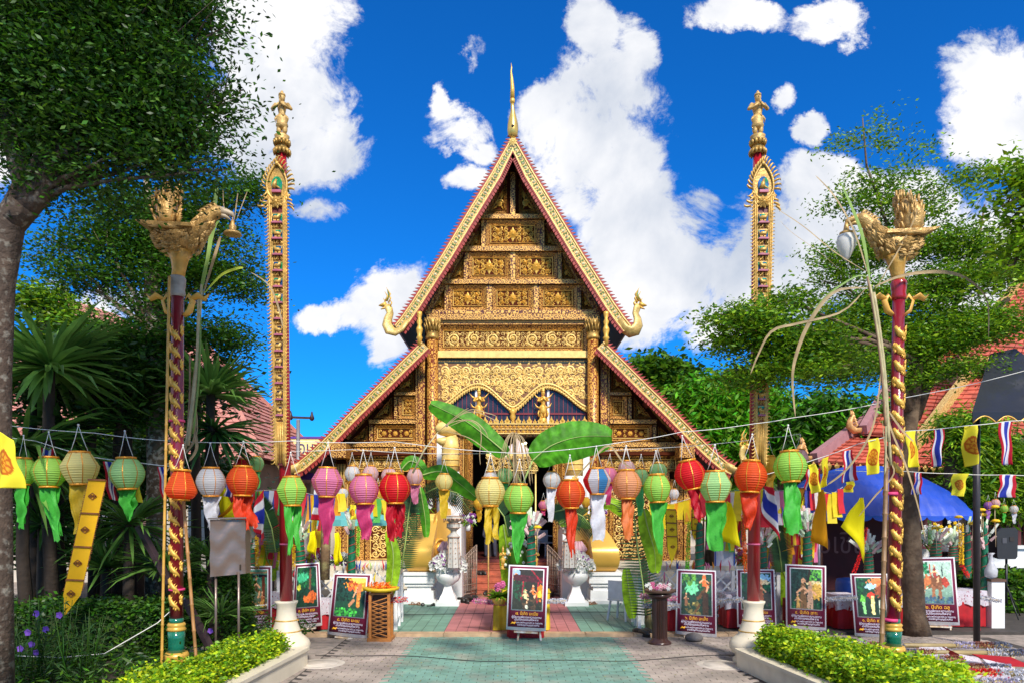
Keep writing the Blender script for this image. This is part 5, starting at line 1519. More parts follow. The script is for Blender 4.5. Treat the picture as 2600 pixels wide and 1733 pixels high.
# --- the two tall red masts with carved zodiac boards
def leafy(m, p, d, L, w, up=Vector((0, -1, 0))):
 """curled carved leaf"""
 d = d.normalized(); s = d.cross(up).normalized()
 m.tube([p, p + d * L * .45 + s * w * .3, p + d * L * .8 + s * w * 1.0, p + d * L * .72 + s * w * 1.9], [w * .5, w * .62, w * .4, w * .05], 5, True, .6)
MG = mat('antique_gold', (.54, .32, .075), .4, .3, .35, 9, .3, 40)
def mast(side):
 nm = 'left' if side < 0 else 'right'
 D = 11.2
 px = 727 if side < 0 else 1913
 base = G(px, 1300 + 4262 / D, 0)
 x = base.x
 t = thing('temple_mast', 'tall red mast with gilded zodiac board and praying figure on top, %s of the temple' % nm, 'mast', (x, D, 0), 'tall red masts')
 z = lambda py, d=D: CZ - (py - HY) / F * d
 b = MB()
 b.lathe([(.31, 0), (.32, .05), (.28, .09), (.27, .13), (.33, .17), (.365, .24), (.37, .29), (.345, .35), (.28, .41), (.235, .45), (.222, .50), (.205, .54), (.175, .63), (.165, .68), (.15, .75), (.145, .84), (.155, .91), (.175, .945), (.178, .97), (.1, .975)], 32, (x, D, 0))
 b.build('pedestal', CREAM, t)
 for zz, r in ((.67, .168), (.50, .222)):
  MB().lathe([(r, -.012), (r + .008, 0), (r, .012)], 28, (x, D, zz)).build('gilt_ring', MG, t)
 lean = -.10 if side < 0 else .10
 tx = W(716 if side < 0 else 1924, 385, D).x
 ztop = z(388)
 m = MB(); m.tube([(x, D, .95), (x + (tx - x) * .5, D, .95 + (ztop - .95) * .5), (tx, D, ztop)], [.098, .085, .07], 16)
 m.build('pole', REDPOLE, t)
 MB().lathe([(.103, -.012), (.106, 0), (.103, .012)], 14, (x, D, z(1380))).build('pink_string', mat('pink_string', (.6, .12, .25), .7), t)
 axisx = lambda py: x + (tx - x) * (z(py) - 1.7) / (ztop - 1.7)
 yb = D - .12
 off = -.05 if side < 0 else .09
 bx = (lambda py: W(704 + (713 - 704) * (py - 430) / 700 if py < 1150 else 713, py, yb).x) if side < 0 else (lambda py: W(1937 - (1937 - 1930) * (py - 430) / 700, py, yb).x)
 Z = lambda py: CZ - (py - HY) / F * yb
 hw = lambda py: (25.5 if py < 520 else 25.5 - 11 * (py - 520) / 640) / F * yb
 BLU = mat('mirror_mosaic', (.02, .10, .30), .2, .2, .5, 16, c2=(.02, .30, .12), c2scale=7, c2pos=(.45, .55)); PNK = mat('pink_plaster', (.38, .10, .16), .5, 0, .2, 12)
 back = MB()
 rows = list(range(500, 1181, 20))
 for i in range(len(rows) - 1):
  a, c = rows[i], rows[i + 1]
  back.prism([(bx(a) - hw(a) * .72, Z(a)), (bx(a) + hw(a) * .72, Z(a)), (bx(c) + hw(c) * .72, Z(c)), (bx(c) - hw(c) * .72, Z(c))], yb - .01, yb + .05)
 back.build('board', mat('dark_red_board', (.14, .02, .015), .5), t)
 for s in (-1, 1):
  for k, inset in ((0, .60), (1, .78)):
   MB().tube([(bx(p) + s * hw(p) * inset, yb - .03, Z(p)) for p in rows], .016 if k else .013, 6).build('border_rail', MG, t)
  fl = MB()
  p = 505
  while p < 1180:
   c = Vector((bx(p) + s * hw(p) * .9, yb - .03, Z(p)))
   leafy(fl, c, Vector((s * .5, 0, -1 if p > 505 else 1)), .075, .026)
   leafy(fl, c + Vector((0, 0, -.03)), Vector((s * .7, 0, .8)), .05, .02)
   p += 9
  fl.build('leaf_border', MG, t)
 nn = 13; y0 = 545; dy = 40.5
 rg = random.Random(2 + side)
 for k in range(nn):
  ya = y0 + k * dy; yc = ya + dy * .62
  h = hw(ya) * .58; xx = bx(ya + 12)
  nb = MB(); nb.box(xx - h, xx + h, yb - .028, yb - .012, Z(yc), Z(ya)); no = nb.build('niche', BLU if (k < 6 or side > 0) else mat('dark_niche', (.03, .02, .03), .5), t)
  an = MB(); zc = (Z(ya) + Z(yc)) / 2 - .005; s = 1 if rg.random() < .6 else -1; a_ = .30 * h / .1 * .24
  an.tube([(xx - s * h * .62, yb - .05, zc), (xx - s * h * .2, yb - .06, zc + .015), (xx + s * h * .25, yb - .06, zc + .012), (xx + s * h * .52, yb - .06, zc + .055), (xx + s * h * .72, yb - .06, zc + .05)], [.022, .034, .032, .025, .012], 7)
  for q in (-.5, -.25, .1, .3): an.tube([(xx + s * h * q, yb - .055, zc), (xx + s * h * (q + .05), yb - .055, zc - .07)], [.015, .009], 5)
  an.tube([(xx - s * h * .6, yb - .05, zc), (xx - s * h * .8, yb - .05, zc + .05), (xx - s * h * .66, yb - .05, zc + .08)], [.01, .008, .003], 4)
  an.build('animal', MG, no)
  ld = MB(); ld.prism([(xx - h, Z(yc)), (xx + h, Z(yc)), (xx + h * .8, Z(yc) + .03), (xx + h * .3, Z(yc) + .018), (xx - h * .2, Z(yc) + .035), (xx - h * .8, Z(yc) + .02)], yb - .075, yb - .03); ld.build('ledge', PNK, no)
  tr = MB()
  for q in range(3):
   xc_ = xx + (q - 1) * h * .62; zc2 = Z(yc + dy * .19)
   scroll(tr, xc_, zc2, h * .27, q, 1.3, 1 if q % 2 else -1, yb - .02, .022, .03)
   leaf_r(tr, xc_, zc2, PI / 2, .06, .05, yb - .03, .02)
  tr.box(xx - h, xx + h, yb - .03, yb - .012, Z(ya) - .0, Z(ya) + .012)
  tr.build('carved_band', MG, no)
 f_ = MB()
 for q in (-.35, 0, .35): f_.tube([(bx(p) + q * hw(p), yb - .02, Z(p)) for p in (1070, 1120, 1175)], [.02, .018, .012], 6)
 f_.build('fluted_tail', MG, t)
 cz_ = Z(468); cx_ = bx(468)
 cr = MB()
 n = 30; heart = []
 for i in range(n + 1):
  a = 2 * PI * i / n
  r = 1 + .22 * math.cos(a) ** 8 * (1 if math.cos(a) > 0 else 0)
  heart.append((cx_ + .155 * math.sin(a) * (1 - .12 * math.cos(a)), yb - .03, cz_ + .25 * math.cos(a) * r))
 cr.tube(heart, .02, 6, False)
 for i in range(n):
  p = Vector(heart[i]); d = (p - Vector((cx_, yb - .03, cz_))); leafy(cr, p + d * .1, d + Vector((0, 0, .12 * (1 if d.z > -.1 else -1))), .12, .034)
 for s in (-1, 1):
  for k in range(4): leafy(cr, Vector((cx_ + s * (.10 + .03 * k), yb - .03, Z(510) + .06 - .05 * k)), Vector((s, 0, .5 - .3 * k)), .12, .035)
 cr.tube([(cx_, yb - .02, cz_ + .28), (cx_, yb - .02, cz_ + .33), (cx_, yb - .02, cz_ + .39)], [.05, .03, .003], 6)
 rosette(cr, cx_, Z(516), .11, yb - .05, 8)
 cr.build('carved_crown', MG, t)
 bk = MB(); bk.prism([(p[0], p[2]) for p in heart[:-1]], yb - .015, yb + .03); bo = bk.build('crown_board', GOLDD, t)
 nb = MB(); nb.prism([(cx_ + .085 * math.sin(a), cz_ - .02 + .13 * math.cos(a)) for a in [2 * PI * i / 16 for i in range(16)]], yb - .03, yb - .016); nb.build('niche', BLU, bo)
 an = MB(); an.tube([(cx_ - .04, yb - .06, cz_ - .09), (cx_ - .02, yb - .07, cz_ - .03), (cx_, yb - .06, cz_ + .05)], [.03, .035, .012], 7)
 an.tube([(cx_ + .0, yb - .06, cz_ - .06), (cx_ + .06, yb - .06, cz_ - .09)], [.02, .01], 5); an.build('seated_animal', MG, bo)
 ld = MB(); ld.box(cx_ - .07, cx_ + .07, yb - .07, yb - .03, cz_ - .15, cz_ - .11); ld.build('ledge', PNK, bo)
 lc = MB(); lc.lathe([(.06, -.04), (.08, 0), (.095, .04), (.08, .09), (.10, .13), (.095, .17), (.07, .18)], 16, (tx, D, ztop))
 for k in range(12):
  a = 2 * PI * k / 12; p = Vector((tx + .09 * math.cos(a), D + .09 * math.sin(a), ztop + .04)); d = Vector((math.cos(a), math.sin(a), 0))
  lc.tube([p, p + d * .03 - Vector((0, 0, .04)), p + d * .035 - Vector((0, 0, .09))], [.035, .03, .003], 5)
  p = Vector((tx + .09 * math.cos(a), D + .09 * math.sin(a), ztop + .11)); lc.tube([p, p + d * .03 + Vector((0, 0, .05)), p + d * .02 + Vector((0, 0, .09))], [.03, .025, .003], 5)
 lc.build('lotus_capital', GOLDD, t)
 fg = small_figure('mast_figure', (tx, D, ztop + .16), .86, 'gilded praying figure standing on the %s red mast' % nm, mat_=mat('weathered_gold', (.52, .33, .11), .5, .25, .35, 12, .5, 40), group='praying figures on the masts', hat=False)
 fg.scale = (1.2, 1.2, 1)
mast(-1); mast(1)
# --- the two bird columns
def bird_column(side):
 nm = 'left' if side < 0 else 'right'
 D = 9.45 if side < 0 else 9.9
 bx = W(448 if side < 0 else 2268, 1600, D).x
 tx = W(451 if side < 0 else 2282, 730, D).x
 z = lambda py: CZ - (py - HY) / F * D
 z0 = .2
 t = thing('bird_column', 'dark red column wound with gilded scrolls, a gilded bird on top, %s side' % nm, 'column', (bx, D, z0), 'bird topped columns')
 GR = mat('green_glaze', (.01, .14, .085), .12, 0, .2, 6, coat=.6)
 zt = z(735 if side < 0 else 744)
 zb = z(1580)
 rr = .082
 MB().lathe([(.15, z0), (.15, z0 + .06), (.16, z0 + .1)], 24, (bx, D, 0)).build('foot', mat('dark_blue_base', (.02, .03, .09), .3), t)
 zz = z(1713 - 35) if side < 0 else z(1690)
 zz = max(zz, z0 + .1)
 b = MB(); b.lathe([(.15, z0 + .1), (.165, z0 + .14), (.15, z0 + .19), (.145, z0 + .22), (.16, z0 + .26), (.14, z0 + .31)], 24, (bx, D, 0)); b.build('gilt_base_ring', GOLDB, t)
 zg1 = z(1600)
 b = MB(); b.lathe([(.115, z0 + .3), (.10, z0 + .4), (.105, zg1 - .1), (.11, zg1)], 24, (bx, D, 0)); b.build('glazed_drum', GR, t)
 b = MB(); b.lathe([(.11, zg1), (.125, zg1 + .02), (.11, zg1 + .045), (.105, zg1 + .06), (.12, zg1 + .085), (.10, zg1 + .11)], 24, (bx, D, 0)); b.build('gilt_top_ring', GOLDB, t)
 MB().lathe([(.09, zg1 + .1), (.09, zg1 + .17)], 20, (bx, D, 0)).build('green_collar', GR, t)
 m = MB(); m.tube([(bx, D, zg1 + .15), ((bx + tx) / 2, D, (zg1 + zt) / 2), (tx, D, zt)], [.085, .083, .078], 20); m.build('shaft', mat('dark_red_shaft', (.20, .006, .018), .3, 0, .1, 4, coat=.4), t)
 n = 34
 proto = None
 for k in range(n):
  f = k / n
  zc = zg1 + .25 + (z(830) - zg1 - .25) * f
  xc = bx + (tx - bx) * (zc - zg1) / (zt - zg1)
  big = k % 2 == 0; a = -2.45 if big else (-.75 if k % 4 == 1 else -2.9); sz = 1.08 if big else .45
  lv = MB()
  pts, rad = [], []
  for j in range(8):
   g = j / 7
   aa = a + (1.75 if big else .6) * g
   pts.append(Vector((.088 * math.cos(aa), .088 * math.sin(aa), (.21 * (1 - g) - .02 * math.sin(g * 5)) * sz)))
   rad.append((.006 + .038 * math.sin(PI * min(1, .12 + g * .85))) * sz)
  lv.tube(pts, rad, 6, True, .55)
  for q in (2, 4, 5):
   p = pts[q]; lv.tube([p, p + Vector((0, -.01, .045)), p + Vector((.02, -.005, .075))], [.016, .014, .002], 4)
   lv.tube([p, p + Vector((0, -.01, -.035)), p + Vector((-.015, -.005, -.055))], [.014, .012, .002], 4)
  lv.build('gilded_leaf', GOLD, t, loc=(xc - bx, 0, zc - z0))
 for s in (-1, 1):
  br = MB(); zc = z(760)
  pts = [(tx + s * .08, D, zc - .22), (tx + s * .16, D, zc - .16), (tx + s * .2, D, zc - .02), (tx + s * .14, D, zc + .06), (tx + s * .1, D, zc - .0)]
  br.tube(pts, [.03, .045, .04, .03, .01], 8, True, .4)
  br.tube([(tx + s * .18, D, zc + .0), (tx + s * .28, D, zc + .05), (tx + s * .36, D, zc + .0), (tx + s * .42, D, zc + .07)], [.03, .05, .035, .005], 8, True, .4)
  br.build('curled_bracket', mat('flat_yellow_gold', (.78, .42, .08), .5, .1, .1, 6), t)
 cz = MB(); cz.lathe([(.085, -.1), (.10, -.06), (.09, 0), (.10, .05), (.105, .14), (.09, .17)], 16, (tx, D, zt)); cz.build('grey_collar', mat('grey_plaster', (.34, .31, .28), .7, 0, .3, 8) if side < 0 else REDPOLE, t)
 FE = mat('bird_gold', (.46, .28, .09), .42, .35, .4, 10, .5, 30)
 s = 1 if side < 0 else -1          # faces the path
 bd = thing('bird_statue', 'gilded swan like bird on the left column, facing right' if side < 0 else 'gilded swan like bird on the right column, facing left with a lamp in its beak', 'bird statue', (tx, D, zt + .15), 'gilded birds on the columns')
 o = Vector((tx, D, zt + .15)); bd.scale = (.84, .84, .84)
 def Q(dx, dz, dy=0): return o + Vector((s * dx, dy, dz))
 lg = MB()
 lg.tube([Q(0, -.02), Q(.02, .12), Q(.03, .28), Q(.03, .42)], [.10, .10, .13, .2], 14); lg.build('legs', mat('bird_legs', (.60, .33, .07), .4, .3, .2, 8, .3, 30), bd)
 bo = MB(); bo.tube([Q(-.30, .70), Q(-.16, .62), Q(.02, .57), Q(.17, .60), Q(.28, .70)], [.06, .18, .25, .22, .16], 14, True, .8); bo.build('body', FE, bd)
 nk = MB(); nk.tube([Q(.22, .68), Q(.34, .76), Q(.43, .87), Q(.51, .98), Q(.60, 1.04), Q(.70, 1.05)], [.18, .15, .125, .11, .11, .08], 12); nk.build('neck', FE, bd)
 bk = MB(); bk.tube([Q(.66, 1.06), Q(.76, 1.05), Q(.86, 1.01), Q(.89, .96)], [.08, .055, .04, .01], 8); bk.tube([Q(.66, 1.0), Q(.76, .98), Q(.83, .93)], [.05, .035, .01], 6)
 bk.build('beak', mat('grey_beak', (.42, .34, .24), .6, .1, .3, 10) if side < 0 else FE, bd)
 def feathers(pts, rs, count, L, w, name, seed, dirv):
  rg = random.Random(seed); m = MB()
  for i in range(count):
   f = rg.random() * (len(pts) - 1); k = int(f); g = f - k
   c = pts[k].lerp(pts[min(k + 1, len(pts) - 1)], g); r = rs[k] * (1 - g) + rs[min(k + 1, len(rs) - 1)] * g
   a = rg.uniform(0, 2 * PI)
   ax = (pts[min(k + 1, len(pts) - 1)] - pts[k]).normalized()
   e1 = ax.orthogonal().normalized(); e2 = ax.cross(e1)
   nrm = e1 * math.cos(a) + e2 * math.sin(a); p = c + nrm * r * .97
   dd = (dirv if dirv is not None else -ax); dd = (dd - nrm * dd.dot(nrm)).normalized() + nrm * .25
   sd_ = dd.cross(nrm).normalized()
   m.add([p, p + dd * L * .5 + sd_ * w, p + dd * L, p + dd * L * .5 - sd_ * w, p + dd * L * .4 + nrm * w * .8], [(0, 1, 4), (1, 2, 4), (2, 3, 4), (3, 0, 4)], False)
  o_ = m.build(name, FE, bd); o_['kind'] = 'stuff'
 feathers([Q(-.30, .68), Q(-.16, .6), Q(.02, .55), Q(.17, .58), Q(.30, .72), Q(.42, .86), Q(.52, .98)], [.07, .18, .25, .22, .17, .13, .11], 480, .11, .03, 'feathers', 5, None)
 wg = MB()
 for sy in (-1, 1):
  for k in range(9):
   a0_ = Q(.30 - .03 * k, .775 - .008 * k, sy * (.10 + .015 * k)); a1_ = Q(-.50 + .03 * k, .80 - .014 * k, sy * (.15 + .02 * k))
   wg.tube([a0_, a0_.lerp(a1_, .5) + Vector((0, 0, .02)), a1_], [.035, .045, .006], 5, True, .5)
 wg.prism([(Q(.32, .73).x, Q(.32, .73).z), (Q(.30, .785).x, Q(.3, .785).z), (Q(-.56, .83).x, Q(-.56, .83).z), (Q(-.40, .76).x, Q(-.40, .76).z)], D - .24, D + .24)
 wg.build('wings', FE, bd)
 tl = MB(); rg = random.Random(8)
 base = [Q(-.16, .80), Q(-.19, .94), Q(-.18, 1.12), Q(-.12, 1.28), Q(-.06, 1.37)]
 tl.tube(base, [.16, .20, .205, .15, .03], 12, True, .7)
 for k in range(90):
  a = rg.uniform(0, 2 * PI); h = rg.random()
  c = base[min(int(h * 4), 3)].lerp(base[min(int(h * 4) + 1, 4)], h * 4 % 1); r = [.16, .20, .205, .15, .05][min(int(h * 4), 4)]
  p = c + Vector((math.cos(a) * r, math.sin(a) * r * .75, 0)); d = Vector((math.cos(a) * (.35 - .7 * h), math.sin(a) * (.3 - .6 * h), 1)).normalized()
  tl.tube([p, p + d * .08, p + d * .15 + Vector((.02 * math.cos(a), 0, 0)), p + d * .15 + Vector((math.cos(a) * .05, 0, -.0))], [.012, .024, .016, .003], 4)
 tl.build('flame_tail', FE, bd)
 cr = MB()
 for k in range(5):
  p = Q(.62 - .05 * k, 1.12 - .03 * k); cr.tube([p, p + Vector((-s * .05, 0, .06)), p + Vector((-s * .12, 0, .07))], [.03, .025, .003], 5)
 cr.build('crest', FE, bd)
 lm = MB()
 if side > 0:
  hx = Q(.87 * .84, .93 * .84)
  lm2 = thing('hanging_lamp', 'frosted white bud shaped glass lamp hanging from the right bird beak', 'lamp', tuple(hx))
  MB().lathe([(.02, .05), (.03, 0), (.04, -.06), (.09, -.09), (.095, -.12)], 12, hx).build('cap', FE, lm2)
  MB().lathe([(.003, -.50), (.05, -.44), (.11, -.32), (.13, -.22), (.11, -.13), (.08, -.12)], 16, hx).build('glass_shade', mat('frosted_glass', (.78, .76, .70), .35, 0, .1, 5, transl=.3), lm2)
 else:
  hx = Q(.87 * .84, .88 * .84)
  lm2 = thing('hanging_lamp', 'empty golden lamp holder hanging from the left bird beak', 'lamp', tuple(hx))
  MB().lathe([(.02, .03), (.025, -.02), (.05, -.06), (.035, -.1), (.10, -.13), (.12, -.16), (.10, -.17)], 12, hx).build('cap', FE, lm2)
  MB().tube([hx + Vector((0, 0, .1)), hx], .008, 5).build('hook', FE, lm2)
 BA = mat('yellow_bamboo', (.56, .30, .05), .4, 0, .2, 6, .1, 20); BB = mat('brown_bamboo', (.22, .12, .05), .5, 0, .3, 6, .2, 20)
 def cane(p0, p1, r, m_, lab):
  c = MB(); n = max(6, int((p1 - p0).length / .32)); pts, rad = [], []
  for i in range(n):
   a, b = p0.lerp(p1, i / n), p0.lerp(p1, (i + 1) / n)
   pts += [a, a.lerp(b, .04), a.lerp(b, .93), a.lerp(b, .97)]; rad += [r * 1.2, r, r * .97, r * 1.18]
  c.tube(pts, rad, 8); tag(c.build('bamboo_cane', m_), lab, 'bamboo cane', 'bamboo canes tied to the bird columns')
 if side < 0:
  cane(W(410, 1712, D - .25), W(430, 700, D - .12), .018, BA, 'thin yellow bamboo cane leaning on the left side of the left bird column')
  cane(W(503, 1733, D - .3), W(466, 1270, D - .1), .022, mat('orange_bamboo', (.36, .17, .05), .5, 0, .3, 6), 'thick brown bamboo cane leaning on the right side of the left bird column')
 else:
  cane(W(2236, 1733, 9.2), W(2252, 1130, D - .12), .032, BB, 'long dark bamboo cane tied to the right bird column')
  for py in (1252, 1572):
   p = W(2262, py, D)
   k = MB(); k.lathe([(.10, -.022), (.105, 0), (.10, .022)], 16, p); k.build('pink_ribbon', mat('pink_ribbon', (.62, .04, .16), .6), t)
 if side < 0:
  for py in (1068, 1495):
   k = MB(); k.lathe([(.098, -.015), (.104, 0), (.098, .015)], 16, W(449, py, D)); k.build('pink_ribbon', mat('pink_ribbon', (.62, .04, .16), .6), t)
bird_column(-1); bird_column(1)
# --- dried sugar cane and palm leaves tied beside the columns
DRY = mat('dry_leaf', (.40, .29, .15), .7, 0, .3, 7, transl=.25, island=.2); GRN = mat('cane_green', (.26, .40, .09), .5, 0, .25, 5, transl=.3)
def ribbon(m, pts, w, n=18, twist=0.0):
 """leaf blade through control points"""
 P = [Vector(p) for p in pts]; out = []
 for i in range(n + 1):
  f = i / n * (len(P) - 1); k = min(int(f), len(P) - 2); g = f - k
  p0, p1, p2, p3 = P[max(k - 1, 0)], P[k], P[k + 1], P[min(k + 2, len(P) - 1)]
  out.append(.5 * ((2 * p1) + (p2 - p0) * g + (2 * p0 - 5 * p1 + 4 * p2 - p3) * g * g + (3 * p1 - p0 - 3 * p2 + p3) * g ** 3))
 vs, fs = [], []
 for i, p in enumerate(out):
  d = (out[min(i + 1, n)] - out[max(i - 1, 0)]).normalized()
  s = d.cross(Vector((math.sin(twist + i * .05), -1, .2))).normalized()
  ww = w * math.sin(PI * min(1, .12 + .88 * (1 - i / n))) ** .6 * (1 if i < n else .05)
  vs += [p - s * ww, p + Vector((0, .3 * ww, 0)), p + s * ww]
 for i in range(n):
  for k in range(2):
   a = i * 3 + k; fs.append((a, a + 1, a + 4, a + 3))
 m.add(vs, fs, True)
def cane_bundle(name, lab, D, stalks, leaves):
 t = thing(name, lab, 'sugar cane', tuple(W(*stalks[0][0][:2], D)))
 for (a, b, r, m_) in stalks:
  P0, P1 = W(*a, D), W(*b, D); mb = MB(); n = 14; pts, rad = [], []
  for i in range(n):
   q, e = P0.lerp(P1, i / n), P0.lerp(P1, (i + 1) / n)
   bow = Vector((.04 * math.sin(PI * i / n), 0, 0)); bow2 = Vector((.04 * math.sin(PI * (i + 1) / n), 0, 0))
   pts += [q + bow, (q + bow).lerp(e + bow2, .9)]; rad += [r * 1.15, r]
  mb.tube(pts, rad, 7); mb.build('stalk', m_, t)
 for (pts, w, m_) in leaves:
  mb = MB(); P = [W(p[0], p[1], D - (p[2] if len(p) > 2 else 0)) for p in pts]
  ribbon(mb, P, w); mb.build('leaf_blade', m_, t)
CANE = mat('pale_cane', (.45, .38, .20), .5, 0, .25, 7, .2, 20)
cane_bundle('sugar_cane', 'bundle of dried sugar cane with long leaves beside the right bird column', 9.7,
 [((2262, 1180), (2208, 720), .018, CANE), ((2256, 1120), (2218, 740), .022, CANE), ((2248, 1080), (2202, 700), .014, mat('brown_cane', (.25, .15, .08), .6, 0, .3, 8)), ((2246, 1240), (2236, 900), .012, CANE)],
 [([(2210, 720), (2190, 600), (2160, 520), (2135, 465)], .035, GRN), ([(2205, 700), (2170, 590), (2120, 500), (2070, 445)], .018, DRY),
 ([(2200, 690), (2120, 640), (2040, 575), (1972, 530)], .010, DRY), ([(2205, 730), (2120, 740), (2060, 810), (2025, 890), (2012, 960), (2020, 1060)], .03, DRY),
 ([(2208, 720), (2140, 790), (2030, 820), (1960, 840), (1925, 900), (1905, 950)], .018, DRY), ([(2215, 730), (2290, 700), (2380, 690), (2450, 705), (2505, 760), (2510, 860)], .028, DRY),
 ([(2240, 900), (2226, 1040), (2200, 1120), (2150, 1190), (2100, 1230)], .018, DRY), ([(2250, 1000), (2260, 1080), (2300, 1180), (2330, 1280), (2350, 1370)], .02, DRY),
 ([(2240, 1060), (2250, 1150), (2270, 1200), (2220, 1260), (2180, 1310)], .014, DRY), ([(2255, 1040), (2290, 1090), (2320, 1120)], .022, DRY), ([(2220, 740), (2290, 620), (2320, 560), (2330, 530)], .012, DRY),
 ([(2222, 720), (2180, 700), (2100, 750), (2060, 800)], .012, GRN)])
cane_bundle('sugar_cane', 'bundle of dry cane stalks with green blades right of the left bird column', 10.0,
 [((470, 1140), (512, 720), .016, CANE), ((478, 1130), (505, 740), .02, CANE), ((490, 1100), (508, 760), .014, GRN), ((462, 1200), (482, 900), .012, mat('brown_cane', (.25, .15, .08), .6, 0, .3, 8))],
 [([(508, 760), (530, 640), (540, 560), (552, 470)], .03, GRN), ([(512, 760), (545, 650), (560, 600)], .02, DRY), ([(515, 750), (560, 700), (600, 682), (618, 680)], .02, mat('yellow_green_blade', (.45, .55, .06), .5, 0, .2, 5, transl=.3)),
 ([(505, 750), (520, 680), (545, 580), (558, 560)], .015, GRN), ([(495, 1000), (500, 1100), (470, 1150), (440, 1170), (415, 1180)], .012, DRY), ([(500, 1000), (490, 1120), (450, 1160), (420, 1200)], .012, DRY),
 ([(498, 900), (486, 1040), (500, 1130), (480, 1170)], .02, DRY), ([(635, 690), (680, 720), (700, 760), (712, 800), (718, 830)], .014, DRY),
 ([(595, 560), (600, 520), (604, 490)], .008, DRY), ([(575, 550), (568, 520), (566, 480)], .006, DRY), ([(600, 560), (615, 520), (630, 480)], .006, DRY)])
for (D, pts, w, lab, m_) in ((12.0, [(1980, 560), (2010, 590), (2080, 640), (2140, 690), (2190, 720)], .008, 'long dry stem arching from the right mast to the cane bundle', DRY),):
 mb = MB(); ribbon(mb, [W(p[0], p[1], D - i * .5) for i, p in enumerate(pts)], w); tag(mb.build('dry_grass_stalk', m_), lab, 'dry stalk')
# --- trees and plants
K = 1.1054
rng = np.random.default_rng(11)
def leafm(name, c, tr=.35, isl=.45, rough=.45, hue=.02):
 return mat(name, c, rough, 0, .15, 1.2, transl=tr, island=isl, hue=hue, spec=.35)
LF_D = leafm('dark_tree_leaf', (.034, .10, .008)); LF_M = leafm('mid_tree_leaf', (.06, .165, .008)); LF_L = leafm('sunny_tree_leaf', (.13, .27, .010), .4)  # the sunny tone has sunlit green put into its leaf colour
LF_Y = leafm('yellow_green_leaf', (.26, .42, .012), .4); LF_MANGO = leafm('mango_leaf', (.10, .36, .010), .35); LF_DEEP = leafm('deep_green_leaf', (.018, .06, .010), .25)
BARK = mat('spotted_bark', (.07, .045, .03), .85, 0, .3, 6, 1.0, 22, c2=(.19, .165, .13), c2scale=13, c2pos=(.54, .66)); BARKB = mat('brown_bark', (.085, .05, .028), .85, 0, .3, 6, .7, 22, c2=(.15, .10, .06), c2scale=5)
BARKD = mat('dark_bark', (.035, .022, .014), .85, 0, .3, 6, .6, 20)
def leaves(name, C, size, mats, parent, droop=0.0, aspect=.42, up=.5, jitter=.35, stuff=False):
 """C (n,3) leaf positions; rhombic leaves"""
 n = len(C)
 th = rng.uniform(0, 2 * PI, n)
 d = np.stack([np.cos(th), np.sin(th), rng.normal(-droop, .45, n)], 1); d /= np.linalg.norm(d, axis=1)[:, None]
 nr = rng.normal(0, 1, (n, 3)) * (1 - up) + np.array([0, 0, 1.0]) * up * 1.6
 s = np.cross(d, nr); s /= (np.linalg.norm(s, axis=1)[:, None] + 1e-6)
 L = size * rng.uniform(1 - jitter, 1 + jitter, n)[:, None]
 V = np.empty((n, 4, 3)); V[:, 0] = C; V[:, 1] = C + d * L * .5 + s * L * aspect * .5; V[:, 2] = C + d * L; V[:, 3] = C + d * L * .5 - s * L * aspect * .5
 Q = np.arange(n * 4).reshape(n, 4)
 mi = rng.integers(0, len(mats), n) if len(mats) > 1 else None
 o = fast_mesh(name, V.reshape(-1, 3), Q, mats, parent, mi=mi)
 return o
def pad_points(pads, n, clus=.35, per=26, noisy=.33):
 """pads: (x,y,z, rx,ry,rz, weight): clusters of points inside ellipsoids"""
 W_ = np.array([p[6] * (p[3] * p[5]) for p in pads]); W_ = W_ / W_.sum()
 nc = max(1, n // per)
 out = []
 for p, w in zip(pads, W_):
  k = max(1, int(round(nc * w)))
  v = rng.normal(0, 1, (k, 3)); v /= np.linalg.norm(v, axis=1)[:, None]
  r = rng.uniform(0, 1, k) ** (1 / 2.2)
  c = v * r[:, None] * np.array(p[3:6]) + np.array(p[:3])
  c += rng.normal(0, noisy, (k, 3)) * np.array([p[3], p[4], p[5]]) * .35
  cs = clus * rng.uniform(.5, 1.25, k)
  pts = c[:, None, :] + rng.normal(0, 1, (k, per, 3)) * (cs[:, None, None] * np.array([1, 1, .55]))
  out.append(pts.reshape(-1, 3))
 return np.concatenate(out)
def px_pads(lst, D, rzdepth=1.0, k=K):
 """lst: (x, y, rx, ry, w[, dD]) in the reduced photo; pads at distance D"""
 res = []
 for p in lst:
  d = D + (p[5] if len(p) > 5 else 0)
  c = W(p[0] * k, p[1] * k, d); sx, sz = p[2] * k / F * d, p[3] * k / F * d
  res.append((c.x, c.y, c.z, sx, max(sx * .8, .5) * rzdepth, sz, p[4]))
 return res
def branches(m, root, pads, r0, rg, n=None):
 if n == 30: pads = [p for p in pads if p[2] < root[2] + 1.6]
 for p in (pads if n is None else rg.sample(pads, min(n, len(pads)))):
  e = Vector(p[:3]); a = Vector(root)
  mid = a.lerp(e, .5) + Vector((rg.uniform(-.2, .2), rg.uniform(-.2, .2), rg.uniform(-.15, .25) * (e - a).length * .3))
  m.tube([a, a.lerp(mid, .5) + Vector((0, 0, .05)), mid, mid.lerp(e, .6), e], [r0, r0 * .8, r0 * .55, r0 * .35, r0 * .15], 6)
  for q in range(5):
   t = e + Vector((rg.uniform(-1, 1) * p[3], rg.uniform(-1, 1) * p[4], rg.uniform(-.6, .6) * p[5])); b = mid.lerp(e, rg.uniform(.2, .9))
   m.tube([b, b.lerp(t, .5) + Vector((0, 0, .04)), t], [r0 * .28, r0 * .18, r0 * .05], 4)
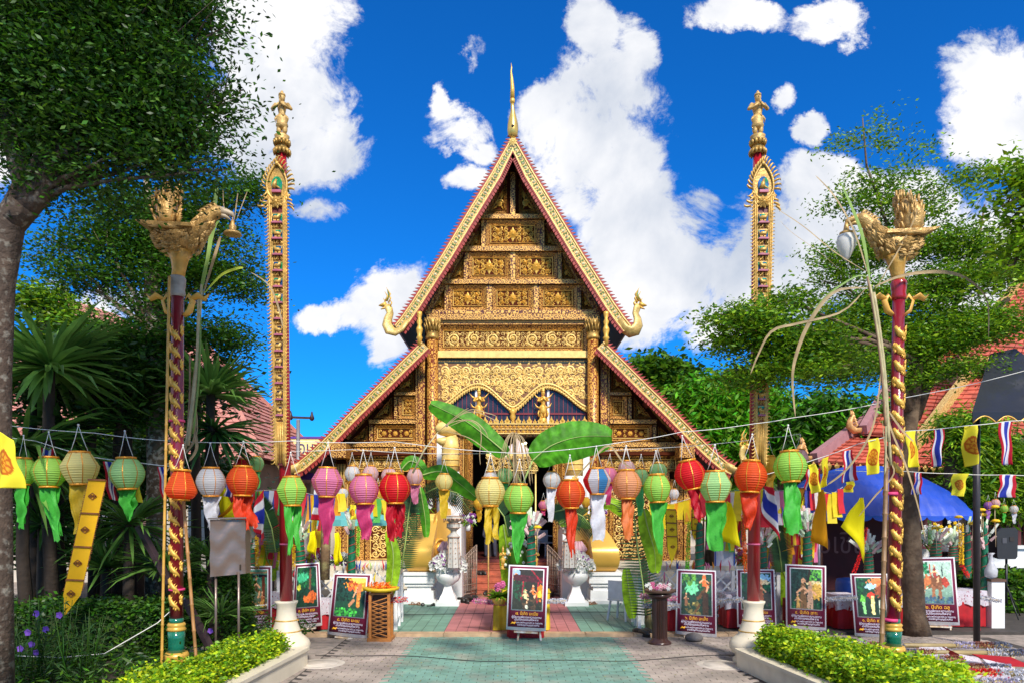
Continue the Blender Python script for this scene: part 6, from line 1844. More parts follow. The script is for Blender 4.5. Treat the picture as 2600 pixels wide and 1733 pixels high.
def tree(name, label, trunk, pads, n, size, mats, bark, cat='tree', group=None, clus=.3, per=26, root_i=-1, droop=0., up=.45, rbranch=.07, nb=None, aspect=.42, extra=None):
 """trunk: list of (point, radius)"""
 t = thing(name, label, cat, tuple(trunk[0][0]), group)
 m = MB(); P = [Vector(p) for p, r in trunk]; rr = [r for p, r in trunk]
 m.tube(P, rr, 12)
 rg = random.Random(len(label))
 branches(m, P[root_i], pads, rbranch, rg, nb)
 for e in (extra or []): m.tube([Vector(q) for q, r in e], [r for q, r in e], 9)
 m.build('trunk', bark, t)
 o = leaves('crown', pad_points(pads, n, clus, per), size, mats, t, droop=droop, up=up, aspect=aspect)
 return t
D = 7.2
pads = px_pads([(100, 50, 140, 75, 1), (280, 50, 150, 75, 1), (410, 20, 80, 38, 1), (80, 190, 120, 85, 1), (230, 180, 140, 90, 1), (360, 150, 80, 60, 1), (430, 215, 70, 34, .8),
 (280, 270, 130, 60, 1), (400, 290, 80, 40, .8), (130, 310, 110, 50, .8), (160, 390, 100, 28, .6), (320, 350, 90, 36, .7), (500, 225, 50, 18, .4), (470, 0, 40, 14, .4), (455, 330, 50, 22, .5), (520, 60, 22, 10, .3), (560, 205, 22, 10, .3), (545, 260, 26, 10, .3), (520, 390, 34, 12, .35), (560, 330, 18, 10, .25), (500, 110, 20, 12, .3), (250, 440, 60, 20, .4), (70, 440, 50, 25, .4), (410, 400, 60, 22, .5)], D, 1.0)
pads += px_pads([(80, -120, 220, 100, .7, .5), (320, -100, 160, 80, .7, 1.0), (-100, 200, 140, 180, .4), (210, 140, 130, 110, .6, 1.8), (80, 300, 100, 60, .5, 1.8)], D, 1.2)  # mostly unseen outer crown, added to shade the foliage in view
tree('old_tree', 'big dark old tree with lichen spotted trunk filling the upper left corner', [(W(-20, 1733 + 120, D), .2), (W(-10, 1500, D), .15), (W(-14, 1150, D), .15), (W(-14, 950, D), .15), (W(-2, 720, D), .14), (W(25, 560, D), .14), (W(60, 520, D), .16)],
 pads, 150000, .062, [LF_D, LF_DEEP, LF_D, LF_M], BARK, clus=.20, per=34, rbranch=.035, nb=12, droop=.25,  # darker leaf mix paints in the shade of the crown's underside
 extra=[[(W(30, 560, D), .14), (W(60, 470, D), .1), (W(40, 380, D), .1), (W(10, 250, D), .08), (W(30, 120, D), .06)],
 [(W(30, 560, D), .14), (W(110, 480, D), .11), (W(150, 410, D), .11), (W(240, 350, D), .06), (W(330, 320, D), .04)],
 [(W(60, 470, D), .1), (W(110, 400, D), .08), (W(200, 370, D), .05)]])
D = 13.0
pads = px_pads([(560, 440, 60, 38, .8), (470, 470, 70, 40, .7), (420, 520, 70, 40, .7), (500, 540, 60, 25, .5), (560, 590, 30, 40, .35), (150, 560, 70, 25, .4), (110, 590, 60, 30, .3), (230, 540, 80, 40, .6), (210, 640, 110, 30, .8),
 (300, 590, 90, 40, .8), (370, 560, 80, 50, .8), (480, 620, 110, 28, .8), (560, 660, 55, 30, .8), (400, 640, 90, 30, .7), (270, 760, 90, 25, .6), (230, 800, 80, 35, .8), (330, 790, 90, 40, .8), (440, 770, 110, 30, .9), (540, 780, 60, 26, .7),
 (350, 700, 70, 30, .6), (250, 880, 90, 40, .6), (380, 870, 100, 40, .7), (180, 930, 80, 30, .5), (300, 960, 90, 40, .5), (430, 700, 40, 30, .4), (330, 480, 110, 40, .7), (240, 480, 80, 30, .3)], D, .9)
pads = [(p[0], p[1], p[2], p[3], p[4], p[5] * .9, p[6]) for p in pads]
tree('layered_tree', 'layered dark green tree with pale spotted trunk behind the left bird column', [(W(398, 1640, D), .23), (W(396, 1400, D), .18), (W(398, 1200, D), .17), (W(396, 1000, D), .17), (W(392, 850, D), .17), (W(385, 700, D), .13), (W(378, 560, D), .09), (W(372, 450, D), .05)],
 pads, 68000, .08, [LF_D, LF_M, LF_M], mat('pale_spotted_bark', (.13, .085, .05), .85, 0, .3, 6, .8, 20, c2=(.40, .35, .27), c2scale=11, c2pos=(.50, .60)), clus=.26, per=26, root_i=-4, nb=24, rbranch=.05, droop=.0)
D = 13.2
pads = px_pads([(1650, 740, 45, 22, .6, -2.6), (1730, 735, 90, 42, 1, -2.8), (1690, 785, 90, 28, .8, -2.6), (1830, 780, 120, 52, 1, -2.6), (1790, 850, 130, 28, .8, -2.6), (1690, 870, 70, 22, .6, -2.4), (1850, 830, 120, 40, 1, -2.2), (1930, 840, 120, 45, 1, -1), (2050, 790, 120, 70, .9), (1960, 740, 120, 45, .9), (1820, 695, 80, 30, .7, -2.5),
 (2170, 760, 120, 70, .9), (2280, 740, 90, 60, .8), (2050, 690, 130, 45, .8), (2180, 650, 120, 50, .8), (1930, 640, 70, 30, .5), (1960, 590, 110, 32, .6), (2060, 570, 110, 40, .7), (2200, 560, 110, 45, .7), (2300, 620, 80, 60, .7),
 (1990, 470, 100, 28, .5), (2080, 500, 100, 28, .5), (2040, 425, 120, 24, .45), (2150, 450, 90, 24, .34), (2220, 400, 70, 26, .34), (1930, 330, 60, 16, .26), (2020, 320, 80, 14, .22), (2100, 340, 60, 16, .2), (2030, 280, 40, 25, .1), (2090, 390, 80, 14, .2), (2200, 850, 110, 35, .5), (2080, 870, 90, 30, .5)], D, .8)
pads = [(p[0], p[1], p[2], p[3], p[4], p[5] * .75, p[6]) for p in pads]
tree('spreading_tree', 'spreading tree with smooth brown trunk and layered small leaved crown on the right', [(W(2328, 1612, 13.7), .27), (W(2322, 1560, 13.6), .20), (W(2310, 1300, 13.5), .17), (W(2306, 1100, 13.4), .15), (W(2320, 980, 13.3), .14), (W(2330, 920, 13.2), .13)],
 pads, 98000, .075, [LF_L, LF_Y, LF_L, LF_M], BARKB, clus=.16, per=26, nb=30, rbranch=.06, up=.4,
 extra=[[(W(2318, 1060, 13.4), .14), (W(2350, 980, 13.4), .11), (W(2370, 900, 13.5), .1), (W(2430, 850, 13.6), .07), (W(2560, 760, 13.6), .05)],
 [(W(2306, 1040, 13.3), .11), (W(2280, 960, 13.2), .10), (W(2220, 880, 13.0), .06), (W(2060, 860, 12.8), .05), (W(1950, 880, 12.6), .03)],
 [(W(2330, 920, 13.2), .09), (W(2280, 780, 13.2), .05), (W(2262, 600, 13.2), .03), (W(2200, 420, 13.2), .02), (W(2190, 300, 13.2), .01)],
 [(W(2380, 900, 13.4), .08), (W(2430, 760, 13.4), .05), (W(2480, 640, 13.4), .03), (W(2500, 520, 13.4), .015)]])
D = 9.0
pads = px_pads([(2350, 400, 45, 45, .7), (2310, 470, 45, 20, .5), (2350, 560, 45, 40, .7), (2320, 640, 40, 20, .4), (2420, 480, 60, 150, .8)], D, .6)
tree('edge_tree', 'light green tree with larger leaves reaching in from the right edge', [(Vector((8.6, 9.4, 0)), .2), (Vector((8.4, 9.3, 3)), .15), (W(2680, 700, D), .1), (W(2640, 500, D), .07)],
 pads, 6000, .10, [LF_L, LF_Y], BARKB, clus=.18, per=16, rbranch=.04)
def far(name, lab, lst, D, n, size, mats, clus, droop=.6, aspect=.3, per=40, group='trees behind the hall'):
 pads = px_pads(lst, D, .8)
 c = pads[0]
 tree(name, lab, [(Vector((c[0], D, 0)), .35), (Vector((c[0], D, c[2] * .6)), .25), (Vector((c[0], D, c[2])), .15)], pads, n, size, mats, BARKD, group=group, clus=clus, per=per, droop=droop, aspect=aspect, nb=8)
far('mango_tree', 'bright green mango tree right behind the lower roof end of the hall', [(1640, 940, 80, 70, 1), (1720, 950, 90, 75, 1), (1790, 1000, 50, 70, 1), (1610, 1010, 60, 60, .9), (1700, 1030, 110, 60, 1), (1600, 880, 30, 25, .5), (1690, 890, 60, 30, .7)], 26, 34000, .32, [LF_MANGO, LF_MANGO, LF_L], .42)
far('mango_tree', 'darker mango tree between the right mast and the right bird column', [(1930, 990, 80, 50, 1), (1870, 1010, 60, 60, 1), (1950, 1060, 90, 50, 1), (1900, 1110, 90, 50, .8), (2000, 960, 60, 40, .8), (1890, 930, 60, 30, .8)], 24, 24000, .30, [LF_MANGO, LF_D, LF_M], .40)
far('round_tree', 'dark round tree far behind the right roof slope of the hall', [(1500, 850, 55, 30, 1), (1560, 870, 35, 34, 1), (1480, 900, 60, 40, 1), (1550, 930, 60, 30, 1)], 42, 14000, .42, [LF_M, LF_D, LF_L], .5, .2, .5)
far('feathery_tree', 'feathery light green tree between the trunk and the dark canopy on the right', [(2190, 980, 30, 34, .9), (2240, 985, 60, 40, .8), (2225, 1040, 40, 50, 1), (2290, 1060, 60, 60, 1), (2330, 1120, 60, 60, 1), (2240, 1110, 50, 40, .9), (2290, 1150, 80, 40, .9)], 18, 22000, .22, [LF_L, LF_M, LF_Y], .3, .5, .2, group='trees behind the tents')
far('dark_tree', 'dense dark green tree behind the blue tent at the right edge', [(2330, 1120, 80, 50, 1), (2260, 1150, 70, 30, 1), (2400, 1100, 90, 90, 1)], 20, 18000, .3, [LF_D, LF_DEEP, LF_M], .4, .3, .4, group='trees behind the tents')
far('garden_tree', 'yellow green bushy tree behind the left layered tree', [(100, 690, 60, 35, 1), (170, 760, 50, 40, 1), (280, 880, 80, 60, .9), (380, 930, 80, 60, .9), (250, 1000, 90, 50, .9)], 18, 20000, .15, [LF_L, LF_M, LF_Y], .3, .1, .45, group='garden trees on the left')
far('garden_tree', 'dark green tree low behind the layered tree trunk on the left', [(300, 1060, 110, 60, 1), (200, 1120, 120, 60, 1), (420, 1100, 70, 60, .9), (60, 1100, 90, 70, 1), (120, 1230, 150, 60, .9), (500, 1080, 60, 40, .6)], 16, 22000, .16, [LF_DEEP, LF_D, LF_D], .35, .1, .45, group='garden trees on the left')
def blades(m, c, n, L, w, rg, lo=-.4, hi=1.0, bend=.5, dirbias=None):
 for i in range(n):
  a = rg.uniform(0, 2 * PI); e = rg.uniform(lo, hi)
  d = Vector((math.cos(a), math.sin(a) * .9, e)).normalized(); l_ = L * rg.uniform(.65, 1.1)
  p1 = c + d * l_ * .45; p2 = c + d * l_ * .8 + Vector((0, 0, -bend * l_ * rg.uniform(.05, .25))); p3 = c + d * l_ + Vector((0, 0, -bend * l_ * rg.uniform(.1, .5)))
  s = d.cross(Vector((0, 0, 1))); s = s.normalized() if s.length > .1 else Vector((1, 0, 0))
  s = (s + Vector((rg.uniform(-.4, .4), rg.uniform(-.4, .4), rg.uniform(-.4, .4)))).normalized()
  nn = Vector((0, 0, .25 * w))
  V = [c - s * w * .35, c + s * w * .35, p1 - s * w * .5, p1 - nn, p1 + s * w * .5, p2 - s * w * .36, p2 - nn, p2 + s * w * .36, p3]
  m.add(V, [(0, 3, 2), (0, 1, 3), (1, 4, 3), (2, 3, 6, 5), (3, 4, 7, 6), (5, 6, 8), (6, 7, 8)], True)
BL = mat('spiky_blade', (.05, .15, .03), .35, 0, .3, 2, transl=.25, island=.45); BLL = mat('light_spiky_blade', (.13, .27, .05), .35, 0, .3, 2, transl=.3, island=.4)
def yucca(px, py, D, L, n, label, m_=None, trunk=True, w=.06, lo=-.5, hi=1.1):
 c = W(px, py, D)
 t = thing('spiky_plant', label, 'plant', (c.x, c.y, .2), 'spiky leaved plants in the garden')
 rg = random.Random(px)
 if trunk: MB().tube([(c.x + .1, c.y, .1), (c.x - .05, c.y + .05, c.z * .5), tuple(c)], [.12, .09, .08], 8).build('stem', BARKD, t)
 m = MB(); blades(m, c, n, L, w, rg, lo, hi); m.build('leaf_rosette', m_ or BL, t)['kind'] = 'stuff'
yucca(125, 930, 11.0, 1.5, 170, 'large dark spiky plant head beside the old tree trunk', BLL, w=.10)
yucca(60, 1130, 10.8, 1.5, 120, 'tall spiky plant with long hanging leaves behind the leftmost lanterns', BLL, w=.08, lo=-1.2, hi=.8)
yucca(330, 1330, 11.2, 1.1, 90, 'spiky plant behind the mint green lantern on the left', BLL, w=.06, lo=-.6, hi=1.0)
yucca(150, 1080, 11.8, 1.15, 110, 'drooping lower head of the large spiky plant', w=.09, lo=-1.2, hi=.3)
yucca(535, 1000, 12.5, 1.1, 140, 'spiky plant head right of the left bird column', BLL, w=.085, lo=-.2, hi=1.6)
yucca(545, 1090, 12.6, 1.05, 110, 'spreading lower spiky head right of the left bird column', BL, w=.07, lo=-.7, hi=.4)
yucca(270, 1440, 11.6, 1.0, 110, 'low spiky plant behind the long orange banner', BLL, w=.05, lo=-.2, hi=1.2)
yucca(420, 1440, 11.4, 1.0, 110, 'low spiky plant behind the left bird column', BLL, w=.045, lo=-.1, hi=1.0)
yucca(540, 1420, 11.6, .8, 90, 'light green spiky plant under the metal notice box', BLL, w=.04, lo=-.1, hi=1.0)
yucca(110, 1330, 11.6, 1.0, 90, 'dark spiky plant left of the long orange banner', w=.06, lo=-.4, hi=1.2)
yucca(560, 1560, 10.6, .75, 60, 'long bladed plant at the foot of the metal notice box', BLL, False, .03, .0, .8)
for i, (px, D) in enumerate(((85, 12.0), (125, 12.4), (238, 12.2), (292, 12.6), (330, 12.8), (488, 13.5))):
 lab = ['dark thin trunk nearest the old tree', 'dark thin trunk left of the orange banner', 'dark trunk behind the orange banner', 'dark trunk right of the orange banner', 'thin trunk left of the spotted trunk', 'thin trunk right of the left bird column'][i]
 a, b = G(px, 1300 + 4262 / D), W(px + (8 if i % 2 else -8), 1130, D)
 t = thing('thin_tree', lab, 'tree', tuple(a), 'dark trunks in the left garden')
 MB().tube([a, a.lerp(b, .5) + Vector((.05, 0, 0)), b, b + Vector((.1, 0, 1.4))], [.12, .1, .09, .05], 8).build('trunk', BARKD, t)
 leaves('crown', pad_points([(b.x, b.y, b.z + 1.2, 1.0, .8, .7, 1)], 1500, .3, 20), .15, [LF_DEEP, LF_D], t)
def hedge(name, label, poly, z0, z1, n, size, mats, core, cat='hedge', group=None, rough=.06):
 t = thing(name, label, cat, (poly[0][0], poly[0][1], z0), group)
 m = MB()
 cx_ = sum(p[0] for p in poly) / len(poly); cy_ = sum(p[1] for p in poly) / len(poly)
 ins = [(cx_ + (p[0] - cx_) * .93, cy_ + (p[1] - cy_) * .97) for p in poly]
 m.slab(ins, z0, z1 - .08); m.build('branches', core, t)
 P = np.array(poly); k = len(poly)
 xs0, xs1, ys0, ys1 = P[:, 0].min(), P[:, 0].max(), P[:, 1].min(), P[:, 1].max()
 def inside(x, y):
  r = np.zeros(len(x), bool); j = k - 1
  for i in range(k):
   xi, yi, xj, yj = P[i, 0], P[i, 1], P[j, 0], P[j, 1]
   c = ((yi > y) != (yj > y)) & (x < (xj - xi) * (y - yi) / (yj - yi + 1e-9) + xi); r ^= c; j = i
  return r
 x, y = rng.uniform(xs0, xs1, n * 3), rng.uniform(ys0, ys1, n * 3); q = inside(x, y); x, y = x[q][:n], y[q][:n]
 f = lambda a, b: .5 * np.sin(a * 7.1 + b * 3) + .5 * np.sin(b * 9.3 - a * 4)
 top = np.stack([x, y, z1 + rough * f(x, y) + rng.normal(-.02, .05, len(x))], 1)
 side = []
 per = [math.dist(poly[i], poly[(i + 1) % k]) for i in range(k)]; tot = sum(per)
 for i in range(k):
  c = int(n * .9 * per[i] / tot); u = rng.uniform(0, 1, c)
  a, b = np.array(poly[i]), np.array(poly[(i + 1) % k]); xy = a + (b - a) * u[:, None]
  z = rng.uniform(z0, z1, c)
  bul = rng.normal(0, .05, (c, 2)) + .0
  side.append(np.concatenate([xy + bul, z[:, None] + .0], 1))
 C = np.concatenate([top] + side)
 leaves('foliage', C, size, mats, t, up=.35, aspect=.55)
 return t
DUR = [leafm('golden_hedge_leaf', (.50, .60, .012), .35, .35), leafm('lime_hedge_leaf', (.24, .44, .012), .35, .35), LF_L]
CORE = mat('hedge_inside', (.03, .05, .008), .9)
hedge('golden_hedge', 'bright yellow green clipped hedge in the left planter', [(-3.40, 10.6), (-3.55, 8.6), (-3.7, 6.6), (-4.5, 6.6), (-4.2, 8.0), (-3.98, 8.8), (-3.95, 10.0), (-3.75, 10.85)], .2, .52, 17000, .055, DUR, CORE, group='bright clipped hedges beside the path')
hedge('golden_hedge', 'bright yellow green clipped hedge in the right planter', [(3.68, 10.5), (3.95, 8.6), (4.15, 6.6), (4.5, 6.6), (4.65, 7.4), (4.72, 8.6), (4.75, 9.3), (4.1, 10.85)], .2, .58, 24000, .055, DUR, CORE, group='bright clipped hedges beside the path')
hedge('golden_hedge', 'pale yellow green shrub at the foot of the right bird column', [(4.86, 9.35), (4.76, 7.9), (5.1, 7.9), (5.6, 8.8), (5.5, 9.3)], .0, .40, 12000, .06, DUR[:2], CORE, group='bright clipped hedges beside the path')
hedge('dark_hedge', 'dark clipped hedge under the orange banner', [(-8.5, 11.4), (-8.6, 10.2), (-5.2, 10.3), (-5.0, 11.3)], .2, .95, 15000, .07, [LF_D, LF_M, LF_DEEP], CORE)
hedge('dark_hedge', 'dark rounded hedge behind the metal notice box', [(-5.7, 12.8), (-5.4, 11.6), (-4.75, 11.6), (-4.6, 12.2), (-4.8, 13.0)], .2, 1.25, 12000, .065, [LF_D, LF_M], CORE)
x = rng.uniform(-12, -3.6, 26000); y = rng.uniform(7.0, 13.2, 26000)
C = np.stack([x, y, .22 + rng.gamma(1.6, .07, len(x))], 1)
tag(leaves('undergrowth', C, .11, [LF_D, LF_M, LF_DEEP], None, up=.3, aspect=.22), 'dark low ground cover filling the left garden', 'ground cover', kind='stuff')
hedge('garden_shrub', 'green shrubs before the low white wall behind the loudspeaker', [(11.2, 17.8), (11.0, 16.4), (14.5, 16.4), (14.5, 17.8)], 0, .85, 9000, .13, [LF_M, LF_L, LF_D], CORE, 'shrub')
PF = mat('violet_petal', (.26, .10, .62), .6, 0, .2, 9, transl=.3)
fl = thing('violet_flower_plant', 'clump of lance leaved plants with violet flowers at the lower left corner', 'flowers', (-6, 9, .2))
rg = random.Random(9); st, lf = MB(), MB()
for i in range(90):
 px = rg.uniform(-10, 230); D = rg.uniform(8.3, 9.8); b = W(px, 1600, D); b.z = .2
 h = rg.uniform(.4, 1.15); tp = b + Vector((rg.uniform(-.25, .25), rg.uniform(-.2, .1), h))
 st.tube([b, b.lerp(tp, .6), tp], [.008, .006, .003], 4)
 for q in range(9):
  p = b.lerp(tp, .2 + .09 * q); a = rg.uniform(0, 6.28); d = Vector((math.cos(a), math.sin(a), rg.uniform(.1, .8))).normalized() * rg.uniform(.14, .26); s = d.cross(Vector((0, 0, 1))).normalized() * .013
  lf.add([p, p + d * .5 + s, p + d + Vector((0, 0, -.04)), p + d * .5 - s], [(0, 1, 2, 3)], True)
st.build('stems', LF_D, fl)['kind'] = 'stuff'; lf.build('lance_leaves', leafm('lance_leaf', (.04, .10, .03), .3), fl)['kind'] = 'stuff'
for (px, py) in ((94, 1556), (152, 1560), (118, 1596), (72, 1604), (53, 1645), (82, 1634), (93, 1655), (535, 1600), (20, 1730)):
 c = W(px, py, 8.6 if px < 400 else 10.4); fm = MB()
 for q in range(5):
  a = q * 1.257 + px; d = Vector((math.cos(a), -.35, math.sin(a))) * .042; e = Vector((-math.sin(a), 0, math.cos(a))) * .022
  fm.add([c, c + d * .7 + e, c + d * 1.1, c + d * .7 - e], [(0, 1, 2, 3)], True)
 fm.tube([c, c + Vector((0, .06, -.03))], [.012, .006], 6)
 fm.build('violet_flower', PF, fl)
# --- posters on easels
def paint(ops, h=80, w=60):
 im = np.zeros((h, w, 3)); yy, xx = np.mgrid[0:h, 0:w]; x = xx / (w - 1); y = yy / (h - 1)
 rg = np.random.default_rng(len(ops) * 7 + int(ops[1][1] * 99) if len(ops) > 1 and isinstance(ops[1][1], float) else 3)
 for o in ops:
  k = o[0]
  if k == 'g':
   a, b = np.array(srgb(*o[1])), np.array(srgb(*o[2])); im[:] = a * (1 - y[..., None]) + b * y[..., None]
  elif k == 'e':
   m = ((x - o[1]) / o[3]) ** 2 + ((y - o[2]) / o[4]) ** 2 < 1 + .5 * np.sin(x * 37 + y * 11) * np.sin(y * 41 - x * 9); im[m] = srgb(*o[5])
  elif k == 'n':      # foliage dabs in a box
   for _ in range(o[6]):
    cx, cy = rg.uniform(o[1], o[3]), rg.uniform(o[2], o[4]); r = rg.uniform(.01, .05); f = rg.uniform(.4, 1.5)
    m = ((x - cx) / r) ** 2 + ((y - cy) / r) ** 2 < 1; im[m] = np.clip(np.array(srgb(*o[5])) * f, 0, 1)
  elif k == 'l':      # stroke
   x0, y0, x1, y1, r = o[1:6]; dx, dy = x1 - x0, y1 - y0; t = np.clip(((x - x0) * dx + (y - y0) * dy) / (dx * dx + dy * dy + 1e-9), 0, 1)
   m = np.hypot(x - x0 - t * dx, (y - y0 - t * dy) * 1.3) < r; im[m] = srgb(*o[6])
 for _ in range(900):
  i, j = rg.integers(0, h), rg.integers(0, w); c = im[i, j] * rg.uniform(.55, 1.6); a, b = rg.integers(0, 3), rg.integers(0, 2)
  im[max(0, i - b):i + b + 1, max(0, j - a + 1):j + a] = c
 return np.clip(im, 0, 1)
SK, DG, MG, LG, BR_ = (225, 165, 120), (12, 40, 28), (25, 95, 50), (70, 160, 70), (95, 60, 30)
def person(x, y, s, c, sit=False):
 r = [('e', x, y - .13 * s, .03 * s, .03 * s, SK), ('l', x, y - .08 * s, x, y + .02 * s, .035 * s, c), ('l', x, y - .06 * s, x - .09 * s, y + .0 * s, .014 * s, SK), ('l', x, y - .06 * s, x + .09 * s, y - .0 * s, .014 * s, SK)]
 if sit: r += [('l', x, y + .03 * s, x + .08 * s, y + .06 * s, .03 * s, c), ('l', x + .08 * s, y + .06 * s, x + .05 * s, y + .14 * s, .018 * s, SK)]
 else: r += [('l', x - .02 * s, y + .03 * s, x - .025 * s, y + .17 * s, .024 * s, c), ('l', x + .02 * s, y + .03 * s, x + .03 * s, y + .17 * s, .024 * s, c)]
 return r
FOREST = [('g', (20, 70, 55), (10, 45, 25)), ('n', 0., 0., 1., .5, MG, 90), ('n', 0., .5, 1., 1., DG, 70)]
PAINT = {
 1: [('g', (90, 160, 130), (70, 50, 30)), ('n', 0., .05, 1., .4, (60, 140, 110), 30), ('l', 0, .08, 1, .06, .03, (170, 130, 90)), ('l', 0, .17, 1, .15, .04, (20, 25, 40)), ('l', .85, .2, .85, .9, .06, (110, 50, 30)), ('l', .3, .2, .3, .6, .03, (30, 60, 40))] + person(.55, .45, 1.8, (90, 70, 40), True) + person(.8, .7, 1.0, (170, 100, 60)) + [('n', .1, .75, 1., .95, (190, 140, 70), 40), ('l', 0, .92, 1, .9, .02, (220, 220, 210))],
 2: FOREST + [('e', .3, .25, .3, .12, (60, 170, 120)), ('l', .7, 0, .66, .55, .05, (110, 70, 50)), ('e', .75, .75, .2, .14, (190, 90, 40)), ('e', .55, .8, .22, .08, (210, 110, 50)), ('n', .4, .7, .95, .9, (200, 90, 30), 30), ('e', .1, .5, .1, .08, (190, 190, 60))],
 3: FOREST + [('g', (25, 60, 60), (15, 70, 35)), ('e', .75, .12, .45, .2, (250, 150, 40)), ('e', .8, .05, .3, .08, (255, 210, 90)), ('n', 0., 0., .5, .6, DG, 70), ('n', 0., .8, .8, 1., (60, 170, 60), 50), ('n', .4, .1, .7, .3, (210, 90, 40), 20), ('l', .8, .2, .78, .42, .07, (225, 120, 70)), ('l', .72, .25, .6, .5, .025, SK), ('l', .78, .42, .78, .72, .06, (210, 130, 50)), ('l', .62, .58, .5, .7, .05, (190, 130, 90))] ,
 4: [('g', (40, 35, 30), (35, 40, 25)), ('e', .1, .08, .14, .1, (150, 180, 210)), ('e', .1, .2, .1, .1, (240, 150, 40)), ('n', 0., .25, .4, .75, (30, 80, 50), 60), ('l', .1, .2, 1, .25, .1, (70, 20, 30)), ('l', .6, 0, .95, .3, .02, (160, 20, 40)), ('l', .35, .3, .3, .75, .02, (150, 20, 40)), ('l', .85, .3, .82, .85, .025, (170, 20, 40)), ('e', .92, .55, .1, .2, (250, 130, 20)), ('e', .9, .62, .06, .1, (255, 210, 60)), ('n', .3, .7, .9, 1., (80, 60, 40), 40)] + person(.42, .66, 1.2, (200, 210, 150), True) + person(.68, .55, 1.1, (230, 110, 40), True) + [('e', .48, .93, .05, .05, (230, 230, 200))],
 5: FOREST + [('e', .35, .35, .22, .16, (110, 210, 150)), ('l', .95, .2, .55, .6, .05, BR_), ('l', .8, .5, .8, 1, .09, (60, 40, 25)), ('n', .1, .7, .6, 1., (110, 100, 50), 40), ('n', .0, .0, .5, .3, (90, 150, 50), 30), ('l', .45, .95, .6, .75, .03, BR_)] + person(.75, .2, 1.6, (235, 110, 50), True) + person(.15, .62, .9, (140, 90, 60)),
 6: FOREST + [('e', .75, .15, .3, .12, (140, 190, 220)), ('e', .7, .25, .25, .08, (240, 210, 160)), ('n', .6, .3, 1., .9, MG, 60), ('e', .85, .7, .15, .2, (60, 60, 50))] + person(.65, .52, 2.0, (150, 80, 50)),
 7: [('g', (30, 70, 60), (15, 50, 25)), ('e', .75, .35, .3, .07, (240, 220, 160)), ('e', .85, .55, .2, .2, (220, 170, 70)), ('n', 0., 0., .55, .7, DG, 90), ('n', .6, .0, 1., .3, (90, 170, 60), 50), ('l', .55, .3, .62, 0, .04, (40, 30, 20)), ('n', 0., .85, 1., 1., MG, 40)] + person(.4, .6, 2.3, (120, 85, 45)) + person(.62, .62, 2.0, (190, 150, 120)) + person(.22, .8, 1.1, (200, 150, 70)),
 8: FOREST + [('e', .8, .15, .4, .15, (240, 130, 70)), ('e', .5, .22, .2, .08, (170, 210, 220)), ('e', .5, .45, .15, .08, (230, 60, 40)), ('l', .2, .6, .25, .9, .05, (140, 220, 130)), ('e', .2, .55, .1, .09, (110, 200, 70)), ('l', .55, .5, .55, .9, .06, (240, 220, 140)), ('l', .8, .6, .8, .9, .05, (210, 220, 190)), ('e', .85, .35, .2, .15, (160, 80, 50))],
 9: [('g', (190, 220, 200), (80, 120, 100)), ('n', 0., .0, .3, .6, (30, 130, 80), 70), ('e', .5, .5, .3, .17, (120, 75, 45)), ('e', .25, .45, .12, .14, (190, 110, 60)), ('l', .2, .5, .08, .8, .04, (190, 110, 60)), ('l', .1, .72, .25, .62, .015, (240, 235, 210)), ('l', .42, .6, .42, .9, .05, (150, 95, 60)), ('l', .62, .6, .62, .88, .05, (140, 90, 60)), ('e', .8, .5, .12, .12, (170, 60, 40)), ('n', 0., .86, 1., 1., (60, 90, 110), 70)] + person(.48, .3, 1.4, (150, 60, 50), True) + [('l', .35, .05, .35, .4, .012, (200, 60, 40)), ('l', .72, .1, .72, .35, .01, (40, 60, 60))]}
TITLES = {1: '๙. ปีเกิด วอก', 2: '๓. ปีเกิด ขาล', 3: '๘. ปีเกิด มะแม', 4: '๗. ปีเกิด มะเมีย', 5: '๖. ปีเกิด มะเส็ง', 6: '๕. ปีเกิด มะโรง', 7: '๔. ปีเกิด เถาะ', 8: '๑. ปีเกิด ชวด', 9: '๒. ปีเกิด ฉลู'}
LINES = ['ผู้มีความเพียรและความอดทน', 'เป็นที่รักของคนทั้งหลาย', 'งานประเพณีทานสลากภัต ณ วัดพระธาตุ', 'ขอเชิญทำบุญร่วมกัน']
PM = vcol_mat('poster_print', .45, 0, .4)
VINYL = mat('white_vinyl', (.78, .76, .78), .4, 0, .04, 4); PMAR = mat('poster_maroon', (.16, .012, .045), .45, 0, .08, 5)
TGOLD = mat('yellow_print', (.88, .42, .01), .5); TWHITE = mat('white_print', (.70, .66, .80), .5)
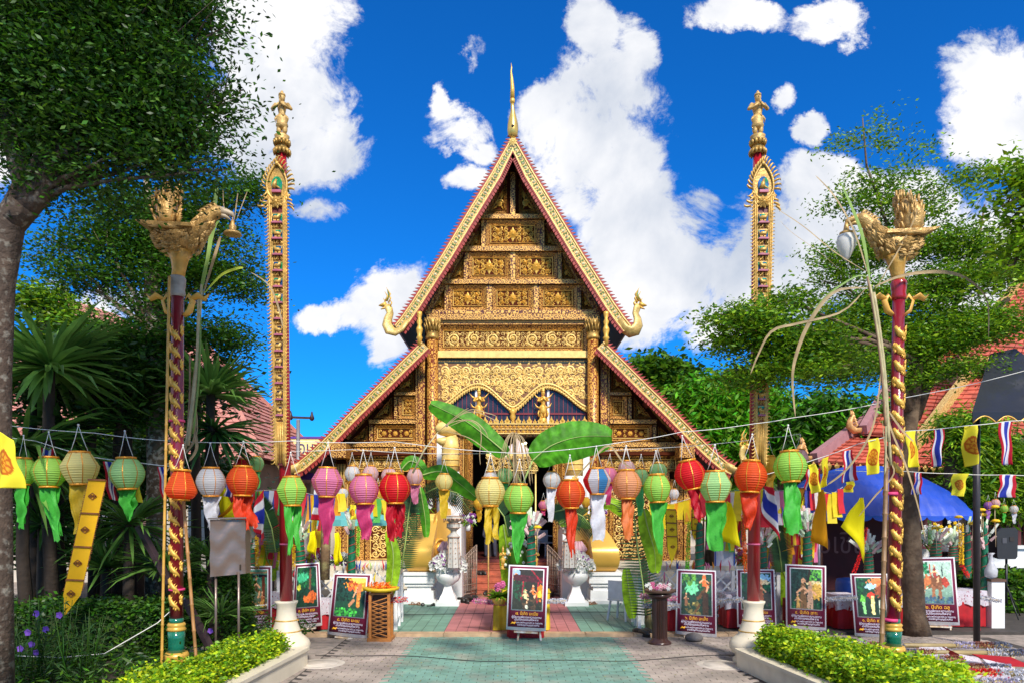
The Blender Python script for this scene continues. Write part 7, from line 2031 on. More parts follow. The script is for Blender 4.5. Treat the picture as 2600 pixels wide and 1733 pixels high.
def poster(n, corners, D, lab, stand=True, col_l=(.6, .5, .4)):
 tl, tr, br, bl = [Vector(W(*c, D)) for c in corners]
 lean = .18
 g0 = min(bl.z, br.z)
 def P(u, v, dy=0.0):
  p = tl.lerp(tr, u).lerp(bl.lerp(br, u), v)
  return Vector((p.x, D + lean * (1 - v) + dy, p.z))
 t = thing('poster', lab, 'poster', tuple(P(.5, 1)), 'painted posters on easels')
 def quad(u0, v0, u1, v1, dy, name, m_, par, nseg=6):
  mb = MB(); vs = []
  for i in range(nseg + 1):
   u = u0 + (u1 - u0) * i / nseg
   sag = .012 * math.sin(PI * u)
   vs += [P(u, v0, dy), P(u, v1 + (sag if v1 > .98 else 0), dy)]
  k = len(vs)
  vs += [v + Vector((0, .008, 0)) for v in vs]
  fs = [(2 * i, 2 * i + 1, 2 * i + 3, 2 * i + 2) for i in range(nseg)] + [(k + 2 * i, k + 2 * i + 2, k + 2 * i + 3, k + 2 * i + 1) for i in range(nseg)]
  fs += [(2 * i, 2 * i + 2, k + 2 * i + 2, k + 2 * i) for i in range(nseg)] + [(2 * i + 1, k + 2 * i + 1, k + 2 * i + 3, 2 * i + 3) for i in range(nseg)] + [(0, k, k + 1, 1), (2 * nseg, 2 * nseg + 1, k + 2 * nseg + 1, k + 2 * nseg)]
  mb.add(vs, fs, True); return mb.build(name, m_, par)
 sh = quad(0, 0, 1, 1, .0, 'sheet', VINYL, t)
 quad(.035, .02, .965, .955, -.006, 'maroon_field', PMAR, t)
 quad(.10, .05, .90, .70, -.0125, 'picture_border', VINYL, t)
 u0, u1, v0, v1 = .125, .875, .065, .685
 print_sheet('picture', paint(PAINT[n]), lambda u, v: P(u0 + (u1 - u0) * u, v0 + (v1 - v0) * v, -.024), PM, t)
 wdt = (tr - tl).length; hgt = (bl - tl).length
 for (txt, v, width, size, m_) in ((TITLES[n], .745, .56, .075, TGOLD), (LINES[0], .80, .74, .05, TWHITE), (LINES[1], .84, .6, .05, TWHITE), (LINES[2], .885, .70, .04, TWHITE), (LINES[3], .92, .55, .04, TWHITE)):
  vs, fs = text_mesh(txt, size * hgt * .95, width * wdt)
  if not vs: continue
  uo = .5 + (.05 if v > .87 else 0)
  mb = MB(); mb.add([P(uo + a.x / wdt, v - a.y / hgt, -.018) for a in vs], fs, False); mb.build('lettering', m_, t)
 em = MB(); c = (.17, .90)
 em.tube([P(c[0] - .06, c[1] + .01, -.02), P(c[0] - .02, c[1] - .01, -.02), P(c[0] + .03, c[1], -.02), P(c[0] + .06, c[1] - .025, -.02)], [.008, .02, .02, .008], 6); em.build('animal_emblem', TGOLD, t)
 gz = .012 if D < 13.4 else .06
 ea = MB(); WD = mat('easel_wood', (.50, .36, .22), .7, 0, .35, 14, .2, 30, c2=(.62, .58, .52), c2scale=8)
 m_ = P(.5, .03, .02)
 e_ = thing('easel', 'wooden easel carrying the ' + lab, 'easel', (m_.x, D, gz), 'wooden easels')
 for nm, u, dy in (('front_leg', .22, .03), ('front_leg', .80, .03), ('back_leg', .5, .5)):
  a = P(.5 + (u - .5) * .25, .05, .03); b = Vector((tl.x + (tr.x - tl.x) * (u * 1.0 + (.0)), D + dy, gz));
  mb = MB(); mb.bar(a, b, .035, .025, Vector((0, 1, 0))); mb.build('leg', WD, e_)
 mb = MB(); mb.bar(P(.2, 1.03, -.01), P(.8, 1.03, -.01), .03, .03); mb.build('ledge', WD, e_)
 return t
poster(1, ((598, 1437), (682, 1437), (690, 1592), (604, 1600)), 13.9, 'painted poster half behind the metal notice box, a seated family')
poster(2, ((742, 1432), (804, 1428), (818, 1586), (740, 1593)), 13.7, 'painted poster of a tiger in a forest behind the left mast')
poster(3, ((841, 1456), (939, 1458), (931, 1619), (831, 1608)), 13.3, 'painted poster of a stooping figure before an orange sky')
poster(4, ((1292, 1434), (1394, 1438), (1386, 1601), (1285, 1596)), 13.0, 'painted poster of two figures by a red pavilion, central')
poster(5, ((1724, 1445), (1825, 1449), (1820, 1616), (1715, 1607)), 13.4, 'painted poster of a man sitting in a tree')
poster(6, ((1877, 1445), (1975, 1446), (1972, 1592), (1872, 1590)), 13.8, 'painted poster of a standing figure behind the right mast')
poster(7, ((2003, 1432), (2108, 1437), (2098, 1599), (1996, 1592)), 13.7, 'painted poster of a standing family of three')
poster(8, ((2170, 1457), (2266, 1457), (2266, 1618), (2171, 1612)), 13.5, 'painted poster of green and white horses behind the right bird column')
poster(9, ((2328, 1416), (2438, 1414), (2437, 1586), (2328, 1582)), 13.9, 'painted poster of an elephant with riders')
# --- tables, lace, offerings
RED = mat('red_cloth', (.42, .006, .012), .7, 0, .2, 5, .2, 10, transl=.1); YEL = mat('yellow_cloth', (.72, .52, .02), .6, 0, .2, 5, .2, 10, transl=.15)
LACE = mat('white_lace', (.72, .68, .74), .8, 0, .1, 20, c2=(.40, .05, .10), c2scale=26, c2pos=(.60, .63), transl=.3)
WOOD = mat('varnished_wood', (.40, .15, .03), .45, 0, .25, 9, .2, 30)
def cloth_table(x0, x1, y0, y1, z, lab, m_=RED, lace=True, base=.01, cat='table'):
 t = thing('cloth_table', lab, cat, ((x0 + x1) / 2, (y0 + y1) / 2, base), 'cloth covered tables')
 def skirt(z0, z1, off, m_, nm, ph, pieces=1):
  pts = []
  for (a, b) in (((x0, y1), (x0, y0)), ((x0, y0), (x1, y0)), ((x1, y0), (x1, y1))):
   L = math.dist(a, b); n = max(4, int(L / .035))
   for i in range(n):
    pts.append((a[0] + (b[0] - a[0]) * i / n, a[1] + (b[1] - a[1]) * i / n))
  pts.append((x1, y1))
  vs, fs = [], []
  cx, cy = (x0 + x1) / 2, (y0 + y1) / 2
  for i, p in enumerate(pts):
   k = math.sin(i * .75 + ph) * .5 + math.sin(i * 1.9 + ph) * .3
   for j in range(4):
    f = j / 3; o_ = off + .035 * k * f
    dx = -1 if p[0] <= x0 + 1e-4 else 1 if p[0] >= x1 - 1e-4 else 0; dy = -1 if p[1] <= y0 + 1e-4 else 0
    zz = z1 + (z0 - z1) * f
    if nm == 'lace_runner' and j == 3: zz += .05 * abs(math.sin(i * .45))
    vs.append((p[0] + dx * o_, p[1] + dy * o_, zz))
  for i in range(len(pts) - 1):
   for j in range(3): a = i * 4 + j; fs.append((a, a + 1, a + 5, a + 4))
  mb = MB(); mb.add(vs, fs, True); mb.build(nm, m_, t)
 mb = MB(); mb.box(x0, x1, y0, y1, z - .02, z); mb.build('tabletop', WOOD, t)
 for (x, y) in ((x0 + .05, y0 + .05), (x1 - .05, y0 + .05), (x0 + .05, y1 - .05), (x1 - .05, y1 - .05)): MB().box(x - .02, x + .02, y - .02, y + .02, base, z - .021).build('leg', WOOD, t)
 skirt(base + .01, z + .004, .012, m_, 'skirt', 0)
 if lace: skirt(z - .30, z + .012, .03, LACE, 'lace_runner', 2)
 mb = MB(); mb.box(x0 - .03, x1 + .03, y0 - .03, y1, z + .002, z + .014); mb.build('table_cover', LACE if lace else m_, t)
 return t
def PX(px, D): return (px - CX) / F * D
for (a, b, D, z, lab, m_, lc) in ((618, 706, 14.2, .72, 'red draped table with lace behind the left mast pedestal', RED, True), (752, 836, 13.95, .62, 'red draped table left of the stooping figure poster', RED, True),
 (846, 948, 13.55, .80, 'red draped table right behind the stooping figure poster', RED, True), (1697, 1766, 13.75, .74, 'red draped table with white lace left of the man in a tree poster', RED, True),
 (1846, 1895, 14.1, .72, 'narrow red draped table left of the right mast', RED, True), (2015, 2090, 14.1, .60, 'red draped table behind the family poster', RED, False),
 (2128, 2180, 14.0, .72, 'red draped table with a long lace runner left of the horse poster', RED, True), (2286, 2330, 14.2, .74, 'red draped table behind the right tree trunk', RED, True),
 (2345, 2500, 14.3, .78, 'long red draped table with lace behind the elephant poster', RED, True), (1292, 1378, 13.3, .60, 'small red draped table behind the central poster', RED, False)):
 cloth_table(PX(a, D), PX(b, D), D, D + .55, z, lab, m_, lc, .01 if D < 13.46 else .062)
cloth_table(PX(1255, 13.8), PX(1395, 13.8), 13.85, 14.5, .80, 'yellow draped offering table behind the central poster', YEL, False, .062)
GCONE = mat('wrapped_green_leaf', (.008, .12, .055), .35, 0, .35, 14, .5, 24); NOTE = [mat('banknote_green', (.52, .66, .44), .6, 0, .25, 30), mat('banknote_pink', (.62, .40, .40), .6, 0, .25, 30), mat('banknote_pale', (.76, .80, .72), .6, 0, .2, 30)]
STICK = mat('pale_stick', (.55, .42, .25), .7); TINS = {k: mat('tinsel_' + k, v, .5, 0, .4, 30, transl=.2, island=.4) for k, v in {'yellow': (.85, .55, .01), 'red': (.72, .01, .01), 'green': (.16, .58, .03), 'orange': (.86, .16, .01), 'silver': (.55, .56, .62), 'pink': (.75, .15, .35), 'blue': (.1, .3, .7), 'rust': (.30, .10, .06), 'slate': (.16, .18, .26), 'lilac': (.46, .42, .58)}.items()}
def money_tree(px, ptop, pbot, D, rpx, lab, notes=26, spread=1.0, nlen=.34):
 a, b = W(px, pbot, D), W(px, ptop, D); H = (b - a).length; r = rpx / F * D
 t = thing('money_tree', lab, 'offering', tuple(a), 'green offering cones with banknotes'); rg = random.Random(px)
 n = 14; prof = []
 for i in range(n + 1):
  f = i / n; prof += [(r * (1 - .35 * f ** 2) * (1.06 if i % 2 else .92), H * f)]
 prof.append((.01, H * 1.04))
 MB().lathe(prof, 14, a).build('wrapped_cone', GCONE, t)
 sp = MB(); sp.tube([a + Vector((r * 1.03 * (1 - .35 * (k / 60) ** 2) * math.cos(k * .7), r * 1.03 * math.sin(k * .7), H * k / 60)) for k in range(60)], .006, 4); sp.build('red_string', mat('red_string', (.5, .04, .05), .7), t)
 for k in range(notes):
  an = rg.uniform(-1, 1) * spread; d = Vector((math.sin(an), rg.uniform(-.55, .3), math.cos(an) * rg.uniform(.7, 1))).normalized()
  p0 = a + Vector((0, 0, H * rg.uniform(.55, .95))); L = nlen * rg.uniform(.7, 1.4); p1 = p0 + d * L
  s = MB(); s.tube([p0, p1], .004, 3)
  so = s.build('stick', STICK, t)
  q = MB(); e = d.cross(Vector((0, 1, .2))).normalized() * .032; c0 = p0 + d * L * .5; nrm = d.cross(e).normalized() * .012
  q.add([c0 - e, c0 + e, p1 + e + nrm, p1 - e - nrm, c0 + nrm * 1.4], [(0, 1, 4), (1, 2, 4), (2, 3, 4), (3, 0, 4)], False)
  q.build('banknote', NOTE[rg.randrange(3)], so)
 return t
for (px, a, b, D, r, lab, n, sp) in ((637, 1368, 1452, 14.4, 11, 'green cone with a few notes behind the metal notice box', 14, .5), (762, 1350, 1432, 14.2, 12, 'green cone behind the tiger poster', 20, .6), (893, 1322, 1460, 13.9, 10, 'slim green cone behind the stooping figure poster', 16, .25),
 (1349, 1330, 1436, 13.5, 12, 'green cone with a wide fan of banknotes over the central poster', 34, 1.0), (1776, 1328, 1448, 13.9, 12, 'tall bare green cone behind the man in a tree poster', 0, .3), (2050, 1330, 1436, 14.0, 12, 'green cone with a big fan of notes behind the family poster', 44, .75),
 (1938, 1360, 1450, 14.4, 10, 'green cone with pale notes right of the right mast', 34, .7), (2206, 1392, 1460, 14.2, 12, 'green cone with a fan of notes left of the right bird column', 36, 1.0), (2376, 1370, 1425, 14.6, 14, 'wide green cone with notes right of the tree trunk', 36, .9),
 (2420, 1380, 1425, 14.7, 12, 'low green cone with notes above the elephant poster', 30, .9), (2456, 1336, 1468, 14.5, 9, 'slim tall green cone left of the dark tent pole', 4, .3), (2500, 1330, 1505, 14.4, 9, 'slim tall green cone right of the dark tent pole', 16, .5)):
 money_tree(px, a, b, D, r, lab, n, sp)
def garland(m, pts, r, rg, n=1.0, up=True):
 P = [Vector(p) for p in pts]
 for i in range(len(P) - 1):
  L = (P[i + 1] - P[i]).length
  for k in range(int(L * 260 * n)):
   p = P[i].lerp(P[i + 1], rg.random()); d = Vector((rg.gauss(0, 1), rg.gauss(0, 1), rg.gauss(0, 1))).normalized(); s = d.orthogonal().normalized() * r * .3
   m.add([p + d * r * .2 - s, p + d * r + s, p + d * r * .9 - s * .4], [(0, 1, 2)], False)
for i, (pts, D, c, lab, r) in enumerate((([(652, 1362), (654, 1440)], 14.0, 'yellow', 'fuzzy yellow garland left of the left mast', .045), ([(745, 1385), (746, 1440)], 13.6, 'yellow', 'short yellow garland behind the tiger poster', .04), ([(912, 1318), (908, 1410)], 13.9, 'green', 'fuzzy green garland between the pink lantern tails', .04),
 ([(1750, 1326), (1745, 1445)], 13.8, 'green', 'fuzzy green garland beside the tall bare cone', .045), ([(1886, 1305), (1894, 1450)], 13.6, 'orange', 'fuzzy orange garland left of the right mast', .05), ([(2199, 1340), (2188, 1400), (2165, 1460)], 13.8, 'red', 'red garland draped left of the right bird column', .045),
 ([(2328, 1336), (2334, 1412)], 14.2, 'red', 'fuzzy red garland just right of the tree trunk', .05), ([(2440, 1330), (2441, 1430)], 14.2, 'yellow', 'fuzzy yellow garland above the elephant poster', .055), ([(2440, 1432), (2458, 1462)], 14.2, 'red', 'red garland right of the elephant poster', .05), ([(2360, 1320), (2362, 1380)], 14.4, 'green', 'green garland beside the wide green cone', .04))):
 m = MB(); rg = random.Random(i); garland(m, [W(a, b, D) for a, b in pts], r, rg, 2.6)
 tag(m.build('garland', TINS[c]), lab, 'garland', 'fuzzy garlands')
for (a, b, D, c, lab) in (((1205, 1524), (1290, 1530), 13.6, 'pink', 'pink and white tinsel pole left of the central poster'), ((1388, 1525), (1436, 1524), 13.6, 'silver', 'white tinsel pole end right of the central poster'), ((938, 1524), (1032, 1520), 13.3, 'red', 'red tinsel pole above the wooden lattice stand'),
 ((1630, 1512), (1716, 1518), 13.2, 'pink', 'lilac and pink tinsel pole above the brown column'), ((1636, 1536), (1722, 1536), 13.1, 'silver', 'silver tinsel string above the flower tray'), ((1826, 1524), (1884, 1520), 13.6, 'silver', 'silver tinsel pole between two posters'), ((2100, 1520), (2175, 1516), 13.6, 'silver', 'silver tinsel pole left of the horse poster'), ((2480, 1514), (2540, 1524), 13.7, 'silver', 'silver tinsel pole at the right end of the long red table')):
 A, B = W(*a, D), W(*b, D); t = thing('tinsel_pole', lab, 'decorated pole', tuple(A), 'tinsel wound poles')
 MB().tube([A, B], .02, 8).build('pole', STICK, t)
 for k, cc in enumerate((c, 'silver')): m = MB(); garland(m, [A, B], .06 - .012 * k, random.Random(k), 2.6); m.build('tinsel', TINS[cc], t)['kind'] = 'stuff'
BAM = mat('green_bamboo_pole', (.30, .22, .09), .5, 0, .25, 5, .2, 20)
for i, (x0, x1, y0, x2, lab) in enumerate(((2160, 2560, 1636, (2290, 2430), 'topmost tinsel wound bamboo pole at the lower right'), (2230, 2640, 1654, (2375, 2510), 'second tinsel wound bamboo pole from the top at the lower right'), (2278, 2440, 1671, None, 'third tinsel pole from the top, silver and blue'),
 (2368, 2560, 1692, None, 'fourth tinsel pole from the top with brown and silver fringe'), (2382, 2600, 1706, None, 'fifth tinsel pole from the top with red fringe'), (2440, 2640, 1730, None, 'lowest tinsel pole, white and blue'))):
 D = 2.01 * F / (y0 - HY); A, B = W(x0, y0, D), W(x1, y0 + 3, D)
 t = thing('tinsel_bamboo', lab, 'decorated pole', tuple(A), 'tinsel wound bamboo poles at the lower right')
 MB().tube([A, B], .035, 8).build('bamboo', BAM, t)
 segs = [(x0, x1)] if not x2 else [(x0, x2[0]), (x2[1], x1)]
 for (a, b) in segs:
  for k, c in enumerate((['lilac', 'rust', 'slate'], ['silver', 'slate', 'rust'], ['slate', 'silver', 'rust'], ['silver', 'rust', 'slate'], ['lilac', 'red', 'silver'], ['silver', 'lilac', 'silver'])[i]):
   L = (b - a) / 3; m = MB(); garland(m, [W(a + L * k, y0, D), W(min(b, a + L * (k + 1.1)), y0 + 1, D)], .065, random.Random(i * 7 + k), 5.0)
   m.build('tinsel', TINS[c], t)['kind'] = 'stuff'
 for xx in (x0 + 30, min(x1, 2590) - 20):
  p = W(xx, y0, D); MB().box(p.x - .025, p.x + .025, D - .02, D + .02, .01, p.z - .036).build('trestle_leg', STICK, t)
 if i in (0, 1, 2, 3, 4, 5):
  m = MB(); a_, b_ = ((2330, 2330, 2330, 2390, 2420, 2470)[i], (2400, 2430, 2430, 2500, 2560, 2600)[i]); vs, fs = [], []; n = 20
  for k in range(n + 1):
   p = W(a_ + (b_ - a_) * k / n, y0, D)
   for j in range(4): vs.append((p.x, D - .045 - .02 * math.sin(k * 1.1) * j / 3, p.z - .02 - .09 * j + (.04 * abs(math.sin(k * .7)) if j == 3 else 0)))
  for k in range(n):
   for j in range(3): q = k * 4 + j; fs.append((q, q + 1, q + 5, q + 4))
  m.add(vs, fs, True); m.build('lace_cloth', LACE, t)
for (pts, D, m_, nm, lab) in (([(2440, 1660), (2530, 1682), (2500, 1690), (2436, 1692)], 9.9, LACE, 'lace_cloth', 'white lace cloth spread over the middle of the tinsel poles'), ([(2562, 1694), (2620, 1706), (2620, 1735), (2556, 1735)], 8.9, LACE, 'lace_cloth', 'white lace cloth at the lower right corner'),
 ([(2448, 1658), (2436, 1686), (2428, 1690), (2436, 1662)], 9.95, RED, 'red_cloth', 'red cloth fold beside the lace on the tinsel poles'), ([(2530, 1680), (2620, 1684), (2620, 1692), (2532, 1690)], 9.4, RED, 'red_cloth', 'red ribbon stretched at the right edge')):
 P = [W(a, b, D) for a, b in pts]; P[0].y += .5; P[1].y += .4; m = MB(); k = len(P)
 m.add(P + [p + Vector((0, 0, .012)) for p in P], [(3, 2, 1, 0), (4, 5, 6, 7)] + [(i, (i + 1) % 4, (i + 1) % 4 + 4, i + 4) for i in range(4)], False)
 tag(m.build(nm, m_), lab, 'cloth')
# --- white lattice fences and posts
def lattice(a, b, z0, z1, lab):
 t = thing('lattice_fence', lab, 'fence', (a[0], a[1], .06), 'white lattice fences')
 A, B = Vector((a[0], a[1], 0)), Vector((b[0], b[1], 0)); L = (B - A).length; d = (B - A).normalized(); nn = Vector((-d.y, d.x, 0))
 up = Vector((0, 0, 1))
 for z, h in ((z0, .05), (z1, .09)): MB().bar(A + up * z, B + up * z, .05, h).build('rail', CREAM if z == z1 else WHITE, t)
 n = max(2, round(L / .9))
 for i in range(n + 1):
  p = A.lerp(B, i / n); MB().bar(p + up * .06, p + up * (z1 - .05), .07, .07, Vector((0, 1, 0))).build('post', WHITE, t)
 h = z1 - z0 - .07; s = -h * 1.0
 while s < L:
  for k in (0, 1):
   x0, x1 = (s, s + h * .95) if k == 0 else (s + h * .95, s)
   f0, f1 = 0.0, 1.0
   q0, q1 = Vector((x0, z0 + .025)), Vector((x1, z1 - .05))
   lo, hi = 0.0, 1.0
   dx = x1 - x0
   for lim in (0, L):
    tt = (lim - x0) / dx
    if lim == 0: lo, hi = (max(lo, tt), hi) if dx > 0 else (lo, min(hi, tt))
    else: lo, hi = (lo, min(hi, tt)) if dx > 0 else (max(lo, tt), hi)
   if hi - lo > .1:
    e0, e1 = q0.lerp(q1, lo), q0.lerp(q1, hi)
    MB().bar(A + d * e0.x + up * e0.y + nn * (.012 * (k * 2 - 1)), A + d * e1.x + up * e1.y + nn * (.012 * (k * 2 - 1)), .034, .012, nn).build('slat', WHITE, t)
  s += .26
 return t
lattice((PX(700, 14.4), 14.6), (PX(1004, 14.2), 14.6), .25, 1.22, 'white lattice fence left of the path behind the posters')
lattice((PX(1640, 14.2), 14.6), (PX(1985, 14.4), 14.6), .25, 1.22, 'white lattice fence right of the path behind the posters')
lattice((PX(1004, 13.9), 13.95), (PX(1004, 13.9) - .05, 15.0), .25, 1.15, 'white lattice fence running back along the left of the terrace')
lattice((PX(1624, 13.9), 13.95), (PX(1624, 13.9) + .05, 15.0), .25, 1.15, 'white lattice fence running back along the right of the terrace')
# --- banana leaves, fronds, entrance arch
def banana_mat(nm, c):
 if nm in MATS: return MATS[nm]
 m_ = mat(nm, c, .55, 0, .25, 9, transl=.45, c2=tuple(v * 2 for v in c), c2scale=5, c2pos=(.4, .65), spec=.3); return m_
BAN = banana_mat('banana_leaf_green', (.06, .24, .010)); BANL = banana_mat('pale_banana_leaf', (.20, .36, .012)); RIB = mat('leaf_midrib', (.38, .50, .14), .5, transl=.2)
def banana(name_lab, pts, D, wpx, m_=None, fold=.35, D2=None, root=None):
 n = 26; Pp = [W(p[0], p[1], D + ((D2 or D) - D) * i / (len(pts) - 1)) for i, p in enumerate(pts)]
 out = []
 for i in range(n + 1):
  f = i / n * (len(Pp) - 1); k = min(int(f), len(Pp) - 2); g = f - k; a, b, c, d = Pp[max(k - 1, 0)], Pp[k], Pp[k + 1], Pp[min(k + 2, len(Pp) - 1)]
  out.append(.5 * (2 * b + (c - a) * g + (2 * a - 5 * b + 4 * c - d) * g * g + (3 * b - a - 3 * c + d) * g ** 3))
 t = thing('banana_leaf', name_lab, 'leaf', tuple(out[0]), 'banana leaves at the entrance'); w = wpx / F * D / 2
 vs, fs = [], []; C = 9
 for i, p in enumerate(out):
  f = i / n; ww = w * min(1, (math.sin(PI * min(1, f * .93 + .05)) ** .45)); dd = (out[min(i + 1, n)] - out[max(i - 1, 0)]).normalized(); s = dd.cross(Vector((0, 1, 0))).normalized()
  for c in range(C):
   g = (c - (C - 1) / 2) / ((C - 1) / 2)
   rip = .035 * math.sin(i * 2.3 + c * .2) * abs(g) * (w / .3)
   vs.append(p + s * g * ww + dd * abs(g) * ww * .25 + Vector((0, fold * ww * abs(g) + rip, -.12 * ww * g * g)))
 for i in range(n):
  for c in range(C - 1): a = i * C + c; fs.append((a, a + 1, a + C + 1, a + C))
 MB().add(vs, fs, True).build('blade', m_ or BAN, t)
 MB().tube([p + Vector((0, -.006, 0)) for p in out], [max(.016 * (1 - i / n), .004) for i in range(n + 1)], 5).build('midrib', RIB, t)
 if root: MB().tube([out[0], W(*root, D)], [.016, .02], 6).build('stalk', RIB, t)
banana('big banana leaf arching up to the left over the doorway', [(1288, 1152), (1238, 1110), (1182, 1068), (1093, 1024)], 12.8, 64, root=(1330, 1240))
banana('big round banana leaf arching to the right over the doorway', [(1352, 1168), (1400, 1130), (1470, 1108), (1552, 1106)], 12.8, 102, root=(1322, 1240))
banana('banana leaf drooping right behind the small yellow lantern', [(1072, 1205), (1120, 1196), (1165, 1225), (1210, 1262)], 13.8, 44)
banana('banana leaf strip hanging before the left gilded scroll', [(1066, 1235), (1074, 1280), (1080, 1320), (1082, 1362)], 13.6, 26)
banana('long banana leaf hanging right of the doorway beside the palm frond', [(1634, 1290), (1645, 1340), (1662, 1400), (1664, 1452)], 13.4, 46, BANL)
banana('banana leaf hanging at the left terrace corner', [(985, 1345), (998, 1400), (996, 1460), (985, 1520)], 13.4, 36, BANL)
banana('pale banana leaf standing in the doorway left of the flower mound', [(1278, 1330), (1286, 1390), (1290, 1450), (1296, 1510)], 14.2, 40, BANL)
banana('pale banana leaf hanging low at the right terrace corner', [(1590, 1440), (1596, 1490), (1602, 1530), (1606, 1568)], 13.8, 34, BANL)
banana('folded banana leaf right of the panelled lantern', [(1522, 1282), (1550, 1276), (1575, 1290), (1590, 1310)], 14.2, 34, BANL)
banana('banana leaf tip left of the right white tower lantern', [(1420, 1330), (1445, 1318), (1470, 1320), (1500, 1336)], 15.0, 30, BANL)
banana('banana leaf behind the left end of the pink lantern row', [(1020, 1190), (1040, 1170), (1060, 1176), (1080, 1196)], 14.0, 34)
banana('banana leaf in the stalls right of the left mast', [(672, 1380), (680, 1420), (690, 1440), (700, 1470)], 14.6, 40, BANL)
banana('banana leaf behind the family poster', [(1985, 1440), (1996, 1470), (2000, 1500), (1996, 1540)], 14.8, 44, BANL)
FR = mat('palm_frond_green', (.022, .075, .015), .5, 0, .3, 3, transl=.25, island=.35)
def frond(lab, pts, D, Lpx, n=44, side=0, droop=.3):
 Pp = [W(p[0], p[1], D) for p in pts]; t = thing('palm_frond', lab, 'leaf', tuple(Pp[0]), 'palm fronds of the entrance arch'); L = Lpx / F * D
 m = MB();
 def at(f): f *= len(Pp) - 1; k = min(int(f), len(Pp) - 2); return Pp[k].lerp(Pp[k + 1], f - k), (Pp[k + 1] - Pp[k]).normalized()
 for i in range(n):
  f = i / n; p, d = at(f); s = d.cross(Vector((0, 1, 0))).normalized()
  for sg in ((-1, 1) if side == 0 else (side,)):
   l_ = L * (.6 + .4 * math.sin(PI * (.15 + .8 * f))); q = p + s * sg * l_ + d * l_ * .25 + Vector((0, -.03, -droop * l_ * .3)); mid = p.lerp(q, .5) + Vector((0, 0, .02 * droop))
   w_ = .014
   m.add([p + d * w_, p - d * w_, mid - d * w_, q, mid + d * w_], [(0, 1, 2, 4), (2, 3, 4)], False)
 m.build('leaflets', FR, t)['kind'] = 'stuff'
 MB().tube(Pp, [.014] * (len(Pp) - 1) + [.005], 5).build('midrib', RIB, t)
frond('palm frond bound to the left terrace post', [(1020, 1440), (1030, 1370), (1038, 1300), (1046, 1250)], 13.5, 42)
frond('palm frond bound to the right terrace post', [(1640, 1560), (1632, 1480), (1620, 1400), (1608, 1290), (1590, 1240)], 13.5, 52)
frond('dark palm frond arching over the left stair pedestal', [(1060, 1260), (1110, 1236), (1160, 1250), (1196, 1300)], 14.4, 34, 40, 0, 1.0)
frond('palm frond arching in the doorway left of the cone', [(1290, 1360), (1280, 1310), (1255, 1276), (1230, 1266)], 14.2, 44, 40, -1, .3)
frond('palm frond arching over the right stair pedestal', [(1400, 1300), (1440, 1290), (1480, 1310), (1510, 1350)], 14.4, 40, 36, 0, 1.0)
frond('palm frond in the stalls by the left mast', [(700, 1400), (690, 1340), (676, 1300), (660, 1270)], 13.9, 34)
frond('palm frond behind the stalls right of the right mast', [(1985, 1450), (1980, 1400), (1970, 1350), (1960, 1300)], 14.5, 34)
LOG = mat('banana_trunk', (.20, .12, .06), .7, 0, .35, 8, .4, 20, c2=(.28, .24, .10), c2scale=4)
for (a, b, D, r, lab) in (((1648, 1612), (1634, 1420), 13.9, .07, 'peeling trunk lashed to the right terrace corner'), ((990, 1500), (1004, 1330), 13.9, .05, 'brown stalk leaning on the left terrace corner'), ((824, 1470), (826, 1268), 14.2, .10, 'thick timber post among the stalls on the left')):
 tag(MB().tube([W(*a, D), W((a[0] + b[0]) / 2 + 2, (a[1] + b[1]) / 2, D), W(*b, D)], [r, r * .95, r * .85], 10).build('stalk_post', LOG), lab, 'post')
m = MB(); rg = random.Random(5)
t = thing('dry_cane', 'tuft of pale dry cane leaves falling over the centre of the doorway', 'sugar cane', tuple(W(1308, 1250, 12.6)))
for k in range(17):
 x = rg.uniform(-60, 60); mb = MB()
 ribbon(mb, [W(1312 + rg.uniform(-6, 6), 1250, 12.6), W(1306 + rg.uniform(-4, 4), 1150, 12.6), W(1306, 1102 + rg.uniform(-4, 4), 12.6), W(1306 + x * .4, 1112, 12.5), W(1306 + x * .7, 1160 + abs(x) * .2, 12.5), W(1306 + x * .8, 1230 + rg.uniform(-30, 20), 12.5)], .008); mb.build('leaf_blade', DRY, t)
t = thing('dry_cane', 'long pale cane leaves sweeping over the left banana leaf', 'sugar cane', tuple(W(1052, 1190, 12.4)))
MB().tube([W(1048, 1200, 12.4), W(1078, 1140, 12.4), W(1112, 1096, 12.4)], [.02, .016, .01], 6).build('stalk', CANE, t)
for pts in ([(1112, 1096), (1170, 1052), (1210, 1045), (1250, 1062), (1268, 1072)], [(1112, 1096), (1150, 1070), (1200, 1066), (1230, 1090), (1240, 1112)], [(1120, 1092), (1180, 1066), (1215, 1080), (1222, 1110), (1218, 1150), (1220, 1180)], [(1120, 1090), (1190, 1110), (1240, 1145), (1258, 1160)], [(1110, 1098), (1150, 1062), (1176, 1042), (1190, 1035)], [(1130, 1084), (1190, 1040), (1240, 1048), (1262, 1056)]):
 mb = MB(); ribbon(mb, [W(a, b, 12.4) for a, b in pts], .008); mb.build('leaf_blade', DRY, t)
t = thing('dry_cane', 'dry cane stalk arching from the round banana leaf to the panelled lantern', 'sugar cane', tuple(W(1468, 1200, 12.5)))
mb = MB(); ribbon(mb, [W(a, b, 12.5) for a, b in ((1460, 1215), (1500, 1170), (1545, 1130), (1580, 1170), (1600, 1185))], .02); mb.build('leaf_blade', DRY, t)
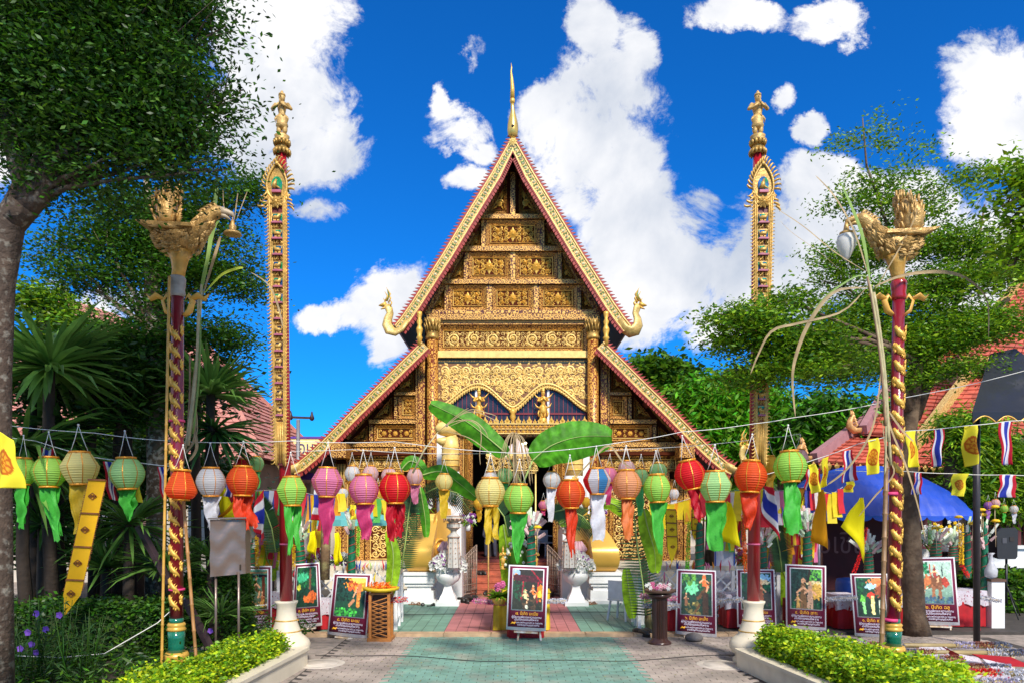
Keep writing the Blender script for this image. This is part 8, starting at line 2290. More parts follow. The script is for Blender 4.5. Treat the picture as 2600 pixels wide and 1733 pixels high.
# --- flower mound, filigree canopy, stands
t = thing('flower_mound', 'tall mound of white lotus buds with gilded angels in front of the stairs', 'flowers', tuple(W(1318, 1440, 14.3)))
rg = random.Random(3); c = W(1316, 1440, 13.95)
PETW = mat('greenish_white_petal', (.66, .68, .52), .6, 0, .1, 9, transl=.15)
for k in range(70):
 f = rg.random(); a = rg.uniform(0, 2 * PI); r = .34 * (1 - f * .8); z = .05 + f * .66
 m = MB(); m.lathe([(.0, -.035), (.032, -.01), (.03, .012), (.008, .038)], 7, (c.x + r * math.cos(a), c.y + r * math.sin(a) * .6, c.z + z)); m.build('lotus_bud', PETW, t)
m = MB(); m.lathe([(.24, 0), (.15, .35), (.02, .62)], 10, c); m.build('foam_core', LF_M, t)
for px in (1277, 1302, 1360):
 small_figure('small_angel', W(px, 1444, 13.9), .46, {1277: 'small gilded angel at the left of the white lotus mound', 1302: 'small gilded angel in the middle of the white lotus mound', 1360: 'small gilded angel right of the green cone over the central poster'}[px], group='small gilded angels round the lotus mound')
t = thing('pink_flowers', 'pink lotus flowers and ferns in a bowl left of the central poster', 'flowers', tuple(W(1270, 1540, 13.3)))
for k in range(9):
 m = MB(); p = W(1266 + rg.uniform(-16, 18), 1490 + rg.uniform(-12, 14), 13.3 + rg.uniform(-.1, .1)); m.ball(p, .045, 8, 5);
 for q in range(6): leaf_r(m, p.x, p.z, q * 1.05, .06, .05, p.y - .03, .03)
 m.build('lotus', mat('pink_lotus', (.62, .14, .30), .5, 0, .25, 12, transl=.2), t)
m = MB(); blades(m, W(1268, 1512, 13.3), 60, .30, .05, rg, -.3, .7); m.build('ferns', LF_L, t)['kind'] = 'stuff'
MB().lathe([(.1, 0), (.16, .1), (.17, .12)], 14, W(1268, 1532, 13.35)).build('bowl', GOLD, t)
t = thing('filigree_canopy', 'square gilded filigree canopy with pink lotus top hanging in the doorway', 'canopy', tuple(W(1300, 1192, 18.2)))
c0, c1 = W(1234, 1192, 18.2), W(1366, 1155, 18.2)
for y in (18.2, 19.4):
 m = MB(); frame = (c0.x, c1.x, c0.z, c1.z); foliate(m, c0.x, c1.x, c0.z, c1.z, y, .13, None, random.Random(4), 1.2); m.box(c0.x, c1.x, y, y + .02, c1.z - .02, c1.z + .02); m.box(c0.x, c1.x, y, y + .02, c0.z - .02, c0.z + .01); m.build('filigree_side', GOLDP, t)
MB().box(c0.x, c1.x, 18.22, 19.42, c1.z + .02, c1.z + .05).build('canopy_top', GOLDP, t)
MB().lathe([(.45, 0), (.35, .12), (.12, .28), (.02, .42)], 12, W(1312, 1152, 18.8)).build('lotus_top', mat('pinkish_white', (.70, .55, .55), .6, 0, .1, 6), t)
for px in (1240, 1360):
 a = W(px, 1192, 18.3); MB().tube([a, Vector((a.x, a.y, .06))], .02, 6).build('post', GOLDP, t)
for px, py in ((1318, 1126), (1326, 1127), (1334, 1124)):
 em = mat('warm_bulb', (1, .8, .5), .5)
 em.node_tree.nodes['Principled BSDF'].inputs['Emission Color'].default_value = (1, .75, .4, 1); em.node_tree.nodes['Principled BSDF'].inputs['Emission Strength'].default_value = 6
 tag(MB().ball(W(px, py, 27), .05).build('ceiling_bulb', em), {1318: 'left warm light bulb glowing inside the dark hall', 1326: 'middle warm light bulb glowing inside the dark hall', 1334: 'right warm light bulb glowing inside the dark hall'}[px], 'light bulb', 'light bulbs in the hall')
g = G(968, 1624); t = thing('lattice_stand', 'varnished wooden lattice stand with a yellow tray of offerings', 'stand', tuple(g)); s = .17
for sx in (-1, 1):
 for sy in (-1, 1): MB().box(g.x + sx * s - .025, g.x + sx * s + .025, g.y + sy * s - .025, g.y + sy * s + .025, .0, .86).build('corner_post', WOOD, t)
MB().box(g.x - .22, g.x + .22, g.y - .22, g.y + .22, 0, .07).build('foot', WOOD, t); MB().box(g.x - .19, g.x + .19, g.y - .19, g.y + .19, .861, .89).build('top', WOOD, t)
for k in range(9):
 z = .12 + .075 * k
 for sg in (-1, 1): MB().bar((g.x - .14, g.y - s - .005 * sg, z), (g.x + .14, g.y - s - .005 * sg, z + .09 * sg), .018, .01, Vector((0, 1, 0))).build('slat', WOOD, t)
MB().box(g.x - .13, g.x + .13, g.y - .1, g.y + .13, .07, .86).build('inner_box', mat('dark_wood', (.05, .02, .01), .7), t)
m = MB(); m.lathe([(.2, .9), (.32, .93), (.34, .98), (.3, .98), (.05, .95)], 20, (g.x, g.y, 0)); m.build('yellow_tray', YEL, t)
m = MB(); garland(m, [Vector((g.x - .2, g.y, 1.0)), Vector((g.x + .2, g.y, 1.0))], .09, rg, 1.2); m.build('offerings', TINS['orange'], t)['kind'] = 'stuff'
g = G(1675, 1634); t = thing('fluted_pedestal', 'dark brown fluted pedestal holding a basket of pink and white flowers', 'pedestal', tuple(g)); BW = mat('brown_ceramic', (.05, .018, .012), .3, 0, .2, 8, coat=.3)
MB().lathe([(.20, 0), (.21, .03), (.19, .06), (.15, .08), (.14, .12)], 24, g).build('foot', BW, t)
m = MB(); vs = []; N_ = 40
for z in (.12, .82):
 for k in range(N_): r = .135 if k % 2 else .12; vs.append((g.x + r * math.cos(2 * PI * k / N_), g.y + r * math.sin(2 * PI * k / N_), z))
m.add(vs, [(k, (k + 1) % N_, (k + 1) % N_ + N_, k + N_) for k in range(N_)], False); m.build('fluted_shaft', BW, t)
MB().lathe([(.14, .82), (.2, .86), (.22, .90), (.05, .91)], 24, g).build('capital', BW, t)
MB().lathe([(.1, .91), (.25, .93), (.29, .98), (.26, .98), (.05, .94)], 20, g).build('basket', mat('wicker', (.10, .05, .03), .7), t)
for k in range(36):
 a, r = rg.uniform(0, 6.28), rg.uniform(0, .26); p = Vector((g.x + r * math.cos(a), g.y + r * math.sin(a), 1.0 + rg.uniform(0, .07))); m = MB()
 for q in range(6): leaf_r(m, p.x, p.z, q * 1.05, .045, .03, p.y, .012)
 m.build('flower', [PET, mat('pink_petal', (.72, .42, .47), .5), mat('pink_lotus', (.62, .14, .30), .5)][k % 3], t)
# --- metal notice box, braces, loudspeaker
STL = mat('brushed_steel', (.20, .145, .12), .3, .5, .12, 3, .35, 6)
t = thing('notice_box', 'crumpled steel notice box on two thin posts beside the left bird column', 'notice box', tuple(W(578, 1640, 9.9)))
for px in (548, 606):
 a = W(px, 1450, 9.9); MB().tube([a, (a.x, a.y, .2)], .018, 8).build('post', STL, t)
A, B = W(533, 1318, 9.8), W(623, 1316, 10.0); z0, z1 = W(0, 1458, 9.8).z, A.z
n = 12; vs = []; fs = []
for i in range(n + 1):
 for j in range(n + 1):
  p = A.lerp(B, i / n); vs.append((p.x, p.y + .012 * math.sin(j * 1.3 + 2 * math.sin(i * .6)), z0 + (z1 - z0) * j / n + (.03 * (1 - i / n) * (j / n - 1))))
for i in range(n):
 for j in range(n): a = i * (n + 1) + j; fs.append((a, a + n + 1, a + n + 2, a + 1))
MB().add(vs, fs, True).build('door_panel', STL, t)
MB().box(A.x, B.x, B.y + .02, B.y + .2, z0, z1).build('box', STL, t)
MB().bar(A + Vector((-.02, -.02, .015)), B + Vector((.02, -.02, .015)), .05, .02).build('lid', STL, t)
MB().box(B.x - .07, B.x - .05, B.y - .035, B.y - .02, z0 + .05, z0 + .13).build('handle', BARKD, t)
DB_ = mat('dark_timber', (.035, .018, .02), .5, 0, .3, 6)
for (a, b, D, lab) in (((352, 1335), (432, 1480), 10.9, 'dark timber brace leaning toward the left bird column from the left'), ((470, 1520), (545, 1665), 10.3, 'dark timber brace right of the left bird column')):
 tag(MB().bar(W(*a, D), W(*b, D - .2), .10, .07).build('timber_brace', DB_), lab, 'timber brace')
tag(MB().tube([W(-40, 1660, 8.8), W(150, 1668, 8.9), W(265, 1658, 9.2), W(400, 1580, 9.9), W(470, 1516, 10.2)], .007, 5).build('rope', CORD), 'pale rope sagging from the left bird column to the lower left corner', 'rope')
D = 15.6; c = W(2558, 1378, D); t = thing('loudspeaker', 'black loudspeaker box on top of a tripod at the right', 'loudspeaker', tuple(c)); BLK = mat('black_plastic', (.018, .018, .02), .45, 0, .1, 8, .1, 40)
w_, h_ = 27 / F * D, 40 / F * D
m = MB(); m.add([(c.x + a * w_ * (1 if b > 0 else .94) * (.8 if dd else 1), c.y + (.36 if dd else 0), c.z + b * h_ * (.9 if dd else 1)) for dd in (0, 1) for a, b in ((-.85, -1), (.8, -1), (1, -.85), (1, .8), (.75, 1), (-.6, .97), (-1, .7), (-1, -.85))], [tuple(range(8))[::-1], tuple(range(8, 16))] + [(i, (i + 1) % 8, (i + 1) % 8 + 8, i + 8) for i in range(8)], False); m.build('cabinet', BLK, t)
MB().box(c.x - w_ * .5, c.x - w_ * .1, c.y - .012, c.y - .003, c.z + .0, c.z + .12).build('connector_plate', mat('grey_plastic', (.06, .06, .07), .5), t); MB().box(c.x + w_ * .2, c.x + w_ * .6, c.y - .012, c.y - .003, c.z + .04, c.z + .14).build('handle_recess', DARK, t)
b = Vector((c.x + .08, D + .15, c.z - h_)); t = thing('tripod', 'black tripod stand under the loudspeaker', 'tripod', (b.x, b.y, 0))
MB().tube([b, (b.x, b.y, .35)], .025, 8).build('pole', BLK, t)
for k in range(3):
 a = .4 + 2.09 * k; MB().tube([(b.x, b.y, .75), (b.x + .5 * math.cos(a), b.y + .5 * math.sin(a), .015)], .014, 6).build('leg', BLK, t)
# --- tents
def scallop_tent(name, lab, x0, x1, y0, y1, zf, ze, zval, m_, nsc, post_m, posts):
 """barrel roof: front edge arc from ze at the ends to zf in the middle, scalloped valance"""
 t = thing(name, lab, 'tent', ((x0 + x1) / 2, y0, 0))
 n = 40; vs, fs = [], []; rows = 12
 for j in range(rows + 1):
  for i in range(n + 1):
   u = i / n; x = x0 + (x1 - x0) * u; f = j / rows
   arc = math.sin(PI * u) ** .55
   ztop = ze + (zf - ze) * arc
   z = zval + .10 + (ztop - zval - .10) * math.sin(f * PI / 2) ** .8
   vs.append((x + .04 * math.sin(j * .9 + i * .25), y0 + (y1 - y0) * .5 * f * .95 + .03 * math.sin(i * 2.3 + j * 1.2), z + .03 * math.sin(i * .55 + j * 1.7) * math.sin(PI * u)))
 for j in range(rows):
  for i in range(n): a = j * (n + 1) + i; fs.append((a, a + 1, a + n + 2, a + n + 1))
 k = len(vs)
 back = [(x, 2 * (y0 + (y1 - y0) * .475) - y, z) for x, y, z in vs]
 fs2 = [tuple(q + k for q in f_[::-1]) for f_ in fs]
 o = MB().add(vs + back, fs + fs2, True).build('roof', m_, t)
 for yy in (y0, y1 - .02):
  m = MB(); per = (x1 - x0) / nsc
  for q in range(nsc):
   xa = x0 + q * per; pts = [(xa, zval + .12), (xa + per, zval + .12)] + [(xa + per * (1 - i / 10), zval + .02 - .0 - .10 * math.sin(PI * i / 10) ** .5 + .08) for i in range(11)]
   m.prism(pts, yy - .015, yy)
  m.build('valance', m_, t)
 for (x, y) in posts: MB().tube([(x, y, 0), (x, y, zval + .1)], .035, 8).build('post', post_m, t)
 return t
BLUE = mat('blue_tarpaulin', (.008, .055, .42), .45, 0, .25, 1.2, .9, 2.2, coat=.3)
D = 16.2
scallop_tent('blue_tent', 'royal blue arched tent roof with scalloped edge behind the right bird column', PX(2078, D), PX(2490, D), D, D + 3.4, CZ - (1180 - HY) / F * (D + 1.4), CZ - (1262 - HY) / F * D, CZ - (1322 - HY) / F * D, BLUE, 9, mat('steel_post', (.3, .3, .32), .4, .6), [(PX(2084, D), D + .1), (PX(2485, D), D + .1), (PX(2084, D), D + 3.3), (PX(2485, D), D + 3.3)])
NAVY = mat('navy_tarpaulin', (.004, .006, .014), .85, 0, .3, 1.5, .6, 3, coat=.3)
D = 11.5
t = thing('dark_canopy', 'dark navy canopy with gold edged scallops at the right edge, on a dark pole', 'tent', (PX(2478, 12.4), 12.4, 0))
xs = [PX(2468, D), PX(2800, D)]; z1 = CZ - (1068 - HY) / F * D; z2 = CZ - (1006 - HY) / F * D; zt = CZ - (930 - HY) / F * 13
vs = [(xs[0], D, z2 - .25), (xs[1], D, z2 - .25), (xs[1], D + 2, zt + .45), (xs[0] + 1.5, D + 1.8, zt + .3), (xs[0] * 1.32, D + 3.6, z2 - .1)]
MB().add(vs + [(x, y, z - .02) for x, y, z in vs], [(0, 1, 2, 3), (0, 3, 4), (5, 8, 7, 6), (5, 9, 8), (0, 5, 6, 1), (0, 4, 9, 5)], False).build('roof', NAVY, t)
m, g_ = MB(), MB(); per = .37
for q in range(6):
 xa = xs[0] + q * per
 pts = [(xa, z2 - .26), (xa + per, z2 - .26), (xa + per, z1 - .03)] + [(xa + per * (1 - i / 8), z1 - .03 + .10 * math.sin(PI * i / 8)) for i in range(1, 8)] + [(xa, z1 - .03)]
 m.prism(pts, D - .02, D - .003); g_.tube([(xa + per * i / 8, D - .03, z1 - .03 + .11 * math.sin(PI * i / 8)) for i in range(9)], .012, 4)
m.build('valance', NAVY, t); g_.build('gold_edging', GOLD, t)
MB().tube([(PX(2480, 12.7), 12.7, 0), (PX(2479, 12.0), 12.0, z2 - .2)], .055, 10).build('pole', mat('dark_steel', (.04, .035, .04), .4, .4), t)
MB().lathe([(.058, 0), (.06, .05)], 10, (PX(2480, 12.7), 12.7, .25)).build('red_ribbon', RED, t)
bd = MB(); bd.box(PX(2090, 18), PX(2500, 18), 18.0, 18.04, .4, CZ - (1310 - HY) / F * 18); t = tag(bd.build('maroon_backdrop', mat('maroon_cloth', (.07, .006, .01), .7, 0, .2, 3)), 'dark maroon cloth with faint pale lettering under the blue tent', 'banner cloth')
vs, fs = text_mesh('ขอเชิญ', .75, 1.7); c = W(2132, 1380, 17.95); MB().add([(c.x + v.x, 17.985, c.z + v.y) for v in vs], fs).build('lettering', mat('faint_lettering', (.25, .12, .12), .7), t)
for (px, D_, z, m_, lab) in ((2150, 16.8, .8, mat('blue_plastic', (.02, .08, .4), .4), 'blue plastic drum in the dark under the blue tent'), (2200, 17.0, .75, STL, 'steel pot under the blue tent')):
 p = Vector((PX(px, D_), D_, 0)); tag(MB().lathe([(.22, 0), (.25, .1), (.25, z - .1), (.22, z), (.05, z + .03)], 16, p).build('drum', m_), lab, 'drum')
# --- buildings around
PTILE = mat('pink_roof_tile', (.46, .19, .15), .7, 0, .25, 3, .3, 12, island=.15); RTILE = mat('red_roof_tile', (.42, .08, .045), .7, 0, .3, 3, .3, 12, island=.22)
PLAS = mat('cream_wall', (.50, .44, .36), .8, 0, .15, 1.5, .1, 10)
def tiled_slope(a, b, c, d, rows, m_, parent, cols=0):
 """a-b eave, d-c ridge (world points); overlapping rows of tiles"""
 m = MB(); n = (b - a).cross(d - a).normalized()
 if n.z < 0: n = -n
 for i in range(rows):
  f0, f1 = i / rows, min(1, (i + 1.12) / rows)
  p, q, r, s = a.lerp(d, f0), b.lerp(c, f0), b.lerp(c, f1), a.lerp(d, f1)
  k = max(1, int((q - p).length / .30)) if cols else 1
  for j in range(k):
   u0, u1 = j / k, (j + 1) / k - (.07 / k if cols else 0)
   P0, P1, P2, P3 = p.lerp(q, u0), p.lerp(q, u1), s.lerp(r, u1), s.lerp(r, u0)
   m.add([P0 + n * .07, P1 + n * .07, P2 + n * .02, P3 + n * .02, P0, P1], [(0, 1, 2, 3), (4, 5, 1, 0)], False)
 o = m.build('roof_tiles', m_, parent); o['kind'] = 'stuff'
 return o
def V3(px, py, D): return W(px, py, D)
t = thing('pink_roof_house', 'house with pink tiled hip roof behind the left garden trees', 'building', (-15, 26, 0))
ze = V3(0, 1166, 24).z
xr, xl = V3(676, 0, 24).x, -24.0
A, B = Vector((xl, 23.5, ze)), Vector((xr, 23.5, ze)); C_, D_ = Vector((xr, 34, ze)), Vector((xl, 34, ze)); zr = ze + 5.0
R0, R1 = Vector((xl + 4, 28.7, zr)), Vector((xr - 4.2, 28.7, zr))
tiled_slope(A, B, R1, R0, 26, PTILE, t, 1); tiled_slope(B, C_, R1, R1 + Vector((0, .01, 0)), 26, PTILE, t, 1)
MB().add([A, B, C_, D_, R0, R1], [(0, 4, 3), (2, 3, 4, 5), (0, 1, 5, 4), (1, 2, 5)], False).build('roof', PTILE, t)
for a, b in ((R0, R1), (R1, B), (R1, C_), (A, R0)): MB().bar(a + Vector((0, 0, .08)), b + Vector((0, 0, .08)), .2, .16).build('ridge_tiles', PTILE, t)
MB().box(xl + .6, xr - .7, 24.2, 33.3, 0, ze).build('wall', PLAS, t)
for k in range(5):
 x = xr - 2.2 - k * 2.6; wn = MB(); wn.box(x - .5, x + .5, 24.14, 24.2, 1.2, 2.6); wo = wn.build('window', mat('window_glass', (.05, .06, .08), .15), t)
 MB().box(x - .56, x + .56, 24.1, 24.139, 1.12, 1.2).build('sill', WHITE, wo)
for k in range(3):
 x = xr - 1.0 - k * 3; MB().tube([(x, 23.7, 0), (x, 23.7, ze - .05)], .14, 10).build('pillar', mat('pinkish_pillar', (.45, .25, .2), .7), t)
t = thing('pink_roof_house', 'steeper pink tiled roof rising far left behind the spiky plant', 'building', (-19, 36, 0))
a, b, c, d = V3(60, 1010, 34), V3(520, 1010, 34), V3(300, 800, 38), V3(110, 740, 38)
tiled_slope(a, b, c, d, 22, PTILE, t, 1); MB().add([a, b, c, d, (a.x, 42, a.z), (b.x, 42, b.z)], [(0, 1, 2, 3), (1, 5, 2), (0, 3, 4), (3, 2, 5, 4)], False).build('roof', PTILE, t)
MB().box(a.x + .5, b.x - .5, 34.6, 41, 0, a.z).build('wall', PLAS, t)
t = thing('shop_board', 'yellow shop board with purple rim and Thai letters at the left roof end', 'sign', tuple(V3(775, 1180, 30)))
a, b = V3(690, 1112, 30), V3(818, 1180, 30)
MB().box(a.x, b.x, 30, 30.3, b.z, a.z).build('board', mat('yellow_board', (.74, .66, .30), .5), t)
for z0, z1 in ((a.z, a.z + .08), (b.z - .1, b.z), (b.z - .6, b.z - .22)): MB().box(a.x - .05, b.x + .05, 29.96, 30.3, z0, z1).build('purple_rim', mat('purple_paint', (.10, .04, .30), .5), t)
MB().box(a.x + .3, a.x + .5, 30.05, 30.2, 0, b.z - .6).build('post', STL, t); MB().box(b.x - .5, b.x - .3, 30.05, 30.2, 0, b.z - .6).build('post', STL, t)
vs, fs = text_mesh('นอน', .75, .95); c = V3(766, 1137, 29.98); MB().add([(c.x + v.x, 29.985, c.z + v.y) for v in vs], fs).build('lettering', mat('dark_blue_lettering', (.03, .02, .15), .5), t)
MB().box(a.x - 3, b.x + 2, 31, 38, 0, b.z - .7).build('shop_body', PLAS, t)
t = thing('lamp_post', 'grey post with a cross arm and two small fittings left of the hall roof', 'lamp post', (PX(757, 27), 27, 0))
p = V3(757, 1064, 27); MB().tube([(p.x, 27, 0), tuple(p)], [.10, .07], 8).build('post', mat('grey_steel', (.22, .22, .23), .5, .4), t)
a, b = V3(738, 1058, 27), V3(792, 1060, 27); MB().bar(a, b, .08, .08).build('cross_arm', DB_, t)
for q in (a, b): MB().lathe([(.05, -.1), (.1, -.02), (.06, .1), (.02, .25)], 8, q).build('fitting', DB_, t)
t = thing('side_hall', 'side hall with stacked red tiled roofs and gilded serpent gable edges on the right', 'building', (16, 24, 0))
def slope(px, label_rows=20, cols=1):
 P = [V3(*q) for q in px]; tiled_slope(*P, label_rows, RTILE, t, cols); m = MB(); n = Vector((0, 0, -.05)); m.add([p + n for p in P], [(0, 1, 2, 3)], False); m.build('roof', RTILE, t); return P
S1 = slope([(2065, 1172, 21), (2420, 1190, 21), (2440, 1010, 25), (2275, 1015, 25)], 22)
S2 = slope([(2190, 1100, 22.2), (2420, 1110, 22.2), (2460, 960, 26), (2280, 945, 26)], 16)
S3 = slope([(2290, 1180, 20.5), (2640, 1180, 20.5), (2700, 800, 28), (2560, 820, 28)], 34)
S4 = slope([(2260, 980, 26.5), (2460, 980, 26.5), (2520, 880, 30), (2380, 870, 30)], 12)
S5 = slope([(2440, 900, 24), (2760, 920, 24), (2760, 700, 29), (2590, 720, 29)], 20)
for (a, b, gold) in ((S1[0], S1[3], 0), (S2[0], S2[3], 0), (S3[0], S3[3], 1), (S5[0], S5[3], 1)):
 MB().bar(a + Vector((0, -.05, .12)), b + Vector((0, -.05, .12)), .22, .30).build('gable_edge', mat('mauve_edge', (.34, .16, .17), .7) if not gold else stencil_mat('gilded_bargeboard', (.42, .27, .08), (.72, .52, .20), 8, .5, .2), t)
 m = MB(); s0 = a + Vector((-.1, -.1, .1)); m.tube([s0, s0 + Vector((-.2, 0, -.02)), s0 + Vector((-.36, 0, .12)), s0 + Vector((-.34, 0, .3)), s0 + Vector((-.26, 0, .44)), s0 + Vector((-.32, 0, .62))], [.1, .12, .11, .09, .07, .01], 8, True, .6)
 for k in range(5): q = s0 + Vector((-.2 - .03 * k, -.02, .08 + .09 * k)); m.tube([q, q + Vector((.08, 0, .08)), q + Vector((.03, 0, .18))], [.03, .04, .01], 5)
 m.build('serpent_finial', mat('coppery_gold', (.66, .34, .12), .4, .3, .3, 8, .4, 20), t)
for S in (S1, S3, S5):
 m = MB(); a, b = S[0], S[1]; n = int((b - a).length / .22)
 for k in range(n): p = a.lerp(b, k / n); leaf_r(m, p.x, p.z + .03, -PI / 2, .26, .16, p.y - .03, .03)
 m.build('eave_fringe', GOLDD, t)['kind'] = 'stuff'
for (x0, x1, y, zt) in ((S1[0].x + .8, S1[1].x, 22.0, S1[0].z - .05), (S3[0].x + .8, S3[1].x + 2, 21.4, S3[0].z - .05), (S5[0].x + .5, S5[1].x, 24.8, S5[0].z)): MB().box(x0, x1, y, y + 4, 0, zt).build('wall', mat('pinkish_wall', (.42, .20, .15), .8, 0, .2, 2), t)
t = thing('white_wall', 'low white wall with mouldings topped by a dark picket railing at the right edge', 'wall', (13, 19, 0))
MB().box(10.2, 20, 18.6, 19, 0, 1.5).build('wall', WHITE, t)
for z in (1.0, 1.5): MB().box(10.15, 20, 18.52, 18.6, z - .08, z).build('moulding', WHITE, t)
for k in range(60): x = 10.3 + k * .16; MB().box(x, x + .08, 18.75, 18.8, 1.5, 2.3).build('picket', mat('dark_red_picket', (.10, .015, .015), .6), t)
MB().box(10.2, 20, 18.81, 18.86, 2.1, 2.2).build('railing', mat('dark_red_picket', (.10, .015, .015), .6), t)
t = thing('compound_wall', 'long plain compound wall far behind the gardens and halls', 'wall', (0, 50, 0)); MB().box(-60, 60, 50, 50.3, 0, 2.4).build('wall', PLAS, t)
xs = rng.uniform(-75, 75, 2600); hts = 3.5 + 2.5 * np.abs(np.sin(xs * .21)) + 1.2 * np.sin(xs * .53)
C = np.stack([np.repeat(xs, 22), 56 + rng.normal(0, 2.5, 2600 * 22), 0.3 + np.repeat(hts, 22) * rng.uniform(0, 1, 2600 * 22) ** .7 + rng.normal(0, .3, 2600 * 22)], 1); C[:, 0] += rng.normal(0, .8, len(C))
tag(leaves('distant_trees', C, .8, [LF_D, LF_M, LF_L], None, up=.4), 'band of far green treetops behind the compound wall', 'trees', kind='stuff')
# --- stalls, parasol, streamers and small things
TQ = mat('turquoise_cloth', (.18, .60, .62), .6, 0, .08, 3, transl=.35)
c = W(895, 1286, 16.5); t = thing('parasol', 'turquoise parasol behind the pink lanterns', 'parasol', (c.x, 16.5, .06))
for k in range(8):
 a0, a1 = 2 * PI * k / 8, 2 * PI * (k + 1) / 8; r = 1.12
 p0, p1 = Vector((c.x + r * math.cos(a0), 16.5 + r * math.sin(a0), c.z - .28)), Vector((c.x + r * math.cos(a1), 16.5 + r * math.sin(a1), c.z - .28))
 MB().add([c, p0, p1, p0 - Vector((0, 0, .14)), p1 - Vector((0, 0, .14))], [(0, 1, 2), (1, 3, 4, 2)], False).build('canvas_panel', TQ, t)
MB().tube([(c.x, 16.5, .06), tuple(c)], .02, 6).build('pole', BLK, t)
def stall(lab, x0, x1, y0, y1, z, m_, fr):
 t = thing('stall_roof', lab, 'stall', ((x0 + x1) / 2, y0, 0)); xm = (x0 + x1) / 2
 MB().add([(x0, y0, z), (x1, y0, z), (x1, y1, z + .4), (x0, y1, z + .4), (x0, y0, z - .18), (x1, y0, z - .18)], [(0, 1, 2, 3), (4, 5, 1, 0)], False).build('awning', m_, t)
 for x in (x0 + .05, x1 - .05):
  for y in (y0 + .03, y1 - .05): MB().box(x - .02, x + .02, y - .02, y + .02, .0, z).build('post', fr, t)
stall('low white awning behind the left mast and lanterns', PX(560, 15.5), PX(700, 15.5), 15.5, 17.2, 2.45, mat('white_tarp', (.66, .66, .64), .6, transl=.2), STL)
stall('white awning behind the right mast', PX(1840, 16), PX(2010, 16), 16, 18, 2.35, mat('white_tarp', (.66, .66, .64), .6), STL)
PC = [mat('pennant_%d' % i, c, .6, transl=.35) for i, c in enumerate([(.88, .70, .02), (.75, .03, .05), (.80, .80, .82), (.05, .10, .5), (.1, .5, .1), (.85, .35, .02), (.75, .2, .4), (.55, .75, .2)])]
rg = random.Random(21)
def pennants(a, b, D, n, L, lab, colors):
 A, B = W(*a, D), W(*b, D); t = thing('pennant_string', lab, 'pennant string', tuple(A), 'strings of paper pennants')
 MB().tube([A, A.lerp(B, .5) - Vector((0, 0, .1)), B], .004, 4).build('string', CORD, t)
 for k in range(n):
  f = (k + .5) / n; p = A.lerp(B, f) - Vector((0, 0, .1 * math.sin(PI * f))); w = L * rg.uniform(.28, .42); l_ = L * rg.uniform(.7, 1.5); tw = rg.uniform(-.8, .8); sw = rg.uniform(-.2, .2)
  e = Vector((math.cos(tw), math.sin(tw), 0)) * w / 2
  V = [p - e, p + e, p + e * .9 + Vector((sw * l_ * .5, .03, -l_ * .5)), p - e * .9 + Vector((sw * l_ * .5, .03, -l_ * .5)), p + e + Vector((sw * l_, -.02, -l_)), p - e + Vector((sw * l_, -.02, -l_))]
  MB().add(V, [(0, 1, 2, 3), (3, 2, 4, 5)], True).build('paper_pennant', PC[colors[k % len(colors)]], t)
for i, (a, b, D, n, L, cs) in enumerate((((545, 1225), (735, 1240), 14.0, 16, .50, (0, 3, 2, 1, 4)), ((560, 1290), (720, 1300), 14.5, 14, .55, (2, 1, 0, 3, 6)), ((740, 1240), (870, 1250), 14.2, 11, .50, (0, 2, 1, 3, 5)), ((700, 1330), (820, 1340), 15, 11, .55, (0, 6, 2, 0, 1)), ((930, 1250), (1020, 1262), 15.2, 7, .40, (0, 0, 4)),
 ((1760, 1240), (1915, 1235), 14.4, 14, .55, (0, 5, 1, 2, 0)), ((1800, 1300), (1900, 1310), 14.8, 10, .5, (4, 6, 0, 1)), ((1925, 1240), (2080, 1225), 14.2, 14, .60, (0, 3, 1, 2, 6)), ((1930, 1310), (2080, 1300), 14.8, 14, .6, (0, 5, 0, 1, 2)), ((1650, 1270), (1760, 1262), 15.2, 9, .4, (0, 0, 5)), ((2085, 1245), (2140, 1235), 14.2, 5, .5, (0, 1, 0)), ((610, 1350), (740, 1372), 14.6, 12, .45, (6, 0, 1, 5)), ((1940, 1375), (2080, 1372), 15, 12, .5, (0, 6, 1, 0, 2)))):
 pennants(a, b, D, n, L, ['yellow, blue, white and red pennants behind the left orange lantern', 'pennants hanging lower behind the notice box', 'pennants just right of the left mast', 'lower pennants right of the left mast', 'yellow and green pennants behind the deep red lantern', 'pennants left of the right mast', 'lower green and pink pennants left of the right mast', 'pennants right of the right mast',
 'lower yellow and orange pennants right of the right mast', 'yellow pennants behind the right green lantern', 'short pennant string at the left end of the blue tent', 'lowest pennants by the left mast pedestal', 'lowest pennants under the white awning'][i], cs)
for (x0, x1, D, lab) in ((700, 1000, 14.5, 'left'), (1640, 1960, 14.5, 'right')):
 t = thing('ribbon_string', 'little coloured ribbons tied along the %s lattice fence rail' % lab, 'ribbons', tuple(W(x0, 1440, D)), 'ribbon strings on the fences')
 for k in range(44):
  p = W(rg.uniform(x0, x1), 1436 + rg.uniform(-6, 60) * (rg.random() < .4), D - .08); l_ = rg.uniform(.12, .26); sx = rg.uniform(-.05, .05)
  MB().tube([p + Vector((0, 0, l_ * .5)), p + Vector((sx, -.01, 0)), p + Vector((sx * .4, 0, -l_ * .5))], [.005, .022, .003], 4).build('ribbon', PC[rg.randrange(8)], t)
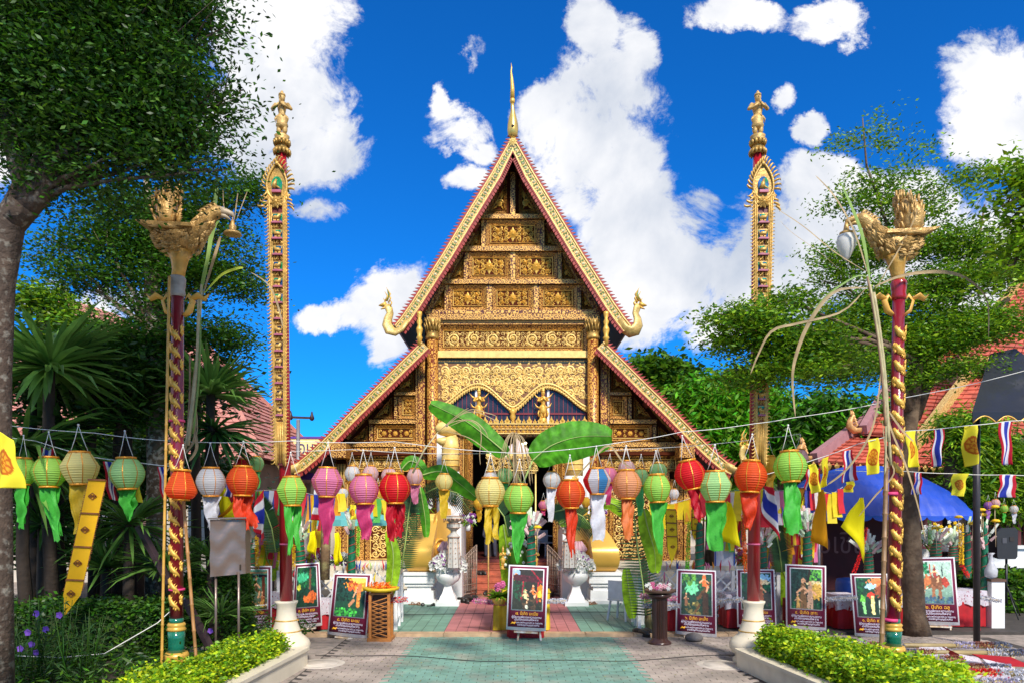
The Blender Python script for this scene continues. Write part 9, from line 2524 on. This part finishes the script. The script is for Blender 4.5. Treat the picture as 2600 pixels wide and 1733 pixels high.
def bouquet(px, py, D, r, cols, lab, n=60):
 c = W(px, py, D); t = thing('bouquet', lab, 'flowers', tuple(c), 'bouquets on the stalls')
 for ci, cc in enumerate(cols):
  m = MB()
  for k in range(n // len(cols)):
   a, b, q = rg.uniform(0, 6.28), rg.uniform(-.3, 1), r * rg.random() ** .4; p = c + Vector((q * math.cos(a), q * math.sin(a) * .7, q * b))
   for j in range(5): leaf_r(m, p.x, p.z, j * 1.26, .05, .04, p.y, .015)
  m.build('blossoms', cc, t)['kind'] = 'stuff'
 m = MB(); blades(m, c, 36, r * 1.4, .05, rg, -.5, .8); m.build('leaves', LF_L, t)['kind'] = 'stuff'
 MB().lathe([(r * .3, -r * 1.3), (r * .4, -r * .4)], 10, c).build('vase', WHITE, t)
PKP = MATS['pink_lotus']
bouquet(800, 1420, 15.0, .32, [PKP, PET], 'pink and white bouquet right of the tiger poster'); bouquet(862, 1428, 15.0, .28, [PET, PUR], 'white and purple bouquet behind the stooping figure poster'); bouquet(704, 1395, 15.2, .36, [PKP, MATS['tinsel_red']], 'pink and red bouquet by the left mast')
bouquet(1900, 1420, 15.4, .28, [PKP, MATS['tinsel_orange']], 'orange bouquet left of the right mast'); bouquet(2340, 1372, 15.6, .45, [PET], 'white flowered shrub in a pot behind the tree trunk'); bouquet(2400, 1352, 15.2, .3, [PET, MATS['tinsel_yellow']], 'white and yellow bouquet behind the banknote cones')
bouquet(1188, 1320, 17.6, .2, [PET, PUR], 'white and purple orchid spray at the left door jamb'); bouquet(1080, 1285, 17.4, .2, [PET, PUR], 'white and purple spray on top of the left gilded scroll'); bouquet(1520, 1300, 17.4, .2, [PET, PUR], 'white and purple spray on top of the right gilded scroll')
for i, (px, py, D) in enumerate(((2434, 1312, 14.2), (2378, 1340, 14.0), (2492, 1294, 14.0), (2526, 1286, 13.9), (2496, 1306, 14.1), (2528, 1322, 13.9), (2470, 1328, 14.3), (1365, 1338, 13.2))):
 c = W(px, py, D); t = thing('paper_flower', 'yellow paper flower on a stick, ' + ['above the low green cone', 'above the wide green cone', 'upper left of the tall right cone', 'highest right of the dark tent pole', 'just right of the dark tent pole', 'left of the loudspeaker', 'just left of the dark tent pole', 'over the central poster'][i], 'paper flower', tuple(c), 'yellow paper flowers')
 MB().lathe([(.0, .045), (.05, .035), (.085, .0), (.04, -.02)], 12, c).build('petals', TINS['yellow'], t); MB().tube([c, c - Vector((0, 0, .5))], .006, 4).build('stick', STICK, t)
t = thing('white_banner', 'tall white banner with blue rim standing behind the man in a tree poster', 'banner', tuple(W(1850, 1520, 14.9)))
a, b = W(1816, 1345, 14.9), W(1864, 1520, 14.9); MB().box(a.x, b.x, 14.9, 14.93, b.z, a.z).build('sheet', mat('white_sheet', (.72, .70, .78), .6, transl=.2), t)
for x in (a.x, b.x): MB().box(x - .012, x + .012, 14.88, 14.94, .06, a.z + .05).build('blue_rail', mat('blue_plastic', (.02, .08, .4), .4), t)
def chair(p, rz, lab):
 t = thing('plastic_chair', lab, 'chair', tuple(p), None, rz); local(t); WP = mat('white_plastic', (.66, .68, .72), .4)
 MB().box(-.22, .22, -.22, .22, .42, .45).build('seat', WP, t); MB().box(-.2, .2, .2, .23, .46, .85).build('backrest', WP, t)
 for x in (-1, 1):
  for y in (-1, 1): MB().bar((x * .17, y * .17, .42), (x * .22, y * .22, 0), .035, .035, Vector((0, 1, 0))).build('leg', WP, t)
  MB().bar((x * .22, -.2, .64), (x * .21, .2, .66), .04, .025).build('armrest', WP, t)
chair(Vector((PX(1388, 23.5), 23.5, .932)), .6, 'white plastic chair standing inside the dark doorway')
chair(Vector((PX(1578, 15.3), 15.3, .062)), 2.5, 'white plastic stool like chair beyond the right terrace corner')
def visitor(x, y, z, lab):
 me = bpy.data.meshes.new('person');
 V = [(0, 0, .50), (0, .03, .72), (0, .02, .95), (0, 0, 1.05), (0, -.02, 1.20),
 (-.10, 0, .50), (-.13, -.40, .52), (-.14, -.44, .10), (-.14, -.56, .04), (.10, 0, .50), (.13, -.38, .52), (.15, -.42, .10), (.16, -.55, .04),
 (-.19, .02, .93), (-.24, -.08, .68), (-.16, -.28, .60), (.19, .02, .93), (.24, -.08, .68), (.14, -.28, .60)]
 E = [(0, 1), (1, 2), (2, 3), (3, 4), (0, 5), (5, 6), (6, 7), (7, 8), (0, 9), (9, 10), (10, 11), (11, 12), (2, 13), (13, 14), (14, 15), (2, 16), (16, 17), (17, 18)]
 me.from_pydata(V, E, []); o = bpy.data.objects.new('person', me); col.objects.link(o)
 sk = o.modifiers.new('skin', 'SKIN'); R_ = [.15, .14, .12, .055, .095, .10, .085, .05, .04, .10, .085, .05, .04, .065, .045, .035, .065, .045, .035]
 for i, v in enumerate(me.skin_vertices[0].data): v.radius = (R_[i], R_[i]); v.use_root = i == 0
 sb = o.modifiers.new('smooth', 'SUBSURF'); sb.levels = 1; sb.render_levels = 2
 me.materials.append(mat('dark_blue_clothes', (.03, .03, .05), .8)); o.location = (x, y, z); tag(o, lab, 'person')
 MB().ball((0, .01, 1.24), .10, 10, 8).build('hair', DARK, o, loc=(0, 0, 0))
visitor(PX(1246, 23.4), 23.4, .932, 'seated person in dark clothes just inside the doorway, hands on knees')
tag(MB().box(-.22, .22, -.2, .24, 0, .40).build('stool', mat('dark_stool', (.03, .02, .02), .6), None, loc=(PX(1246, 23.4), 23.4, .932)), 'dark stool under the seated person in the doorway', 'stool')
t = thing('blue_bag', 'pale blue plastic bag slumped by the left end of the plinth', 'bag', tuple(G(1022, 1530, .06)))
c = G(1022, 1530, .06); m = MB(); m.lathe([(.20, 0), (.26, .06), (.22, .16), (.12, .24), (.03, .26)], 12, c, sx=1.2, sy=.7); m.build('bag', mat('pale_blue_plastic', (.22, .42, .66), .4, 0, .2, 9, .6, 12), t)
for (px, py, D, r, lab) in ((655, 1612, 12.6, .2, 'grey round stone beside the left mast pedestal'), (1762, 1626, 13.3, .17, 'flat grey stone under the man in a tree poster')):
 c = G(px, py, .012); m = MB(); m.ball((c.x, c.y, r * .45), r, 12, 8, sz=.5); tag(m.build('stone', mat('grey_stone', (.16, .14, .13), .8, 0, .3, 6, .5, 14)), lab, 'stone')
for (px, py, D, lab) in ((2516, 1440, 14.3, 'white knotted plastic bag hanging at the right end of the long table'),):
 c = W(px, py, D); tag(MB().lathe([(.02, -.22), (.11, -.18), (.12, -.05), (.05, .1), (.03, .25), (.07, .3)], 12, c).build('plastic_bag', mat('translucent_plastic', (.70, .70, .74), .35, 0, .1, 9, .5, 14, transl=.4)), lab, 'bag')
t = thing('white_pedestal', 'narrow white pedestal draped with cloth at the right end of the long table', 'pedestal', (PX(2520, 14.3), 14.3, .01)); x = PX(2526, 14.3)
MB().box(x - .13, x + .13, 14.2, 14.45, .01, .98).build('body', WHITE, t); MB().box(x - .15, x + .15, 14.18, 14.47, .98, 1.03).build('top', mat('brown_ledge', (.10, .05, .03), .5), t)
m = MB(); rg = random.Random(77)
for k in range(260):
 x, y = rg.uniform(-3, 7), rg.uniform(9.9, 13.3)
 if 3.3 < x < 5 and y < 10.8: continue
 a = rg.uniform(0, 6.28); d = Vector((math.cos(a), math.sin(a), 0)) * rg.uniform(.02, .05); s = Vector((-d.y, d.x, 0)) * .35; p = Vector((x, y, .019))
 m.add([p, p + d * .5 + s + Vector((0, 0, .006)), p + d, p + d * .5 - s + Vector((0, 0, .004))], [(0, 1, 2, 3)], False)
tag(m.build('fallen_leaves', mat('dry_fallen_leaf', (.22, .20, .05), .7, 0, .3, 5, island=.5)), 'sparse small dry leaves scattered over the paving', 'fallen leaves', kind='stuff')
